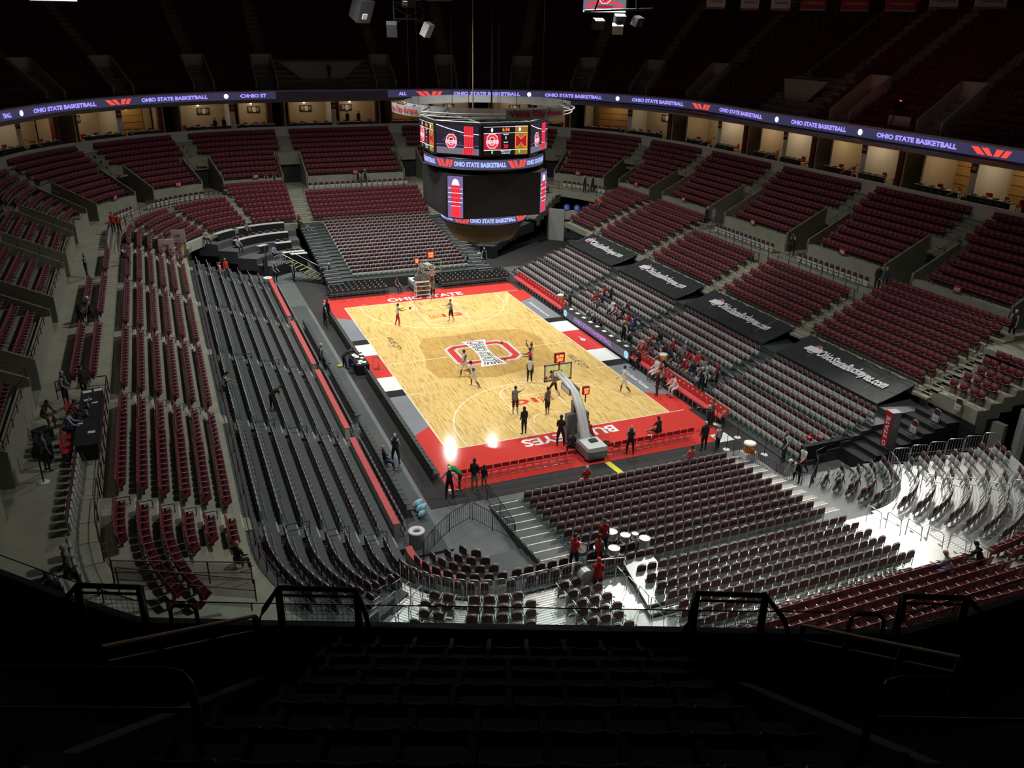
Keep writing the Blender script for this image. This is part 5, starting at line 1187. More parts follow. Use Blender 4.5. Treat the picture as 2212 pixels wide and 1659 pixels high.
# ================================================================== BASKETS
def basket(yb, label):
    """yb: -1 near, +1 far; built at the near end and turned"""
    e_ = empty('basketball_stand', (0, 0, 0), 0 if yb < 0 else PI, label, 'basket'); Y = -13.1
    grey = mat('stand_grey', (.16, .17, .18), .45); wht = mat('stand_white', (.62, .63, .62), .4)
    mb = MB(); mb.box((0, -17.5, .45), (1.25, 2.5, .5)); mb.box((0, -18.1, .8), (1.2, 1.3, .25), mi=1); mb.box((.1, -17.9, .95), (.45, .35, .15), mi=2)
    mb.tube([(-.55, -18.9, .75), (.55, -18.9, .75)], .04)
    for sx in (-.55, .55):
        for y in (-18.4, -16.6): mb.lathe([(.0, -.06), (.1, -.06), (.1, .06), (0, .06)], 10, (sx, y, .1), 2)
    mb.build('base', [grey, wht, black_pl], e_)
    mb = MB(); mb.slab([(-.72, -16.1), (.72, -16.1), (.72, -15.75), (-.72, -15.75)], .05, 1.9); 
    mb.build('front_padding', grey, e_)
    mb = MB()
    for sx in (-.13, .13):
        mb.tube([(sx, -17.2, .7), (sx, -16.8, 1.5), (sx, -16.35, 2.3), (sx, -15.6, 2.95), (sx, -14.6, 3.25), (sx, -13.35, 3.4)], [.17, .17, .16, .15, .13, .11], 8)
    mb.tube([(0, -16.2, .7), (0, -15.9, 2.0), (0, -15.0, 3.05)], .07, 6); mb.build('boom_arm', wht, e_)
    mb = MB()
    mb.box((0, -15.75, 1.6), (.5, .35, 2.0), mi=0); mb.tube([(.3, -17.0, 1.0), (.25, -16.0, 2.3)], .05, 6); mb.build('arm_padding', grey, e_)
    for sx in (-1, 1):
        mb = MB(); mb.box((sx * .30, -14.9, 3.05), (.04, 1.25, .42)); p_ = mb.build('side_board', grey, e_)
        decal('side_board_print', [(rect2(-.52, -.15, .52, .15), 0, 0)], lambda u, v, h: (sx * (.325 + h), -14.9 + u, 3.05 + v), [white_p], p_)
    mb = MB()
    for x0, z0_, x1, z1_ in ((-.93, 2.87, .93, 2.97), (-.93, 3.9, .93, 3.99), (-.93, 2.87, -.85, 3.99), (.85, 2.87, .93, 3.99)): mb.box(((x0 + x1) / 2, Y - .02, (z0_ + z1_) / 2), (x1 - x0, .07, z1_ - z0_))
    mb.build('board_frame', frame_grey, e_)
    mb = MB(); mb.box((0, Y, 3.43), (1.72, .012, .95)); mb.build('backboard', glassm, e_)
    mb = MB()
    for x0, z0_, x1, z1_ in ((-.305, 3.09, .305, 3.14), (-.305, 3.5, .305, 3.55), (-.305, 3.09, -.255, 3.55), (.255, 3.09, .305, 3.55)): mb.box(((x0 + x1) / 2, Y + .012, (z0_ + z1_) / 2), (x1 - x0, .006, z1_ - z0_))
    mb.build('target_square', white_p, e_)
    mb = MB(); mb.tube([(.23 * math.cos(2 * PI * k / 20), -12.72 + .23 * math.sin(2 * PI * k / 20), 3.05) for k in range(20)], .012, 6, closed=True); mb.box((0, -13.03, 3.03), (.14, .14, .08)); mb.build('rim', mat('rim_orange', (.75, .12, .02), .4), e_)
    mb = MB()
    for k in range(12):
        for sg in (-1, 1):
            a = 2 * PI * k / 12; pts = [((.23 - .1 * t) * math.cos(a + sg * .5 * t), -12.72 + (.23 - .1 * t) * math.sin(a + sg * .5 * t), 3.04 - .42 * t) for t in (0, .5, 1)]; mb.tube(pts, .006, 3)
    mb.build('net', white_p, e_)
    for nm, (x, y, z), an, w_, h_ in (('shot_clock', (0, -13.25, 4.42), 0, .66, .62), ('arm_clock', (.52, -15.9, 3.25), 0, .42, .5)):
        mb = MB(); mb.box((x, y, z), (w_, .16, h_)); mb.tube([(x, y, z - h_ / 2), (x, y, z - h_ / 2 - .5)], .04); c_ = mb.build(nm, mat('clock_case_red', (.20, .012, .01), .5), e_)
        for sg in (-1, 1):
            decal('clock_face', [(rect2(-w_ * .42, -h_ * .42, w_ * .42, h_ * .42), 0, 0), (fit_text('6:36', w_ * .7, h_ * .24, 0, h_ * .22, bold=.03), 1, 1), (fit_text('30', w_ * .6, h_ * .38, 0, -h_ * .16, bold=.04), 2, 1)],
                  lambda u, v, h, sg=sg: (x + u * (1 if sg < 0 else -1), y + sg * (.085 + h), z + v), [emis('clock_back', (.9, .05, .02), .7), emis('clock_yellow', (1, .62, .08), 1.5), emis('clock_digit', (1, .30, .12), 1.7)], c_)
    return e_
basket(-1, 'near basketball stand with glass backboard, white boom and lit shot clock'); basket(1, 'far basketball stand with glass backboard in front of the grey chairs')
# ================================================================== SCORER TABLE, TABLES, SMALL THINGS
t = empty('scorer_table', (9.6, .1, 0), 0, 'long scorer table with a purple-lit LED front facing the court', 'table')
mb = MB(); mb.box((.12, 0, .86), (.75, 11.6, .06)); mb.build('table_top', black_pl, t); mb = MB(); mb.box((.0, 0, .42), (.2, 11.6, .84)); mb.build('cabinet', black_pl, t)
decal('led_front', [(rect2(-5.7, -.36, 5.7, .36), 0, 0), (fit_text('OHIO STATE BASKETBALL', 6.6, .36, -.3, 0, bold=.05), 1, 1), (circ2(-5.25, 0, .3, 18, .3), 2, 1), (circ2(5.25, 0, .3, 18, .3), 2, 1), (fit_text('K', .2, .3, -5.25, 0), 3, 2), (fit_text('K', .2, .3, 5.25, 0), 3, 2)],
      lambda u, v, h: (-.11 - h, -u, .45 + v), [emis('led_dim_purple', (.10, .085, .125), 1), emis('led_violet_text', (.38, .20, .62), 1), emis('led_pale_blue', (.45, .8, 1), 1), emis('led_blue', (.05, .2, .6), 1)], t)
def sheet(x, y, z, w_, h_, a, m, label, cat='paper', name='paper_sheet'):
    mb = MB(); mb.box((0, 0, .004), (w_, h_, .008)); o = mb.build(name, m); o.location = (x, y, z); o.rotation_euler = (0, 0, a); return tag(o, label, cat)
def laptop(x, y, z, a, label):
    e_ = empty('laptop', (x, y, z), a, label, 'laptop'); mb = MB(); mb.box((0, 0, .012), (.33, .24, .024)); mb.build('keyboard_base', black_pl, e_)
    mb = MB(); mb.box((0, .14, .12), (.33, .02, .22), rx=-.2); mb.build('screen', [mat('laptop_grey', (.2, .2, .21), .4)], e_)
for k in range(9):
    y = 4.9 - k * 1.18; sheet(9.82, y, .89, .3, .42, rng.uniform(-.4, .4), white_p, 'white paper, %s from the far end of the scorer table' % nth(k))
    if k % 2: laptop(9.9, y + .55, .89, -PI / 2, 'dark laptop, %s along the scorer table' % nth(k // 2))
# left courtside table with papers
t = empty('media_table', (-9.55, .0, 0), 0, 'black-clothed table with papers at the left edge of centre court', 'table')
mb = MB(); mb.box((0, 0, .74), (.95, 2.6, .03)); mb.build('table_top', black_cl, t); mb = MB(); mb.box((.44, 0, .37), (.06, 2.58, .74)); mb.box((0, -1.27, .37), (.9, .05, .74)); mb.box((0, 1.27, .37), (.9, .05, .74)); mb.build('table_cloth', black_cl, t)
for k, (x, y, w_, a) in enumerate(((-9.75, .85, .38, .3), (-9.6, .45, .3, -.3), (-9.3, .1, .22, .5), (-9.55, -.5, .32, .1), (-9.35, -.75, .28, -.4), (-9.2, .8, .25, .2), (-9.7, -.9, .2, .8))): sheet(x, y, .757, w_, w_ * 1.3, a, white_p, 'white paper, %s, on the black table left of centre court' % nth(k))
# fabric-topped stool standing on the scarlet panel
e_ = empty('high_stool', (-8.45, -.55, 0), 0, 'tall thin-framed stool standing on the scarlet sideline panel', 'stool')
mb = MB()
for sx in (-.22, .22):
    for sy in (-.22, .22): mb.tube([(sx, sy, 0), (sx * .9, sy * .9, .95)], .013, 5)
for z in (.25, .5): mb.tube([(-.22, -.22, z), (.22, -.22, z), (.22, .22, z), (-.22, .22, z)], .01, 4, closed=True)
mb.tube([(-.2, .2, .95), (-.2, .22, 1.3), (.2, .22, 1.3), (.2, .2, .95)], .013, 5); mb.build('stool_frame', mat('stool_copper', (.55, .25, .10), .4, .4), e_)
mb = MB(); mb.box((0, 0, .96), (.4, .4, .03)); mb.build('seat', mat('stool_brown', (.16, .10, .04), .7), e_)
# ball rack at the far baseline
def ball(x, y, z, label, group=None):
    o = ball.o.copy() if ball.o else None
    if o is None:
        mb = MB(); n = 7; mb.lathe([(.12 * math.sin(PI * k / n), -.12 * math.cos(PI * k / n)) for k in range(n + 1)], 14)
        o = mb.build('basketball', mat('ball_orange', (.42, .11, .035), .6, noise=.1)); ball.o = o
        sm_ = MB(); sm_.tube([(.1205 * math.cos(2 * PI * k / 16), .1205 * math.sin(2 * PI * k / 16), 0) for k in range(16)], .003, 3, closed=True); sm_.tube([(0, .1205 * math.cos(2 * PI * k / 16), .1205 * math.sin(2 * PI * k / 16)) for k in range(16)], .003, 3, closed=True); sm_.build('seam', black_pl, o); freeze(o)
    else:
        COL.objects.link(o)
        for c in CH[ball.o.name]: c2 = c.copy(); COL.objects.link(c2); c2.parent = o
    o.location = (x, y, z); return tag(o, label, 'ball', group)
ball.o = None
e_ = empty('ball_rack', (-.15, 15.42, 0), 0, 'white three-shelf ball rack standing on the far scarlet baseline', 'rack')
mb = MB()
for sx in (-.72, .72): mb.tube([(sx, -.35, 0), (sx * .97, -.3, .6), (sx * .92, -.1, 1.35)], .03, 6); mb.tube([(sx, .35, 0), (sx * .92, .2, 1.35)], .03, 6)
mb.build('side_frame', white_p, e_)
for k, z in enumerate((.18, .58, .98)): mb = MB(); mb.box((0, -.02, z), (1.38, .42 - .04 * k, .03)); mb.build('shelf', white_p, e_)
mb = MB(); mb.box((0, .05, 1.36), (1.35, .36, .06)); mb.build('top_panel', white_p, e_)
for j, (z, xs) in enumerate(((.32, (-.5,)), (.72, (-.5, -.22, .28, .55)), (1.12, (-.45, .25, .5)))):
    for k, x in enumerate(xs): ball(x - .15, 15.37, z, 'basketball, %s from the left on the %s shelf of the rack' % (nth(k), ('bottom', 'middle', 'top')[j]))
ball(-3.0, 9.6, .95, 'basketball in the air left of the far key'); ball(-.9, -13.3, 3.25, 'basketball in the air beside the near backboard')
ball(.35, -2.9, 1.75, 'basketball held high near the player in white at the right of centre'); ball(.1, -4.2, 1.0, 'basketball held in front of the red shirted man')
# coolers, bins, stanchions
def cooler(x, y, z, label, towel=True, k=1.):
    e_ = empty('drink_cooler', (x, y, z), 0, label, 'cooler'); mb = MB(); mb.lathe([(0, 0), (.26 * k, 0), (.29 * k, .1), (.30 * k, .48), (.27 * k, .5)], 18); mb.build('cooler_body', mat('cooler_orange', (.75, .20, .03), .5), e_)
    mb = MB(); mb.lathe([(.31 * k, .5), (.31 * k, .58), (.24 * k, .62), (0, .63)], 18); mb.build('lid', white_p, e_)
mb = MB(); mb.box((0, 0, .3), (.8, .6, .6)); o = mb.build('cooler_stand', white_p); o.location = (8.25, -21.7, 0); tag(o, 'white box stand under the orange cooler behind the picket barrier', 'stand')
cooler(8.25, -21.7, .6, 'orange drink cooler with white lid behind the near right picket barrier', k=1.15); cooler(10.9, -8.0, .75, 'orange drink cooler behind the near team bench'); cooler(10.7, 8.9, .35, 'orange drink cooler behind the far team bench')
mb = MB(); mb.box((0, 0, .36), (.6, .8, .72)); o = mb.build('cooler_cart', white_p); o.location = (10.9, -8.0, .02); tag(o, 'white cart carrying the orange cooler behind the near bench', 'cart')
def bin_(x, y, label):
    e_ = empty('litter_bin', (x, y, 0), 0, label, 'bin'); mb = MB(); mb.lathe([(.0, 0), (.36, 0), (.38, .9), (.38, .92)], 24); mb.build('bin_body', mat('bin_grey', (.42, .43, .43), .6), e_); mb = MB(); mb.lathe([(.38, .9), (.41, .94), (.39, 1.0), (.19, 1.0), (.17, .9)], 24); mb.build('bin_rim', white_p, e_); mb = MB(); mb.disc((0, 0, .9), .2, 20); mb.build('opening', black_pl, e_)
bin_(-12.1, -23.4, 'round pale grey litter bin beside the curved red-topped wall'); bin_(-13.0, 22.8, 'pale litter bin at the far end of the red-topped wall')
bin_(20.6, -28.6, 'round pale litter bin before the dark tunnel at the right')
st_o = [(9.55, -18.95), (7.95, -20.05), (9.65, -21.4), (9.4, -16.9)]
for k, (x, y) in enumerate(st_o):
    e_ = empty('queue_post', (x, y, 0), 0, 'thin black queue post on round white base, %s of the four at right' % ('second', 'third', 'nearest', 'farthest')[k], 'stanchion'); mb = MB(); mb.lathe([(0, .03), (.2, .015), (.21, 0)], 18); mb.build('base', white_p, e_); mb = MB(); mb.tube([(0, 0, .02), (0, 0, 1.0)], .02, 6); mb.build('pole', darkmetal, e_)
# advertising pillar with lettering at the near right corner
e_ = empty('padded_pillar', (15.4, -24.85, 0), R(-8), 'leaning red and grey lettered pillar pad at the near right corner curtain', 'pillar'); mb = MB(); mb.box((0, 0, 1.7), (.55, .55, 3.4)); mb.box((-.29, -.0, 1.7), (.04, .55, 3.4), mi=1); mb.build('pad', [mat('pillar_grey', (.20, .20, .22), .5), red_pl], e_)
decal('pillar_lettering', [(fit_text('OHIO STATE', 2.7, .3, bold=.04), 0, 0)], lambda u, v, h: (-.312 - h, v, 1.75 + u), [white_p], e_)
decal('pillar_lettering', [(fit_text('BUCKEYES', 2.5, .3, bold=.03), 0, 0)], lambda u, v, h: (-v * 1, -.277 - h, 1.75 + u), [frame_grey], e_)
mb = MB(); mb.slab([(12.0, -22.3), (13.3, -22.6), (13.4, -22.2), (12.1, -21.9)], 1.0, 1.1); tag(mb.build('red_mat', red_pl), 'red folded mat on the steps by the near right gate', 'mat')
# press tables at the far left corner
wtop = mat('table_white', (.62, .62, .60), .6)
for k, (s0, s1, d, z) in enumerate(((74.2, 84.5, 19.0, 2.8), (74.0, 89.5, 17.1, 2.2), (74.0, 79.5, 15.2, 1.6), (73.0, 80.0, 13.4, 1.0), (72.9, 77.5, 12.45, 1.0), (85.5, 90.5, 19.0, 2.8), (82.6, 86, 15.3, 1.6))):
    e_ = empty('press_table', (0, 0, 0), 0, 'long white topped press table with black skirt, %s in the far left corner' % nth(k), 'table')
    curvewall('table_top', s0, s1, d - .3, d + .3, z + .72, z + .76, wtop, st=False).parent = e_; curvewall('table_skirt', s0, s1, d - .3, d - .26, z, z + .72, black_cl, st=False).parent = e_
pc = None; T = []; Lb = []
for k, (s0, s1, d, z) in enumerate(((74.4, 84.2, 19.65, 2.8), (74.2, 89.2, 17.75, 2.2), (74.2, 79.2, 15.85, 1.6), (73.2, 79.8, 14.05 - .15, 1.0))):
    for j, t_ in enumerate(rowseats(s0, s1, d, z, .75)): T.append(t_); Lb.append('maroon press chair, %s at the %s press table' % (nth(j), nth(k)))
rp = seatkind('press_chair', k2_parts(), ('back_pad', 'seat'), (frame_grey, maroon_pad, maroon_pad)); place(rp, T, Lb, 'maroon press chairs in the far left corner')
for k, s in enumerate(sseq(82, 92, 1.9)[:-1]): barrier(P3(s, 12.3, 1.0), P3(s + 1.7, 12.3, 1.0), .95, steel, 'low grey barrier, %s round the press platform edge' % nth(k), group='grey barriers of the press platform')
# yellow-nosed stair from the press platform to the floor
e_ = empty('portable_stair', (0, 0, 0), 0, 'black portable stair with yellow step edges below the press platform', 'stair')
for k in range(9):
    mb = MB(); x, y, z = -10.6 + .36 * k, 25.6 - .34 * k, 1.55 - .17 * k; mb.box((x, y, z), (.34, 1.25, .05), R(-43)); mb.box((x + .11, y - .11, z + .03), (.06, 1.25, .02), R(-43), mi=1); mb.build('tread', [black_pl, mat('yellow_edge', (.62, .60, .10), .6)], e_)
for sg in (-1, 1):
    mb = MB(); ox, oy = .45 * sg, .45 * sg; mb.tube([(-10.8 + ox, 25.8 + oy, 2.5), (-7.6 + ox, 22.8 + oy, .95), (-7.6 + ox, 22.8 + oy, .1)], .03, 6); mb.build('handrail', steel, e_)
# broadcast table and gear on the left walkway
t = empty('broadcast_table', (-25.6, -16.3, 5.35), 0, 'black-clothed broadcast table with papers on the left walkway', 'table'); mb = MB(); mb.box((0, 0, .74), (.95, 6.6, .03)); mb.build('table_top', black_cl, t); mb = MB(); mb.box((0, -3.28, .37), (.95, .05, .74)); mb.box((.45, 0, .37), (.05, 6.6, .74)); mb.build('table_cloth', black_cl, t)
for k, (x, y, w_) in enumerate(((-25.8, -13.4, .4), (-25.3, -13.3, .4), (-25.7, -14.5, .35), (-25.4, -14.9, .25), (-25.9, -17.2, .2), (-25.4, -18.3, .3))): sheet(x, y, 6.107, w_, w_ * .8, rng.uniform(-.3, .3), white_p, 'white sheet, %s from the far end of the broadcast table' % nth(k))
for k, y in enumerate((-14.7, -15.4, -16.4)): laptop(-25.5, y, 6.107, PI / 2, 'broadcast laptop, %s from the far end of the walkway table' % nth(k))
T = [(-26.55, -14.2, 5.35, PI / 2), (-26.5, -15.0, 5.35, PI / 2), (-26.5, -17.8, 5.35, PI / 2), (-26.4, -18.6, 5.35, PI / 2), (-26.4, -19.3, 5.35, PI / 2)]
r8 = seatkind('broadcast_chair', folding(), ('backrest', 'seat'), (frame_grey, red_pl, red_pl)); place(r8, T, ['red folding chair, %s from the far end behind the broadcast table' % nth(k) for k in range(5)], 'red chairs behind the broadcast table')
for k, (x, y, sx, sy, sz) in enumerate(((-27.5, -17.6, .6, .9, .5), (-27.3, -18.6, .5, .7, .7), (-27.6, -16.4, .7, .6, .4))):
    mb = MB(); mb.box((0, 0, sz / 2), (sx, sy, sz), .3 * k); mb.tube([(-.2, 0, sz), (-.1, 0, sz + .08), (.1, 0, sz + .08), (.2, 0, sz)], .02); o = mb.build('equipment_case', black_cl); o.location = (x, y, 5.36); tag(o, 'black equipment case, %s on the left walkway floor' % ('middle one', 'near one', 'far one')[k], 'case')
e_ = empty('floor_lamp_stand', (-27.2, -21.0, 5.36), 0, 'black camera tripod with round white base on the left walkway', 'tripod'); mb = MB(); mb.lathe([(0, .03), (.22, .02), (.23, 0)], 16); mb.build('base', white_p, e_); mb = MB(); mb.tube([(0, 0, 0), (0, 0, 1.3)], .03); mb.box((0, 0, 1.4), (.3, .45, .3)); mb.build('camera_head', darkmetal, e_)
# drum gear and ramp by the near stand
def drum(x, y, z, r_, h_, label, tilt=0, shell=(.55, .56, .58)):
    e_ = empty('drum', (x, y, z), 0, label, 'drum'); mb = MB(); mb.lathe([(r_, -h_ / 2), (r_, h_ / 2)], 20); mb.build('shell', mat('drum_shell_%d' % int(shell[0] * 100), shell, .3, .5), e_)
    mb = MB(); mb.disc((0, 0, h_ / 2 - .005), r_ * .98, 20); mb.disc((0, 0, -h_ / 2 + .005), r_ * .98, 20, up=False); mb.build('drum_head', mat('drum_head', (.66, .72, .68), .5), e_)
    mb = MB()
    for q_ in (-1, 1): mb.tube([(r_ * 1.03 * math.cos(2 * PI * k / 20), r_ * 1.03 * math.sin(2 * PI * k / 20), q_ * h_ / 2) for k in range(20)], .015, 5, closed=True)
    mb.build('hoop', steel, e_); e_.rotation_euler = (tilt, 0, 0); return e_
for k, (x, y, z, r_, h_) in enumerate(((-4.4, -28.3, 1.95, .26, .35), (-3.85, -28.6, 1.85, .22, .3), (-3.4, -28.7, 1.9, .15, .25), (-3.2, -29.2, 1.8, .24, .5), (-5.4, -29.0, 1.8, .24, .3), (-4.75, -29.2, 1.75, .25, .3))):
    drum(x, y, z, r_, h_, 'marching drum on a stand, %s from the left, behind the near stand' % nth(k)); mb = MB()
    for a in (0, 2.1, 4.2): mb.tube([(0, 0, z - 1.25), (.25 * math.cos(a), .25 * math.sin(a), .0)], .012, 4)
    mb.tube([(0, 0, 0), (0, 0, z - 1.0 - h_ / 2)], .014, 4); o = mb.build('drum_stand', steel); o.location = (x, y, 1.0); tag(o, 'chrome tripod stand under the %s marching drum' % nth(k), 'stand')
drum(-6.15, -28.7, 1.95, .22, .32, 'snare drum carried by the left red shirted drummer', 1.2, (.7, .7, .72)); drum(-6.9, -30.7, 2.0, .3, .4, 'tall bass drum carried by the nearest drummer', 1.45, (.72, .72, .74))
mb = MB(); mb.slab([(-4.6, -29.5), (-3.2, -29.8), (-3.5, -32.9), (-5.2, -32.9)], 1.5, 1.6); tag(mb.build('ramp_board', mat('ramp_grey', (.16, .17, .17), .35, noise=.1)), 'smooth grey ramp board by the drummers on the metal deck', 'ramp')
# bags and towels
def bag(x, y, z, m, label, k=1.):
    mb = MB(); n = 6; mb.lathe([(.02, .3 * k), (.14 * k, .26 * k), (.24 * k, .14 * k), (.26 * k, .05 * k), (.2 * k, 0)], 10); o = mb.build('bag', m); o.location = (x, y, z); o.scale = (1.3, .9, 1); return tag(o, label, 'bag')
bag(1.35, -17.2, 0, black_cl, 'black bag beside the crouching man in red at the near baseline', 1.3); bag(4.3, -17.4, 0, mat('blue_cloth', (.02, .06, .35), .7), 'blue bag on the scarlet floor by the near baseline', 1.); bag(1.5, -18.1, .48, mat('towel_green', (.42, .48, .30), .8), 'pale green towel bundle on a baseline chair', .8); bag(3.9, -18.0, .48, mat('towel_white', (.7, .7, .72), .8), 'white towel on a scarlet baseline chair', .8)
e_ = empty('cotton_candy_bundle', (-11.35, -20.2, .75), 0, 'bundle of pale blue and pink candy bags beside the black chairs', 'bags')
for k in range(7):
    mb = MB(); mb.lathe([(.02, 0), (.14, .1), (.16, .3), (.05, .48)], 8); o = mb.build('candy_bag', mat('candy_blue', (.35, .68, .85), .5) if k > 1 else mat('candy_pink', (.85, .62, .66), .5), e_); o.location = (.12 * (k % 2), -.16 * k, -.5 + .12 * (k % 3)); o.rotation_euler = (0, .9, .3)
mb = MB(); mb.box((0, 0, .1), (.2, .16, .2)); o = mb.build('paper_cup_box', white_p); o.location = (-9.0, -19.1, 0); tag(o, 'small white box on the black floor at the near left corner', 'box')
bag(-10.85, .55, .12, mat('yellow_cloth', (.7, .7, .05), .7), 'yellow bag behind the courtside table on the left', .6)
# ================================================================== HANGING THINGS UNDER THE ROOF
def speaker(x, y, z, rz, tilt, label, k=1.):
    e_ = empty('hanging_speaker', (x, y, z), rz, label, 'speaker'); mb = MB(); mb.box((0, 0, 0), (1.1 * k, 1.0 * k, 1.5 * k), rx=tilt); mb.build('cabinet', mat('speaker_grey', (.05, .05, .055), .5), e_); mb = MB(); mb.tube([(0, 0, .6), (0, 0, 6)], .05); mb.build('hanger', darkmetal, e_); mb = MB(); mb.box((-.2 * k, -.56 * k, -.5 * k), (.35 * k, .1, .35 * k), rx=tilt); mb.build('lamp_head', mat('pale_metal', (.6, .6, .6), .4), e_)
speaker(-6.8, 5.5, 23.9, .4, .5, 'grey speaker cabinet hanging at the top left of centre'); speaker(-5.4, -1.0, 24.5, -.3, .2, 'pale striped cabinet hanging at the top edge, left of the truss', .7)
e_ = empty('speaker_cluster', (-3.9, 4.2, 23.0), .2, 'dark truss-hung speaker cluster with two pale tilted panels', 'speaker')
mb = MB()
for x in (-1.1, 1.1):
    mb.tube([(x, 0, 0), (x, 0, 5)], .07)
    for k in range(5): mb.tube([(x, 0, k), (-x, 0, k + 1)], .04, 4)
for k in range(3): mb.tube([(-1.1, 0, .3 + k), (1.1, 0, .3 + k)], .05)
mb.build('truss', darkmetal, e_)
for sx, m_ in ((-1, mat('speaker_grey', (.05, .05, .055), .5)), (1, mat('pale_box_grey', (.55, .55, .55), .5))): mb = MB(); mb.box((sx * 1.35, -.1, -.35), (.7, .5, .9), .5 * sx, rx=.5); mb.build('speaker_box', m_, e_)  # one box dark grey, the other pale grey
e_ = empty('lighting_rig', (9.2, -1.0, 23.2), -.2, 'lighting rig with grey fixtures and curtain hanging right of the video board', 'rig')
for k, (x, y, z, a) in enumerate(((-1.2, 0, 0, .2), (.2, 0, -.3, -.3), (1.6, 0, .2, .6), (.4, .3, .3, 0))): mb = MB(); mb.box((x, y, z), (.75, .5, .6), a, rx=.4); mb.build('fixture', mat('fixture_grey', (.30, .30, .31), .5) if k == 1 else mat('speaker_grey', (.05, .05, .055), .5), e_)
mb = MB(); mb.tube([(-2.2, 0, .8), (2.6, 0, 1.0)], .08); mb.tube([(-1.5, 0, .8), (-.4, 0, 4)], .06); mb.tube([(1.5, 0, .8), (1.0, 0, 5)], .06); mb.tube([(-.9, 0, 1.4), (1.2, 0, 3)], .05); mb.build('rig_truss', darkmetal, e_)
for k, (x, y, z, rz, w_, h_) in enumerate(((13.6, 9.0, 25.2, R(-20), 3.4, 2.2), (-27.0, 26.0, 25.35, R(10), 3.4, 2.2))):
    e_ = empty('video_board', (x, y, z), rz, 'hanging video board showing the team mark at the top %s' % ('centre right' if k == 0 else 'left'), 'display'); mb = MB(); mb.box((0, 0, 0), (w_ + .2, .3, h_ + .2)); mb.tube([(-1, 0, 1), (-1, 0, 4)], .04); mb.tube([(1, 0, 1), (1, 0, 4)], .04); mb.build('board_case', blkm, e_)
    it = [(rect2(-w_ / 2, -h_ / 2, w_ / 2, h_ / 2), 3, 0), (circ2(0, -h_ * .28, w_ * .42, 24, .32), 1, 1), (circ2(0, -h_ * .3, w_ * .34, 24, .2), 3, 2), (circ2(0, -h_ * .32, w_ * .22, 24, .1), 7, 3), (rect2(-w_ / 2, -h_ / 2, w_ / 2, -h_ / 2 + .12), 2, 1)] + osu_logo(0, .1, .42)
    decal('board_image', it, lambda u, v, h: (u, -.16 - h, v), SM, e_, lift=.004)
# banners hanging in a row under the roof
bred = mat('banner_red', (.36, .02, .035), .8, noise=.1, scale=1); bwhite = mat('banner_white', (.50, .48, .47), .8, noise=.06, scale=1)
FWD = Vector((.379, .9254, 0)); RGT = Vector((.9254, -.379, 0)); C0 = Vector((-21.09, -56.4, 0))
BN = [(1482, 35, 14, 1), (1545, 34, 15, 1), (1602, 36, 15, 1), (1662, 48, 14, 0), (1740, 52, 14, 0), (1825, 58, 13, 0), (1903, 54, 7, 1), (1990, 60, 6, 1), (2095, 80, 14, 0), (2200, 60, 12, 0), (800, 28, 8, 0), (838, 36, 8, 0), (918, 36, 9, 0), (970, 50, 9, 0), (700, 60, 3, 0), (750, 60, 4, 0), (640, 50, 2, 0)]
for k, (px, pw, py, wh) in enumerate(BN):
    F = 66; X = (px - 1106) / 1821.28 * F * 1.065; q = C0 + FWD * F + RGT * X; wd = pw / 1821.28 * F * 1.05; zb = 24.55 - (py - 8) / 1821 * 70
    e_ = empty('hanging_banner', (q.x, q.y, zb), R(-22.3), '%s championship banner, %s from the left among those along the roof' % ('white' if wh else 'red', nth(sorted(b_[0] for b_ in BN).index(px))), 'banner')
    mb = MB(); mb.box((0, 0, 1.5), (wd, .04, 3.0)); mb.build('cloth', bwhite if wh else bred, e_); mb = MB(); mb.box((0, -.03, .06), (wd, .02, .1)); mb.build('hem', bred if wh else mat('banner_hem', (.3, .28, .28), .8), e_)
    decal('banner_print', [(fit_text('CHAMPIONS', wd * .75, .16, 0, .5), 0, 0), (fit_text('OHIO STATE', wd * .75, .22, 0, 1.0), 0, 0)], lambda u, v, h: (u, -.03 - h, v), [bred if wh else bwhite], e_)
    mb = MB(); mb.tube([(0, 0, 3.0), (0, 0, 5.5)], .015, 4); mb.build('cord', darkmetal, e_)
# ================================================================== FOREGROUND: OUR OWN DARK UPPER DECK
FR = R(-22.27)
def G(X, F, z): q = C0 + RGT * X + FWD * F; return (q.x, q.y, z)
dconc = mat('near_deck_concrete', (.10, .10, .095), .8, noise=.2); dconc2 = mat('near_aisle_light_tone', (.19, .185, .17), .8, noise=.2)  # aisle concrete painted lighter for the light on the walkway
PAR = [(-16, 14.2), (-7.74, 10.79), (-6.51, 10.23), (-5.15, 9.69), (-3.46, 9.66), (4.01, 9.62), (5.66, 9.65), (6.97, 10.14), (7.88, 10.52), (16, 13.8)]
def strip(name, off0, off1, z0, z1, m, st=True):
    mb = MB()
    for (x0, f0), (x1, f1) in zip(PAR[:-1], PAR[1:]):
        a, b, c, d = G(x0, f0 - off0, z0), G(x1, f1 - off0, z0), G(x1, f1 - off1, z0), G(x0, f0 - off1, z0)
        V = [a, b, c, d] + [(p[0], p[1], z1) for p in (a, b, c, d)]; mb.add(V, [(3, 2, 1, 0), (4, 5, 6, 7), (0, 1, 5, 4), (2, 3, 7, 6), (1, 2, 6, 5), (3, 0, 4, 7)])
    o = mb.build(name, m); return struct(o) if st else o
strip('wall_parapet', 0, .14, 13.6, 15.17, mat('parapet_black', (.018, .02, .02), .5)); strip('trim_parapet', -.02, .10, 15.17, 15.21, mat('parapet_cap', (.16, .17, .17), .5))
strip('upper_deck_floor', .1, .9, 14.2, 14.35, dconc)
for k in range(12): strip('near_deck_step', .9 + .82 * k, 2.2 + .82 * k, 13.4 + .55 * k, 14.4 + .55 * k, dconc)
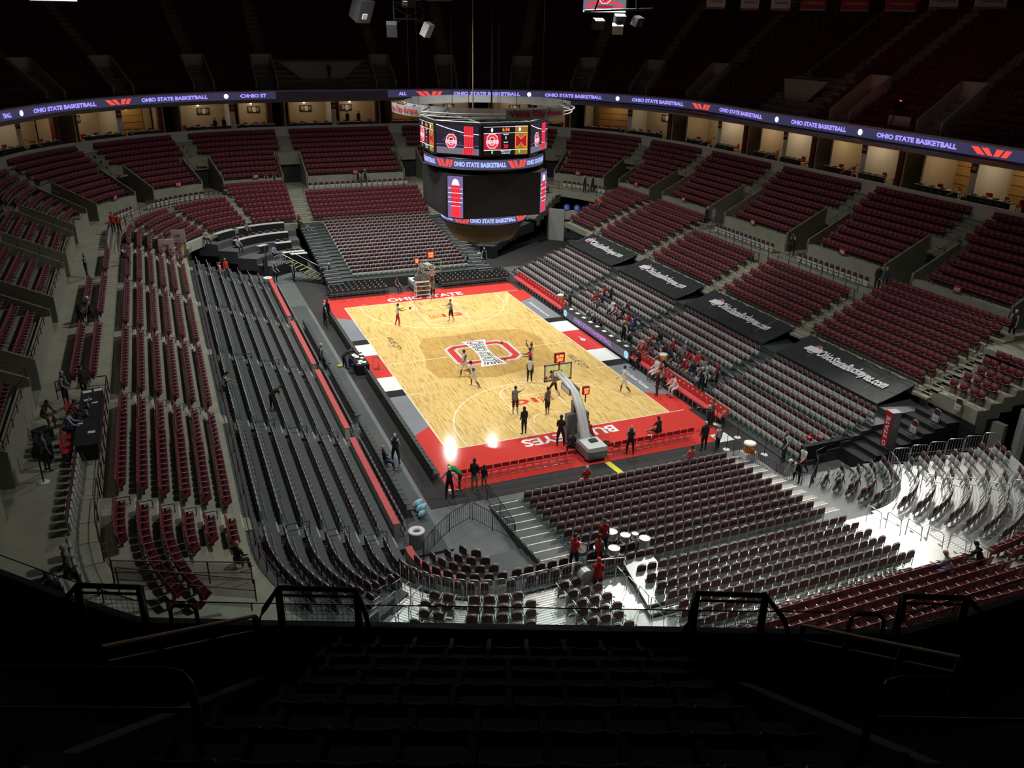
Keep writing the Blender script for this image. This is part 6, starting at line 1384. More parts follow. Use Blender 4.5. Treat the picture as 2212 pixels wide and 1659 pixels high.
e_ = empty('glass_rail', (0, 0, 0), 0, 'low clear glass rail with thin dark top edge along our balcony front', 'rail')
mb = MB()
for (x0, f0), (x1, f1) in zip(PAR[:-1], PAR[1:]): a, b = G(x0, f0 - .05, 15.21), G(x1, f1 - .05, 15.21); mb.add([a, b, (b[0], b[1], 15.55), (a[0], a[1], 15.55)], [(0, 1, 2, 3)])
mb.build('glass_panel', glassm, e_)
mb = MB(); mb.tube([G(x, f - .05, 15.55) for x, f in PAR], .008, 4); mb.build('top_edge', darkmetal, e_)
# aisle strips with concrete curbs
for sg in (-1, 1):
    mb = MB()
    for k in range(9):
        F = 9.0 - .75 * k; z = 14.55 + .5 * k; x0 = sg * (2.35); mb.slab([G(x0 - .55, F, 0)[:2], G(x0 + .55, F, 0)[:2], G(x0 + .55, F - .8, 0)[:2], G(x0 - .55, F - .8, 0)[:2]], z - .5, z)
    struct(mb.build('aisle_steps', dconc2))
    mb = MB(); a, b, c, d = G(sg * 3.15, 8.9, 14.9), G(sg * 3.32, 8.9, 14.9), G(sg * 4.25, 5.2, 17.15), G(sg * 4.08, 5.2, 17.15)
    V = [a, b, c, d] + [(p[0], p[1], p[2] - .6) for p in (a, b, c, d)]; mb.add(V, [(0, 1, 2, 3), (0, 4, 5, 1), (2, 6, 7, 3), (0, 3, 7, 4), (1, 5, 6, 2)]); struct(mb.build('trim_curb', mat('curb', (.26, .26, .25), .8)))
gm = MB()
def hoop(X0, X1, side, label, F=9.6):
    o = empty('stair_head_rail', (0, 0, 0), 0, label, 'rail'); mb = MB()
    mb.tube([G(X0 - .2, F - .4, 14.6), G(X0 - .2, F - .4, 15.55), G(X0 - .12, F - .3, 15.7), G(X0, F, 15.82), G(X1, F, 15.80), G(X1 + .18, F - .35, 15.66), G(X1 + .22, F - .45, 15.5), G(X1 + .22, F - .45, 14.6)], .04, 8); mb.build('top_rail', darkmetal, o)
    for x in (X0, X1): mb = MB(); mb.tube([G(x, F, 14.8), G(x, F, 15.8)], .055, 8); mb.build('post', darkmetal, o)
    mb = MB(); mb.tube([G(X0, F, 15.7), G(X1, F, 15.69)], .02, 5)
    n = int((X1 - X0) / .07)
    for k in range(1, n): mb.tube([G(X0 + (X1 - X0) * k / n, F, 15.24), G(X0 + (X1 - X0) * k / n, F, 15.69)], .003, 3)
    for k in range(7): mb.tube([G(X0, F, 15.24 + .07 * k), G(X1, F, 15.24 + .07 * k)], .003, 3)
    m_ = mb.build('wire_panel', darkmetal, o)
hoop(-5.89, -5.03, 0, 'black stair-head rail with wire panel, leftmost on our balcony'); hoop(-3.12, -2.04, 0, 'black stair-head rail with wire panel, left of centre'); hoop(2.66, 3.62, 0, 'black stair-head rail with wire panel, right of centre'); hoop(5.53, 6.42, 0, 'black stair-head rail with wire panel, rightmost on our balcony')
mb = MB(); mb.tube([G(-4.68, 9.6, 15.0), G(-4.66, 9.6, 15.42), G(-4.6, 9.6, 15.5), G(-4.35, 9.6, 15.5), G(-4.3, 9.6, 15.42), G(-4.3, 9.6, 15.0)], .03, 6); tag(mb.build('small_hoop_rail', darkmetal), 'small black hoop rail between the two left stair-head rails', 'rail')
mb = MB(); mb.tube([G(4.85, 9.6, 15.0), G(4.87, 9.6, 15.42), G(4.93, 9.6, 15.5), G(5.25, 9.6, 15.5), G(5.33, 9.6, 15.42), G(5.36, 9.6, 15.0)], .03, 6); tag(mb.build('small_hoop_rail', darkmetal), 'small black hoop rail between the two right stair-head rails', 'rail')
tanr = mat('handrail_highlight_paint', (.75, .58, .38), .4, .1, noise=.2)  # tan highlight of the dark rail painted into its base colour
for sg, nm in ((-1, 'left'), (1, 'right')):
    o = empty('sloping_handrail', (0, 0, 0), 0, 'worn brown double handrail sloping down toward the balcony edge at %s' % nm, 'rail')
    xa, xb = (-3.27, -3.89) if sg < 0 else (3.95, 4.45); za = 15.82 if sg < 0 else 15.78
    mb = MB(); mb.tube([G(xa, 9.0, za), G(xb, 6.5, 17.42)], .024, 8); mb.build('upper_rail', tanr, o); mb = MB(); mb.tube([G(xa, 8.9, za - .16), G(xb, 6.5, 17.24)], .014, 6); mb.build('lower_rail', frame_grey, o)
    for t in (.0, .35, .7, 1.0): x, F, z = xa + (xb - xa) * t, 9 - 2.5 * t, za + (17.42 - za) * t; mb = MB(); mb.tube([G(x, F, z - .95), G(x, F, z - .02)], .04, 6); mb.build('post', darkmetal, o)
    o = empty('aisle_hoop_rail', (0, 0, 0), 0, 'dark rounded aisle rail close to the camera at %s' % nm, 'rail'); s_ = sg; xi = 2.28 if sg < 0 else 2.72
    mb = MB(); mb.tube([G(s_ * 5.2, 4.5, 18.93), G(s_ * xi, 4.5, 18.95), G(s_ * (xi - .09), 4.5, 18.92), G(s_ * (xi - .14), 4.5, 18.82), G(s_ * (xi - .2), 4.45, 18.3), G(s_ * (xi - .2), 4.45, 17.5)], .03, 8); mb.build('top_rail', darkmetal, o)
    mb = MB(); mb.tube([G(s_ * 5.2, 4.5, 18.58), G(s_ * (xi - .12), 4.5, 18.6)], .02, 6); mb.build('middle_rail', darkmetal, o)
# dark seats in front of us
bk = MB(); n = 8; V = []
for z, dy, wf in ((.38, .0, .92), (.60, .03, 1.0), (.80, .07, 1.0), (.865, .085, .94), (.885, .09, .82)):
    for th in (0, .04):
        for k in range(n + 1): x = (-.22 + .44 * k / n) * wf; V.append((x, .17 + dy + .04 * (1 - (x / .22) ** 2) + th, z))
m = n + 1; F = []
for r_ in range(4):
    for k in range(n): a = r_ * 2 * m + k; F += [(a, a + 1, a + 2 * m + 1, a + 2 * m), (a + m + 1, a + m, a + 3 * m, a + 3 * m + 1)]
a = 8 * m
for k in range(n): F.append((a + k, a + k + 1, a + m + k + 1, a + m + k))
for r_ in range(4): a = r_ * 2 * m; F += [(a, a + 2 * m, a + 3 * m, a + m), (a + n, a + m + n, a + 3 * m + n, a + 2 * m + n)]
bk.add(V, F, 0, True)
stq = MB(); n = 8; V = []
for y, z in ((-.20, .50), (.0, .44), (.16, .45)):
    for k in range(n + 1): x = -.22 + .44 * k / n; V.append((x, y - .03 * (1 - (x / .22) ** 2) * (1 if y < 0 else 0), z - .03 * (1 - (x / .22) ** 2)))
for k in range(n + 1): pass
F = []
for r_ in range(2):
    for k in range(n): a = r_ * (n + 1) + k; F.append((a, a + 1, a + n + 2, a + n + 1))
nV = len(V); V += [(x, y, z - .05) for x, y, z in V]; F += [tuple(i + nV for i in f[::-1]) for f in F]
for k in range(n): F += [(k + 1, k, nV + k, nV + k + 1)]
stq.add(V, F, 0, True)
arm = MB(); arm.box((.26, .02, .62), (.055, .36, .035)); arm.box((.26, .12, .33), (.05, .07, .58), mi=1); arm.box((.26, .2, .72), (.06, .08, .16), mi=1)
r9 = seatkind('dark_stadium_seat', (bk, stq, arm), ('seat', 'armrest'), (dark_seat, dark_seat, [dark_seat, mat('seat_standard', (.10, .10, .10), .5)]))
T = []; Lb = []
for i, F_ in enumerate([8.9, 8.0, 7.2, 6.4, 5.55, 4.7, 3.9, 3.1]):
    z = 17.95 - (F_ - 3.9) * .67 - .0
    nn = 9 if i < 2 else 8 + (i > 4) + (i > 6)
    for k in range(nn):
        X = (k - (nn - 1) / 2) * .51 + .06; q = G(X, F_ + .25, z); T.append((*q, FR + PI)); Lb.append('dark flip seat, %s from the left, %s row up from the balcony edge' % (nth(k), nth(i)))
for sg in (-1, 1):
    for i, F_ in enumerate([3.9, 3.1]):
        for k in range(3): X = sg * (3.0 + .51 * k) + .0; q = G(X, F_ + .25 - .1 * k, 17.85 - (F_ - 3.9) * .67); T.append((*q, FR + PI)); Lb.append('dark flip seat beyond the %s aisle, %s of the %s row' % ('left' if sg < 0 else 'right', nth(k), nth(i)))
place(r9, T, Lb, 'dark seats in front of the camera')
mb = MB()
for i, F_ in enumerate([8.9, 8.0, 7.2, 6.4, 5.55, 4.7, 3.9, 3.1]):
    z = 17.95 - (F_ - 3.9) * .67; mb.slab([G(-2.6, F_ + .62, 0)[:2], G(-2.6, F_ - .3, 0)[:2], G(2.7, F_ - .3, 0)[:2], G(2.7, F_ + .62, 0)[:2]], z - .7, z)
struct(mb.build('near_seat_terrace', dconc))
# ================================================================== PEOPLE
SK = {}
def V3(*a): return Vector(a)
def rotx(v, a): c, s = math.cos(a), math.sin(a); return V3(v.x, v.y * c - v.z * s, v.y * s + v.z * c)
def figure(key, lean=0., legs=((0, 0), (0, 0)), arms=((.1, .1, .15), (.1, .1, .15)), spread=.0, sit=False, nod=0.):
    """continuous skinned body, facing -Y. legs: (thigh forward, knee bend); arms: (forward lift, outward lift, elbow bend) in radians"""
    pts = []; edges = []; rad = []; lab_ = []
    def P(p, r, l, parent=None):
        pts.append(V3(*p)); rad.append(r if isinstance(r, tuple) else (r, r)); lab_.append(l); i = len(pts) - 1
        if parent is not None: edges.append((parent, i))
        return i
    lowz = 9
    T0 = V3(0, 0, 0); tdir = rotx(V3(0, 0, 1), lean)       # lean > 0 bends towards -Y
    pel = P(T0, (.155, .115), 1)
    sp = P(T0 + tdir * .20, (.15, .115), 1, pel); ch = P(T0 + tdir * .40, (.175, .125), 1, sp); up_ = P(T0 + tdir * .50, (.13, .095), 1, ch)
    nk = P(T0 + tdir * .58, .05, 0, up_); hd = rotx(tdir, nod)
    jw = P(pts[nk] + hd * .08, (.068, .076), 0, nk); cr = P(pts[nk] + hd * .17, (.084, .096), 0, jw); P(pts[nk] + hd * .245, (.055, .065), 0, cr)
    fw = rotx(V3(0, -1, 0), lean + nod); ns = P(pts[nk] + hd * .125 + fw * .098, .012, 0, cr)
    for sg in (-1, 1):
        ear = P(pts[nk] + hd * .135 + V3(sg * .082, .01, 0), .012, 0, cr)
    for k, sg in enumerate((-1, 1)):
        th, kn = legs[k]
        h = P(T0 + V3(sg * .095, 0, -.05), .105, 4, pel)
        d1 = rotx(V3(sg * (.05 + spread), 0, -1).normalized(), -th); kp = pts[h] + d1 * .42; m1 = P(pts[h] + d1 * .22, .094, 4, h); k_ = P(kp, .070, 4 if not sit else 4, m1)
        d2 = rotx(V3(sg * .03, 0, -1).normalized(), -th + kn); m2 = P(kp + d2 * .16, .066, 5, k_); an_ = P(kp + d2 * .41, .036, 5, m2)
        hl = P(pts[an_] + V3(0, .02, -.045), .036, 6, an_); to = P(pts[an_] + V3(sg * .03, -.17, -.055), .030, 6, hl); lowz = min(lowz, pts[an_].z - .10)
        fl_, ol, eb = arms[k]
        sh = P(pts[up_] + V3(sg * .165, 0, -.02), .068, 2, up_)
        base = V3(sg * math.sin(ol), 0, -math.cos(ol)); a1 = rotx(base, -fl_); el = pts[sh] + a1 * .29; ua = P(pts[sh] + a1 * .14, .060, 2, sh); e = P(el, .050, 3, ua)
        inn = V3(-sg * .25 * math.sin(eb), 0, 0); a2 = (rotx(base, -fl_ - eb) + inn).normalized(); fa = P(el + a2 * .12, .043, 3, e); wr = P(el + a2 * .25, .024, 3, fa)
        pm = P(el + a2 * .31, (.034, .022), 0, wr); side = V3(sg, 0, 0) if abs(a2.x) < .8 else V3(0, 1, 0); side = (side - a2 * side.dot(a2)).normalized(); nrm = a2.cross(side)
        for j in range(4):
            o_ = side * (.030 - .020 * j); ln_ = (.068, .078, .074, .058)[j]
            f1 = P(pts[pm] + o_ + a2 * .035, .0095, 0, pm); P(pts[f1] + (a2 + nrm * .35 * sg).normalized() * ln_, .008, 0, f1)
        t1 = P(pts[pm] - side * .0 + V3(0, -.035, 0) + a2 * .0, .010, 0, wr); P(pts[t1] + (a2 + V3(0, -.5, 0)).normalized() * .045, .009, 0, t1)
    me = bpy.data.meshes.new('sk'); me.from_pydata([tuple(p - V3(0, 0, lowz)) for p in pts], edges, []); 
    ob = bpy.data.objects.new('sk', me); COL.objects.link(ob)
    sm_ = ob.modifiers.new('s', 'SKIN'); sm_.use_smooth_shade = True
    if not me.skin_vertices: raise RuntimeError('skin')
    for i, r in enumerate(rad): me.skin_vertices[0].data[i].radius = r
    me.skin_vertices[0].data[0].use_root = True
    ss = ob.modifiers.new('u', 'SUBSURF'); ss.levels = 1; ss.render_levels = 1
    dg = bpy.context.evaluated_depsgraph_get(); ev = ob.evaluated_get(dg); out = bpy.data.meshes.new_from_object(ev); out.name = 'body_' + key
    bpy.data.objects.remove(ob)
    for _ in range(7): out.materials.append(None)
    Z = V3(0, 0, lowz); pp = [p - Z for p in pts]; P_ = np.array(pp)
    ed = np.array([(a, b) for a, b in edges]); A = P_[ed[:, 0]]; B = P_[ed[:, 1]]; rr = np.array([(max(rad[a]) + max(rad[b])) / 2 for a, b in edges]); el_ = np.array([lab_[b] for a, b in edges])
    C = np.array([tuple(p.center) for p in out.polygons]); AB = B - A; L2 = (AB ** 2).sum(1)
    t = np.clip(((C[:, None] - A[None]) * AB[None]).sum(2) / L2[None], 0, 1); D = np.linalg.norm(C[:, None] - (A[None] + t[..., None] * AB[None]), axis=2) - rr[None]
    out.polygons.foreach_set('material_index', el_[D.argmin(1)].astype(np.int32)); out.polygons.foreach_set('use_smooth', [True] * len(out.polygons)); out.update()
    hp = pp[jw], hd, fw
    # hair cap (short / long) and face
    def cap_(long_):
        mb = MB(); c = pp[cr] + hd * .012; X = V3(1, 0, 0); Y = -fw
        prof = []
        for i in range(7):
            a = PI * .5 * (1 - i / 6.0) * 1.0 - (.25 if i == 6 else 0); prof.append((math.cos(a), math.sin(a)))
        n_ = 14; V = []
        for i, (r_, h_) in enumerate(prof):
            for k in range(n_):
                b = 2 * PI * k / n_; front = max(0, -math.sin(b)); hh = h_ * .098 - (0 if i < 5 else (-.03 * front + (.05 + (.17 if long_ else 0) * (i - 5 + .2)) * max(0, math.sin(b) + .3)))
                V.append(c + X * (r_ * .090 * math.cos(b)) + Y * (r_ * .104 * math.sin(b)) + hd * hh)
        F = [(i * n_ + k, i * n_ + (k + 1) % n_, (i + 1) * n_ + (k + 1) % n_, (i + 1) * n_ + k) for i in range(6) for k in range(n_)]; mb.add(V, F, 0, True); return mb.mesh('hair', None) if False else mb
    fc = MB(); c = pp[nk] + hd * .14
    for sg in (-1, 1): q = c + fw * .083 + V3(sg * .030, 0, 0); fc.box(tuple(q), (.020, .014, .010))
    q = pp[nk] + hd * .075 + fw * .082; fc.box(tuple(q), (.040, .012, .010), mi=1)
    SK[key] = (out, cap_(False), cap_(True), fc, pp[cr], hd)
figure('stand', 0, ((.05, .08), (-.03, .05)), ((.05, .12, .25), (.08, .12, .3)))
figure('apart', .03, ((.05, .05), (.0, .05)), ((.1, .15, .9), (.1, .15, .9)), .12)
figure('hips', 0, ((.03, .05), (0, .05)), ((-.25, .55, .9), (-.25, .55, .9)), .1)
figure('walk', .06, ((.38, .25), (-.30, .35)), ((-.3, .12, .4), (.45, .12, .6)))
figure('dribble', .35, ((.55, .55), (-.12, .5)), ((.35, .35, .8), (.6, .15, 1.0)), .14)
figure('catch', .08, ((.2, .3), (-.08, .2)), ((.9, .2, .9), (.9, .2, .9)), .12)
figure('shoot', 0, ((.1, .15), (-.02, .1)), ((2.3, .2, .7), (2.4, .2, .8)), .05)
figure('point', .02, ((.05, .08), (-.03, .05)), ((1.45, .45, .15), (.1, .12, .3)))
figure('sit', .12, ((1.45, 1.4), (1.4, 1.35)), ((.3, .15, .85), (.3, .15, .85)), .1, True)
figure('lean_sit', .5, ((1.4, 1.35), (1.35, 1.4)), ((.45, .15, .7), (.5, .15, .8)), .12, True)
figure('slouch', -.12, ((1.25, 1.1), (1.2, 1.0)), ((.3, .2, .6), (.3, .2, .7)), .1, True)
figure('bend', 1.0, ((.25, .2), (.05, .1)), ((.25, .1, .4), (.2, .2, .5)), .06)
figure('crouch', .5, ((1.7, 2.2), (1.5, 2.3)), ((1.0, .2, .6), (1.0, .2, .6)), .2)
figure('floor_sit', .2, ((1.5, .35), (1.45, .3)), ((.7, .2, .5), (.7, .2, .5)), .15, True)
skinA = mat('skin_light', (.56, .33, .24), .55, noise=.05); skinB = mat('skin_dark', (.16, .085, .055), .55, noise=.05); skinC = mat('skin_tan', (.36, .20, .13), .55, noise=.05)
CC = {'blk': (.012, .012, .014), 'wht': (.72, .71, .72), 'gry': (.19, .19, .20), 'lgr': (.36, .37, .39), 'red': (.50, .018, .022), 'dred': (.24, .012, .018), 'crl': (.72, .12, .09), 'nvy': (.018, .026, .07), 'blu': (.04, .08, .22), 'jean': (.05, .08, .16), 'khk': (.30, .24, .15),
      'grn': (.01, .22, .06), 'pnk': (.62, .34, .40), 'lbl': (.36, .42, .58), 'olv': (.08, .09, .03), 'yel': (.7, .72, .03), 'brn': (.10, .055, .03), 'shz': (.5, .5, .5), 'orn': (.72, .09, .03), 'ylb': (.55, .36, .04)}
def cl(n): return {'skA': skinA, 'skB': skinB, 'skC': skinC}.get(n) or mat('cloth_' + n, CC[n], .8, noise=.08, scale=9)
hairm = {'d': mat('hair_dark', (.018, .012, .009), .7), 'b': mat('hair_brown', (.07, .04, .02), .7), 'y': mat('hair_blond', (.40, .28, .13), .7), 'g': mat('hair_grey', (.42, .42, .41), .8), 'w': mat('cap_white', (.70, .68, .64), .8), 'lime': mat('hair_lime', (.55, .8, .02), .7), 'r': mat('cap_red', (.5, .02, .02), .8), 'bald': None}
eyem = mat('eye_dark', (.02, .015, .012), .4); lipm = mat('lip', (.35, .12, .10), .5)
hcache = {}
def man(pose, x, y, z, face, label, c, hair='d', h=1.80, sk='A', long_=False):
    """c: top, upper sleeve, forearm, trousers, lower leg, shoes; face: direction looked at, degrees from +X"""
    out, hs, hl_, fc, crn, hd = SK[pose]
    o = bpy.data.objects.new('person', out); COL.objects.link(o); k = h / 1.74
    o.location = (x, y, z); o.rotation_euler = (0, 0, R(face) + PI / 2); o.scale = (k, k, k)
    skm = {'A': skinA, 'B': skinB, 'C': skinC}[sk]; c = c.split(); ms = [skm] + [skm if q == 's' else cl(q) for q in c]
    for i, m_ in enumerate(ms): o.material_slots[i].link = 'OBJECT'; o.material_slots[i].material = m_
    if hairm[hair] is not None:
        key = (pose, long_)
        if key not in hcache: hcache[key] = (hl_ if long_ else hs).mesh('hair', hairm['d'])
        q = bpy.data.objects.new('cap' if hair in ('w', 'r') else 'hair', hcache[key]); COL.objects.link(q); q.parent = o; q.material_slots[0].link = 'OBJECT'; q.material_slots[0].material = hairm[hair]
    if (pose, 'f') not in hcache: hcache[(pose, 'f')] = fc.mesh('face', [eyem, lipm])
    q = bpy.data.objects.new('face', hcache[(pose, 'f')]); COL.objects.link(q); q.parent = o
    return tag(o, label, 'person')
GUARD = 'blk lgr lgr blk blk blk'
# on the court
man('catch', -4.5, 8.1, 0, 0, 'person in white sleeveless top and red trousers on the left of the far half court', 'wht s s red red shz', 'd', 1.88, 'C')
man('catch', .05, 7.85, 0, 190, 'person in grey T-shirt and black shorts near the far key', 'gry gry s blk s shz', 'd', 1.85)
man('shoot', .4, 14.1, 0, 100, 'person in grey T-shirt shooting under the far basket', 'gry gry s blk s shz', 'b', 1.9, 'C')
man('walk', -2.9, -4.0, 0, 200, 'person in white uniform stepping back near the centre circle edge', 'wht s s wht s shz', 'd', 1.98, 'B')
man('dribble', -2.85, -6.0, 0, 160, 'person in white uniform dribbling above the near three-point line', 'wht wht s wht s shz', 'd', 1.95, 'B')
man('stand', 1.0, -6.6, 0, 60, 'person in white T-shirt and black trousers near the near key', 'wht wht s blk blk shz', 'd', 1.82, 'B')
man('catch', 1.75, -5.0, 0, 170, 'person in red shirt and black trousers right of the near key', 'red red s blk blk shz', 'd', 1.85, 'B')
man('shoot', 2.1, -4.3, 0, 200, 'person in white holding a ball high behind the red shirted man', 'wht wht s wht s shz', 'd', 1.9, 'B')
man('point', -1.95, -11.1, 0, 60, 'person in grey T-shirt and black shorts at the left of the near key', 'gry gry s blk s shz', 'd', 1.87)
man('stand', -.05, -11.9, 0, 110, 'person in grey T-shirt and black shorts inside the near key', 'gry gry s blk s shz', 'd', 1.85, 'C')
man('dribble', 1.7, -9.2, 0, 180, 'person seen through the near backboard in dark shorts', 'gry gry s blk s shz', 'd', 1.85)
man('stand', -2.55, -13.95, 0, 95, 'long-haired person in black clothes standing on the near baseline', 'blk blk blk blk blk blk', 'd', 1.76, 'A', True)
man('apart', -1.15, -16.2, 0, 60, 'person in black shirt standing by the near basket base', 'blk blk s blk blk red', 'd', 1.95, 'B')
man('sit', -1.05, -17.6, .02, 80, 'person in black sitting on a chair beside the near basket base', 'blk blk blk blk blk blk', 'b', 1.8)
man('crouch', .85, -16.3, 0, 100, 'person in dark red shirt crouching beside the near basket', 'dred dred s blk blk blk', 'd', 1.8)
man('apart', 2.2, -18.6, 0, 60, 'person in black vest and grey sleeves behind the near baseline chairs', GUARD, 'bald', 1.84)
man('floor_sit', 5.1, -17.1, 0, 100, 'person in black sitting on the scarlet floor near number eight', 'blk blk s blk s shz', 'd', 1.85, 'C')
man('walk', 6.35, -10.5, 0, 150, 'person in white long-sleeved top walking by the right sideline', 'wht wht wht wht s shz', 'd', 1.95, 'B')
man('stand', 8.2, -11.7, 0, 150, 'person in dark suit and pale shirt standing before the near team bench', 'blk blk blk blk blk blk', 'bald', 1.84)
man('slouch', 9.55, -9.3, 0, 180, 'person in white warm-up seated on the team bench, farther one', 'wht wht wht wht s shz', 'd', 1.98, 'B')
man('lean_sit', 9.5, -10.6, 0, 180, 'person in grey seated on the team bench between the two in white', 'gry gry s blk s blk', 'd', 1.9, 'C')
man('lean_sit', 9.45, -12.2, 0, 175, 'person in white warm-up leaning forward on the team bench, nearer one', 'wht wht wht wht wht blk', 'brn' if 0 else 'b', 1.98, 'C')
man('sit', 9.6, -6.9, 0, 180, 'person in black seated at the scorer table end of the bench', 'blk blk blk blk blk blk', 'b', 1.8)
# right corner group
man('point', 8.05, -17.9, 0, 150, 'person in dark sweater pointing to the court at the near right corner', 'blk blk blk blk blk blk', 'g', 1.88)
man('stand', 6.55, -19.7, 0, 80, 'broad person in black coat at the near right corner', 'blk blk blk blk blk blk', 'g', 1.85)
man('stand', 7.3, -20.0, 0, 100, 'person in pink sweater and black trousers at the near right corner', 'pnk pnk pnk blk blk blk', 'y', 1.62)
man('stand', 8.45, -18.75, 0, 120, 'blond person in black top and jeans at the near right corner', 'blk blk blk jean jean shz', 'y', 1.78, 'A', True)
man('stand', 8.9, -17.1, 0, 150, 'person in dark clothes beside the bench end at the near right corner', 'olv olv olv blk blk blk', 'b', 1.8)
man('slouch', 4.2, -21.75, .25, 90, 'person in coral red top seated in the first near row at right', 'crl crl crl blu blu blk', 'd', 1.75)
man('slouch', -2.3, -21.75, .25, 90, 'person in red hooded top seated in the first near row at left', 'red red red pnk pnk blk', 'g', 1.72)
man('hips', 10.2, -22.4, 0, 150, 'guard in navy vest and grey sleeves beside the near right queue post', 'nvy lgr lgr nvy nvy blk', 'bald', 1.85, 'C')
man('walk', 10.1, -24.1, 0, 190, 'person in white shirt and red trousers by the near right gate', 'wht wht s dred dred blk', 'd', 1.75)
man('bend', 9.3, -24.7, 0, 180, 'white-capped person in black vest bending over the near right fence', GUARD, 'w', 1.82)
# left corner and walkway
man('bend', -8.35, -18.9, 0, 140, 'person in green shirt with lime yellow wig at the near left corner', 'grn grn yel blk blk shz', 'lime', 1.72)
man('hips', -9.2, -19.6, 0, 60, 'white-haired guard in black vest seen from behind at the near left corner', GUARD, 'w', 1.84)
man('stand', -7.7, -19.3, 0, 50, 'person in black jacket and khaki trousers at the near left corner', 'blk blk blk khk khk brn', 'd', 1.86)
man('stand', -7.15, -19.3, 0, 50, 'child in black jacket and grey trousers beside the khaki trousered man', 'blk blk blk gry gry shz', 'd', 1.4)
man('apart', -10.9, -15.1, .1, 60, 'guard in black vest and grey sleeves standing on the left platform edge', GUARD, 'g', 1.83)
man('slouch', -11.65, -15.7, .12, 0, 'person in black with yellow shoes seated in the second row at left', 'blk blk blk blu blu ylb', 'y', 1.8)
man('stand', -10.05, 10.2, 0, 20, 'guard in black vest with pale sleeves at the far left court edge', 'blk lbl s blk blk blk', 'g', 1.85)
man('stand', -9.6, 11.3, 0, 30, 'person in black jacket beside the guard at the far left court edge', 'blk blk blk blk s shz', 'd', 1.82, 'C')
man('walk', -12.1, .8, .12, 0, 'guard in black vest coming through the gap in the red-topped wall', 'blk lgr lgr blk blk blk', 'g', 1.8)
man('bend', -10.6, .3, 0, 0, 'person in black leaning over the courtside table at left', 'blk blk blk blk blk blk', 'd', 1.85)
man('sit', -10.35, -.6, 0, 0, 'person in navy sitting at the courtside table at left', 'nvy nvy nvy nvy nvy shz', 'b', 1.8)
man('lean_sit', -19.35, -7.7, 2.55, 0, 'person in pale grey shirt and jeans sitting high in the left grey stand', 'lgr lgr s jean jean blk', 'd', 1.85, 'C')
man('bend', -16.75, -9.0, 1.75, 10, 'person in black bending over seats in the left grey stand', 'blk blk s blk blk blk', 'd', 1.75)
man('stand', -16.7, 20.9, 1.7, -60, 'person in orange red jacket at the far end of the left grey stand', 'orn orn orn jean jean blk', 'g', 1.82)
man('sit', -17.3, 20.6, 1.95, -30, 'person in white and red sitting beside the orange jacketed one', 'wht red red jean jean blk', 'y', 1.7)
man('apart', -12.1, 24.6, 0, -50, 'guard in black vest before the black curtain at far left', GUARD, 'g', 1.84)
man('stand', -10.4, 24.2, 0, -40, 'person in navy vest and pale shirt near the yellow-edged stair', 'nvy lbl lbl nvy nvy blk', 'g', 1.82)
man('apart', -7.3, 22.6, 0, -60, 'guard with folded arms at the foot of the far stand stairs', 'blk lgr lgr blk blk blk', 'g', 1.86)
man('stand', -7.9, 22.3, 0, -60, 'person in black beside the folded-arm guard at the far stand', 'blk blk blk blk blk blk', 'd', 1.78)
# press
for k, (x, y, z, c) in enumerate(((-14.9, 28.4, 2.2, 'lbl lbl lbl blk blk blk'), (-13.6, 32.4, 2.8, 'gry gry gry blk blk blk'), (-17.7, 30.2, 2.8, 'lbl lbl s blk blk blk'), (-11.5, 29.4, 1.0, 'lbl lbl lbl blk blk blk'), (-8.0, 34.9, 2.8, 'brn brn brn blk blk blk'), (-7.4, 33.0, 2.2, 'gry gry gry blk blk blk'))):
    man('sit', x, y, z, -60, 'person seated at the press tables, %s, in %s' % (('third from left', 'at the upper table left part', 'leftmost', 'at the lower table', 'at the top table right end', 'at the second table right end')[k], {'lbl': 'a pale blue shirt', 'gry': 'grey', 'brn': 'brown'}[c[:3]]), c, 'bgbdyb'[k], 1.78)
# concourse people
man('apart', -27.0, 11.3, 5.35, 0, 'guard in black vest standing on the left walkway, farther one', GUARD, 'g', 1.84)
man('walk', -26.2, -.2, 5.35, 190, 'guard in black vest and pale sleeves walking on the left walkway', 'blk lgr lgr blk blk blk', 'w', 1.82)
man('bend', -26.9, .3, 5.35, 30, 'person in dark blue coat leaning on the left walkway rail', 'nvy nvy nvy blk blk blk', 'd', 1.88)
man('apart', -26.8, -13.2, 5.35, -20, 'guard in navy vest beside the broadcast table', 'nvy lgr lgr nvy nvy blk', 'g', 1.84)
man('stand', -26.0, -12.6, 5.35, -30, 'person in black coat at the far end of the broadcast table', 'blk blk blk blk blk blk', 'd', 1.8)
man('lean_sit', -26.5, -15.9, 5.35, 0, 'person in brown jacket leaning at the broadcast table', 'brn brn brn blk blk blk', 'b', 1.8)
man('lean_sit', -26.6, -17.2, 5.35, 0, 'person in pale blue shirt sitting at the broadcast table', 'lbl lbl lbl blk blk blk', 'b', 1.85)
man('lean_sit', -27.6, -15.2, 5.35, -40, 'person in brown sitting against the walkway wall at left', 'brn brn brn brn brn shz', 'd', 1.75)
man('stand', -27.1, -20.0, 5.35, 30, 'person in dark grey handling a camera on the left walkway', 'gry gry gry blk blk blk', 'd', 1.75)
man('stand', -25.5, 26.2, 5.35, -60, 'person in red and white top on the far left walkway', 'red red red blk blk blk', 'd', 1.8)
man('stand', -25.0, 25.7, 5.35, -100, 'person in red jacket beside another at the far left walkway', 'orn red red blk blk blk', 'b', 1.75)
man('walk', -25.6, -29.4, 5.35, 200, 'person in dark coat and tan cap at the bottom left walkway', 'gry gry blk blk blk blk', 'y', 1.8)
man('sit', -20.3, -27.2, 3.2, 45, 'blond person in dark clothes sitting in the near left stand', 'blk blk blk blk blk blk', 'y', 1.7)
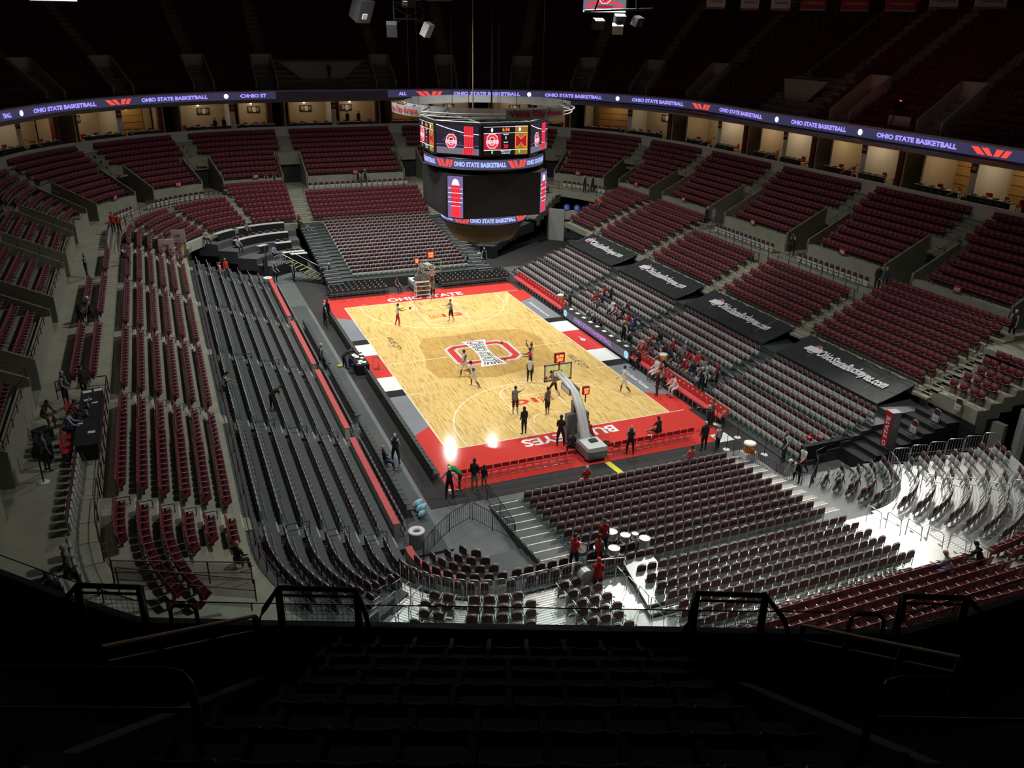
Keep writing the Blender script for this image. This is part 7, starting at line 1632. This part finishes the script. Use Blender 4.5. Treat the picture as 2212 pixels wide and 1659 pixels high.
man('stand', .4, 43.0, 5.35, -100, 'dark clothed guard under sign 131 at the far end, left one', GUARD, 'd', 1.8)
man('stand', 1.3, 43.2, 5.35, -90, 'dark clothed guard under sign 131 at the far end, right one', GUARD, 'g', 1.85)
man('stand', -9.9, 43.8, 5.35, -90, 'guard at the top of the far left bank, left one', GUARD, 'd', 1.8)
man('stand', -9.0, 43.8, 5.35, -90, 'guard at the top of the far left bank, right one', GUARD, 'b', 1.8)
man('stand', 24.3, 31.6, 5.35, -120, 'guard in black vest on the far right platform, left one', GUARD, 'g', 1.82)
man('stand', 25.0, 31.0, 5.35, -120, 'guard in black vest on the far right platform, right one', GUARD, 'd', 1.85)
man('stand', 27.4, 11.7, 5.35, 190, 'person in black coat at the vomitory between signs 104 and 105', 'blk blk blk blk blk blk', 'g', 1.85)
man('stand', 27.8, 11.1, 5.35, 190, 'person in grey jacket at the vomitory between signs 104 and 105', 'gry gry gry gry gry blk', 'b', 1.85)
man('apart', 27.9, -.3, 5.35, 190, 'guard in black with pale tie at the vomitory left of sign 106', 'blk lgr blk blk blk blk', 'd', 1.85)
man('stand', 27.0, -10.9, 5.35, 190, 'person in black suit left of another by the sign 106 wall', 'blk blk blk blk blk blk', 'd', 1.85)
man('stand', 26.9, -11.7, 5.35, 170, 'person in dark suit with pale shirt front by the sign 106 wall', 'nvy nvy nvy nvy nvy blk', 'g', 1.87)
man('stand', 27.0, -22.2, 5.35, 190, 'white-haired person in black at the right edge vomitory', GUARD, 'w', 1.85)
man('sit', 22.9, 25.1, 4.6, 200, 'person in orange seated alone in the far right corner bank', 'orn orn orn jean jean blk', 'd', 1.75)
man('sit', -24.6, 15.0 - .3, 9.0 if 0 else 5.35, 0, 'seated person in dark clothes on the left walkway row', 'blk wht blk blk blk blk', 'd', 1.75)
# far baseline people
man('sit', 1.55, 18.4, 0, -100, 'blond person in red seated by the far basket', 'red red red nvy nvy blk', 'y', 1.75, 'A', True)
man('sit', .75, 18.6, 0, -100, 'bald person in black seated behind the ball rack', 'blk blk s blk blk blk', 'bald', 1.8)
man('sit', -2.1, 17.4, 0, -60, 'person in dark jacket seated left of the ball rack', 'nvy gry s nvy nvy grn', 'd', 1.75)
man('apart', 6.5, 22.2, 0, -60, 'person in grey shirt and black trousers behind the far basket, middle one', 'blk lgr lgr blk blk blk', 'd', 1.82)
man('apart', 8.2, 23.2, 0, -110, 'person in white shirt and black vest behind the far basket, right pair front', 'wht lgr lgr blk blk blk', 'd', 1.78)
man('stand', 8.8, 23.3, 0, -110, 'tall person in black vest behind the far basket, right pair back', GUARD, 'g', 1.9)
man('apart', 5.2, 22.5, 0, -60, 'person in black behind the far basket, left one', GUARD, 'r', 1.8)
# right side stand
man('stand', 10.3, 6.2, .1, 180, 'dark clothed person standing near the far team bench', 'blk blk blk blk blk blk', 'd', 1.82)
man('hips', 10.9, -2.2, .1, 190, 'guard in black vest behind the scorer table', GUARD, 'g', 1.85)
man('hips', 11.1, -12.6, .1, 190, 'guard in black vest behind the near team bench', GUARD, 'g', 1.84)
man('stand', 11.6, -12.4, .3, 150, 'person in grey hooded top beside the guard behind the bench', 'lgr lgr lgr blk blk blk', 'd', 1.82)
man('stand', 12.1, -12.9, .5, 150, 'person in red jacket standing in the stand behind the near bench', 'dred dred dred blk blk blk', 'd', 1.85)
seats_ = [(13.5, 5.9, 'red'), (13.7, 5.2, 'blk'), (12.6, 5.4, 'red'), (12.6, 4.6, 'nvy'), (12.5, 2.6, 'wht'), (12.6, 1.9, 'pnk'), (13.4, 1.5, 'brn'), (12.5, .9, 'blk'), (12.5, -.6, 'red'), (12.5, -1.2, 'blu'),
          (11.7, -4.9, 'red'), (11.6, -5.5, 'brn'), (12.4, -5.2, 'blk'), (10.9, -5.0, 'pnk'), (11.0, -5.8, 'red'), (12.4, -7.0, 'red'), (11.5, -7.2, 'blk'), (11.7, -8.0, 'nvy'), (11.0, -7.6, 'pnk'), (12.5, -8.2, 'gry'),
          (12.5, -9.3, 'red'), (11.7, -9.4, 'brn'), (12.4, -10.1, 'red'), (11.6, -10.2, 'red'), (11.6, -10.9, 'blk'), (12.3, -11.2, 'gry'), (10.7, -8.9, 'blk'), (10.8, -3.4, 'blk')]
cn = {'red': 'red', 'blk': 'black', 'nvy': 'navy', 'wht': 'white', 'pnk': 'pink', 'brn': 'brown', 'blu': 'blue', 'gry': 'grey'}
for k, (x, y, c) in enumerate(seats_):
    man(('sit', 'slouch', 'lean_sit')[k % 3], x, y, .05 + max(0, (x - 10.9)) * .33, 180 + rng.uniform(-25, 25), 'seated spectator in %s, %s from the far end of those behind the scorer table' % (cn[c], nth(k)), '%s %s %s %s %s blk' % (c, c, c, ('jean', 'blk', 'khk')[k % 3], ('jean', 'blk', 'khk')[k % 3]), 'dbyg'[k % 4], 1.7 + .03 * (k % 5), 'AAC'[k % 3], k % 4 == 2)
for k, y in enumerate((2.6, 1.7, .6)): man('lean_sit', 10.5, y, .0, 180, 'grey-haired person in black at the scorer table, %s from the far end' % nth(k), 'blk blk blk blk blk blk', 'ggd'[k], 1.75)
# drummers and the pair at the bottom right
man('apart', -6.55, -28.9, .95, 20, 'person in red shirt with a snare drum on the near stand stairs', 'red red s blk blk blk', 'd', 1.85)
man('stand', -5.5, -29.2, .95, 30, 'person in red and green vest among the drummers', 'red grn grn blk blk blk', 'd', 1.75)
man('stand', -4.8, -28.3, .95, -100, 'person in dark red jacket behind the drum set', 'dred dred dred blk blk blk', 'd', 1.85)
man('walk', -6.5, -31.0, 1.05, 60, 'person in red top and black trousers carrying a bass drum', 'red red s blk blk blk', 'r', 1.85)
man('lean_sit', 6.3, -37.0, 2.35, 100, 'person in jeans reclining in the near right seats', 'lgr lgr lgr jean jean blk', 'y', 1.8)
man('lean_sit', 8.0, -37.0, 2.35, 100, 'person in black jacket and cap in the near right seats', 'blk blk blk blk blk blk', 'd', 1.85)
for k, (s, d) in enumerate(((64.0, dR(64) + 3.2), (76.4, dL(76) + 1.2), (77.2, dL(77) + .7), (62.0, dL(62) + 4.0), (60.5, dL(60) + 4.2))):
    (x, y), an = PS(s, d); man('stand', x, y, 16.4 if k == 0 else 10.6, math.degrees(an) + 180, 'dark figure %s' % ('on the far upper platform', 'on the far left suite stairs, left one', 'on the far left suite stairs, right one', 'in the far suite, left one', 'in the far suite, right one')[k], 'blk blk blk blk blk blk', 'd', 1.8)
e_ = empty('broadcast_camera', (*PS(1.2, dR(1) + 1.6)[0], 16.0), R(-100), 'broadcast camera with red tally light on the right upper deck platform', 'camera'); mb = MB(); mb.box((0, 0, 1.2), (.4, 1.1, .45)); mb.tube([(0, 0, 1), (.5, .3, -.6)], .04); mb.tube([(0, 0, 1), (-.5, .3, -.6)], .04); mb.tube([(0, 0, 1), (0, -.5, -.6)], .04); mb.build('camera_body', darkmetal, e_); mb = MB(); mb.box((0, .2, 1.6), (.16, .1, .1)); mb.build('tally_light', emis('tally_red', (1, .05, .02), 2), e_)
(x, y), an = PS(.6, dR(1) + 1.5); mb = MB(); mb.box((x, y, 15.9), (2.4, .2, 1.0), an - PI / 2); struct(mb.build('wall_camera_bay', vw))
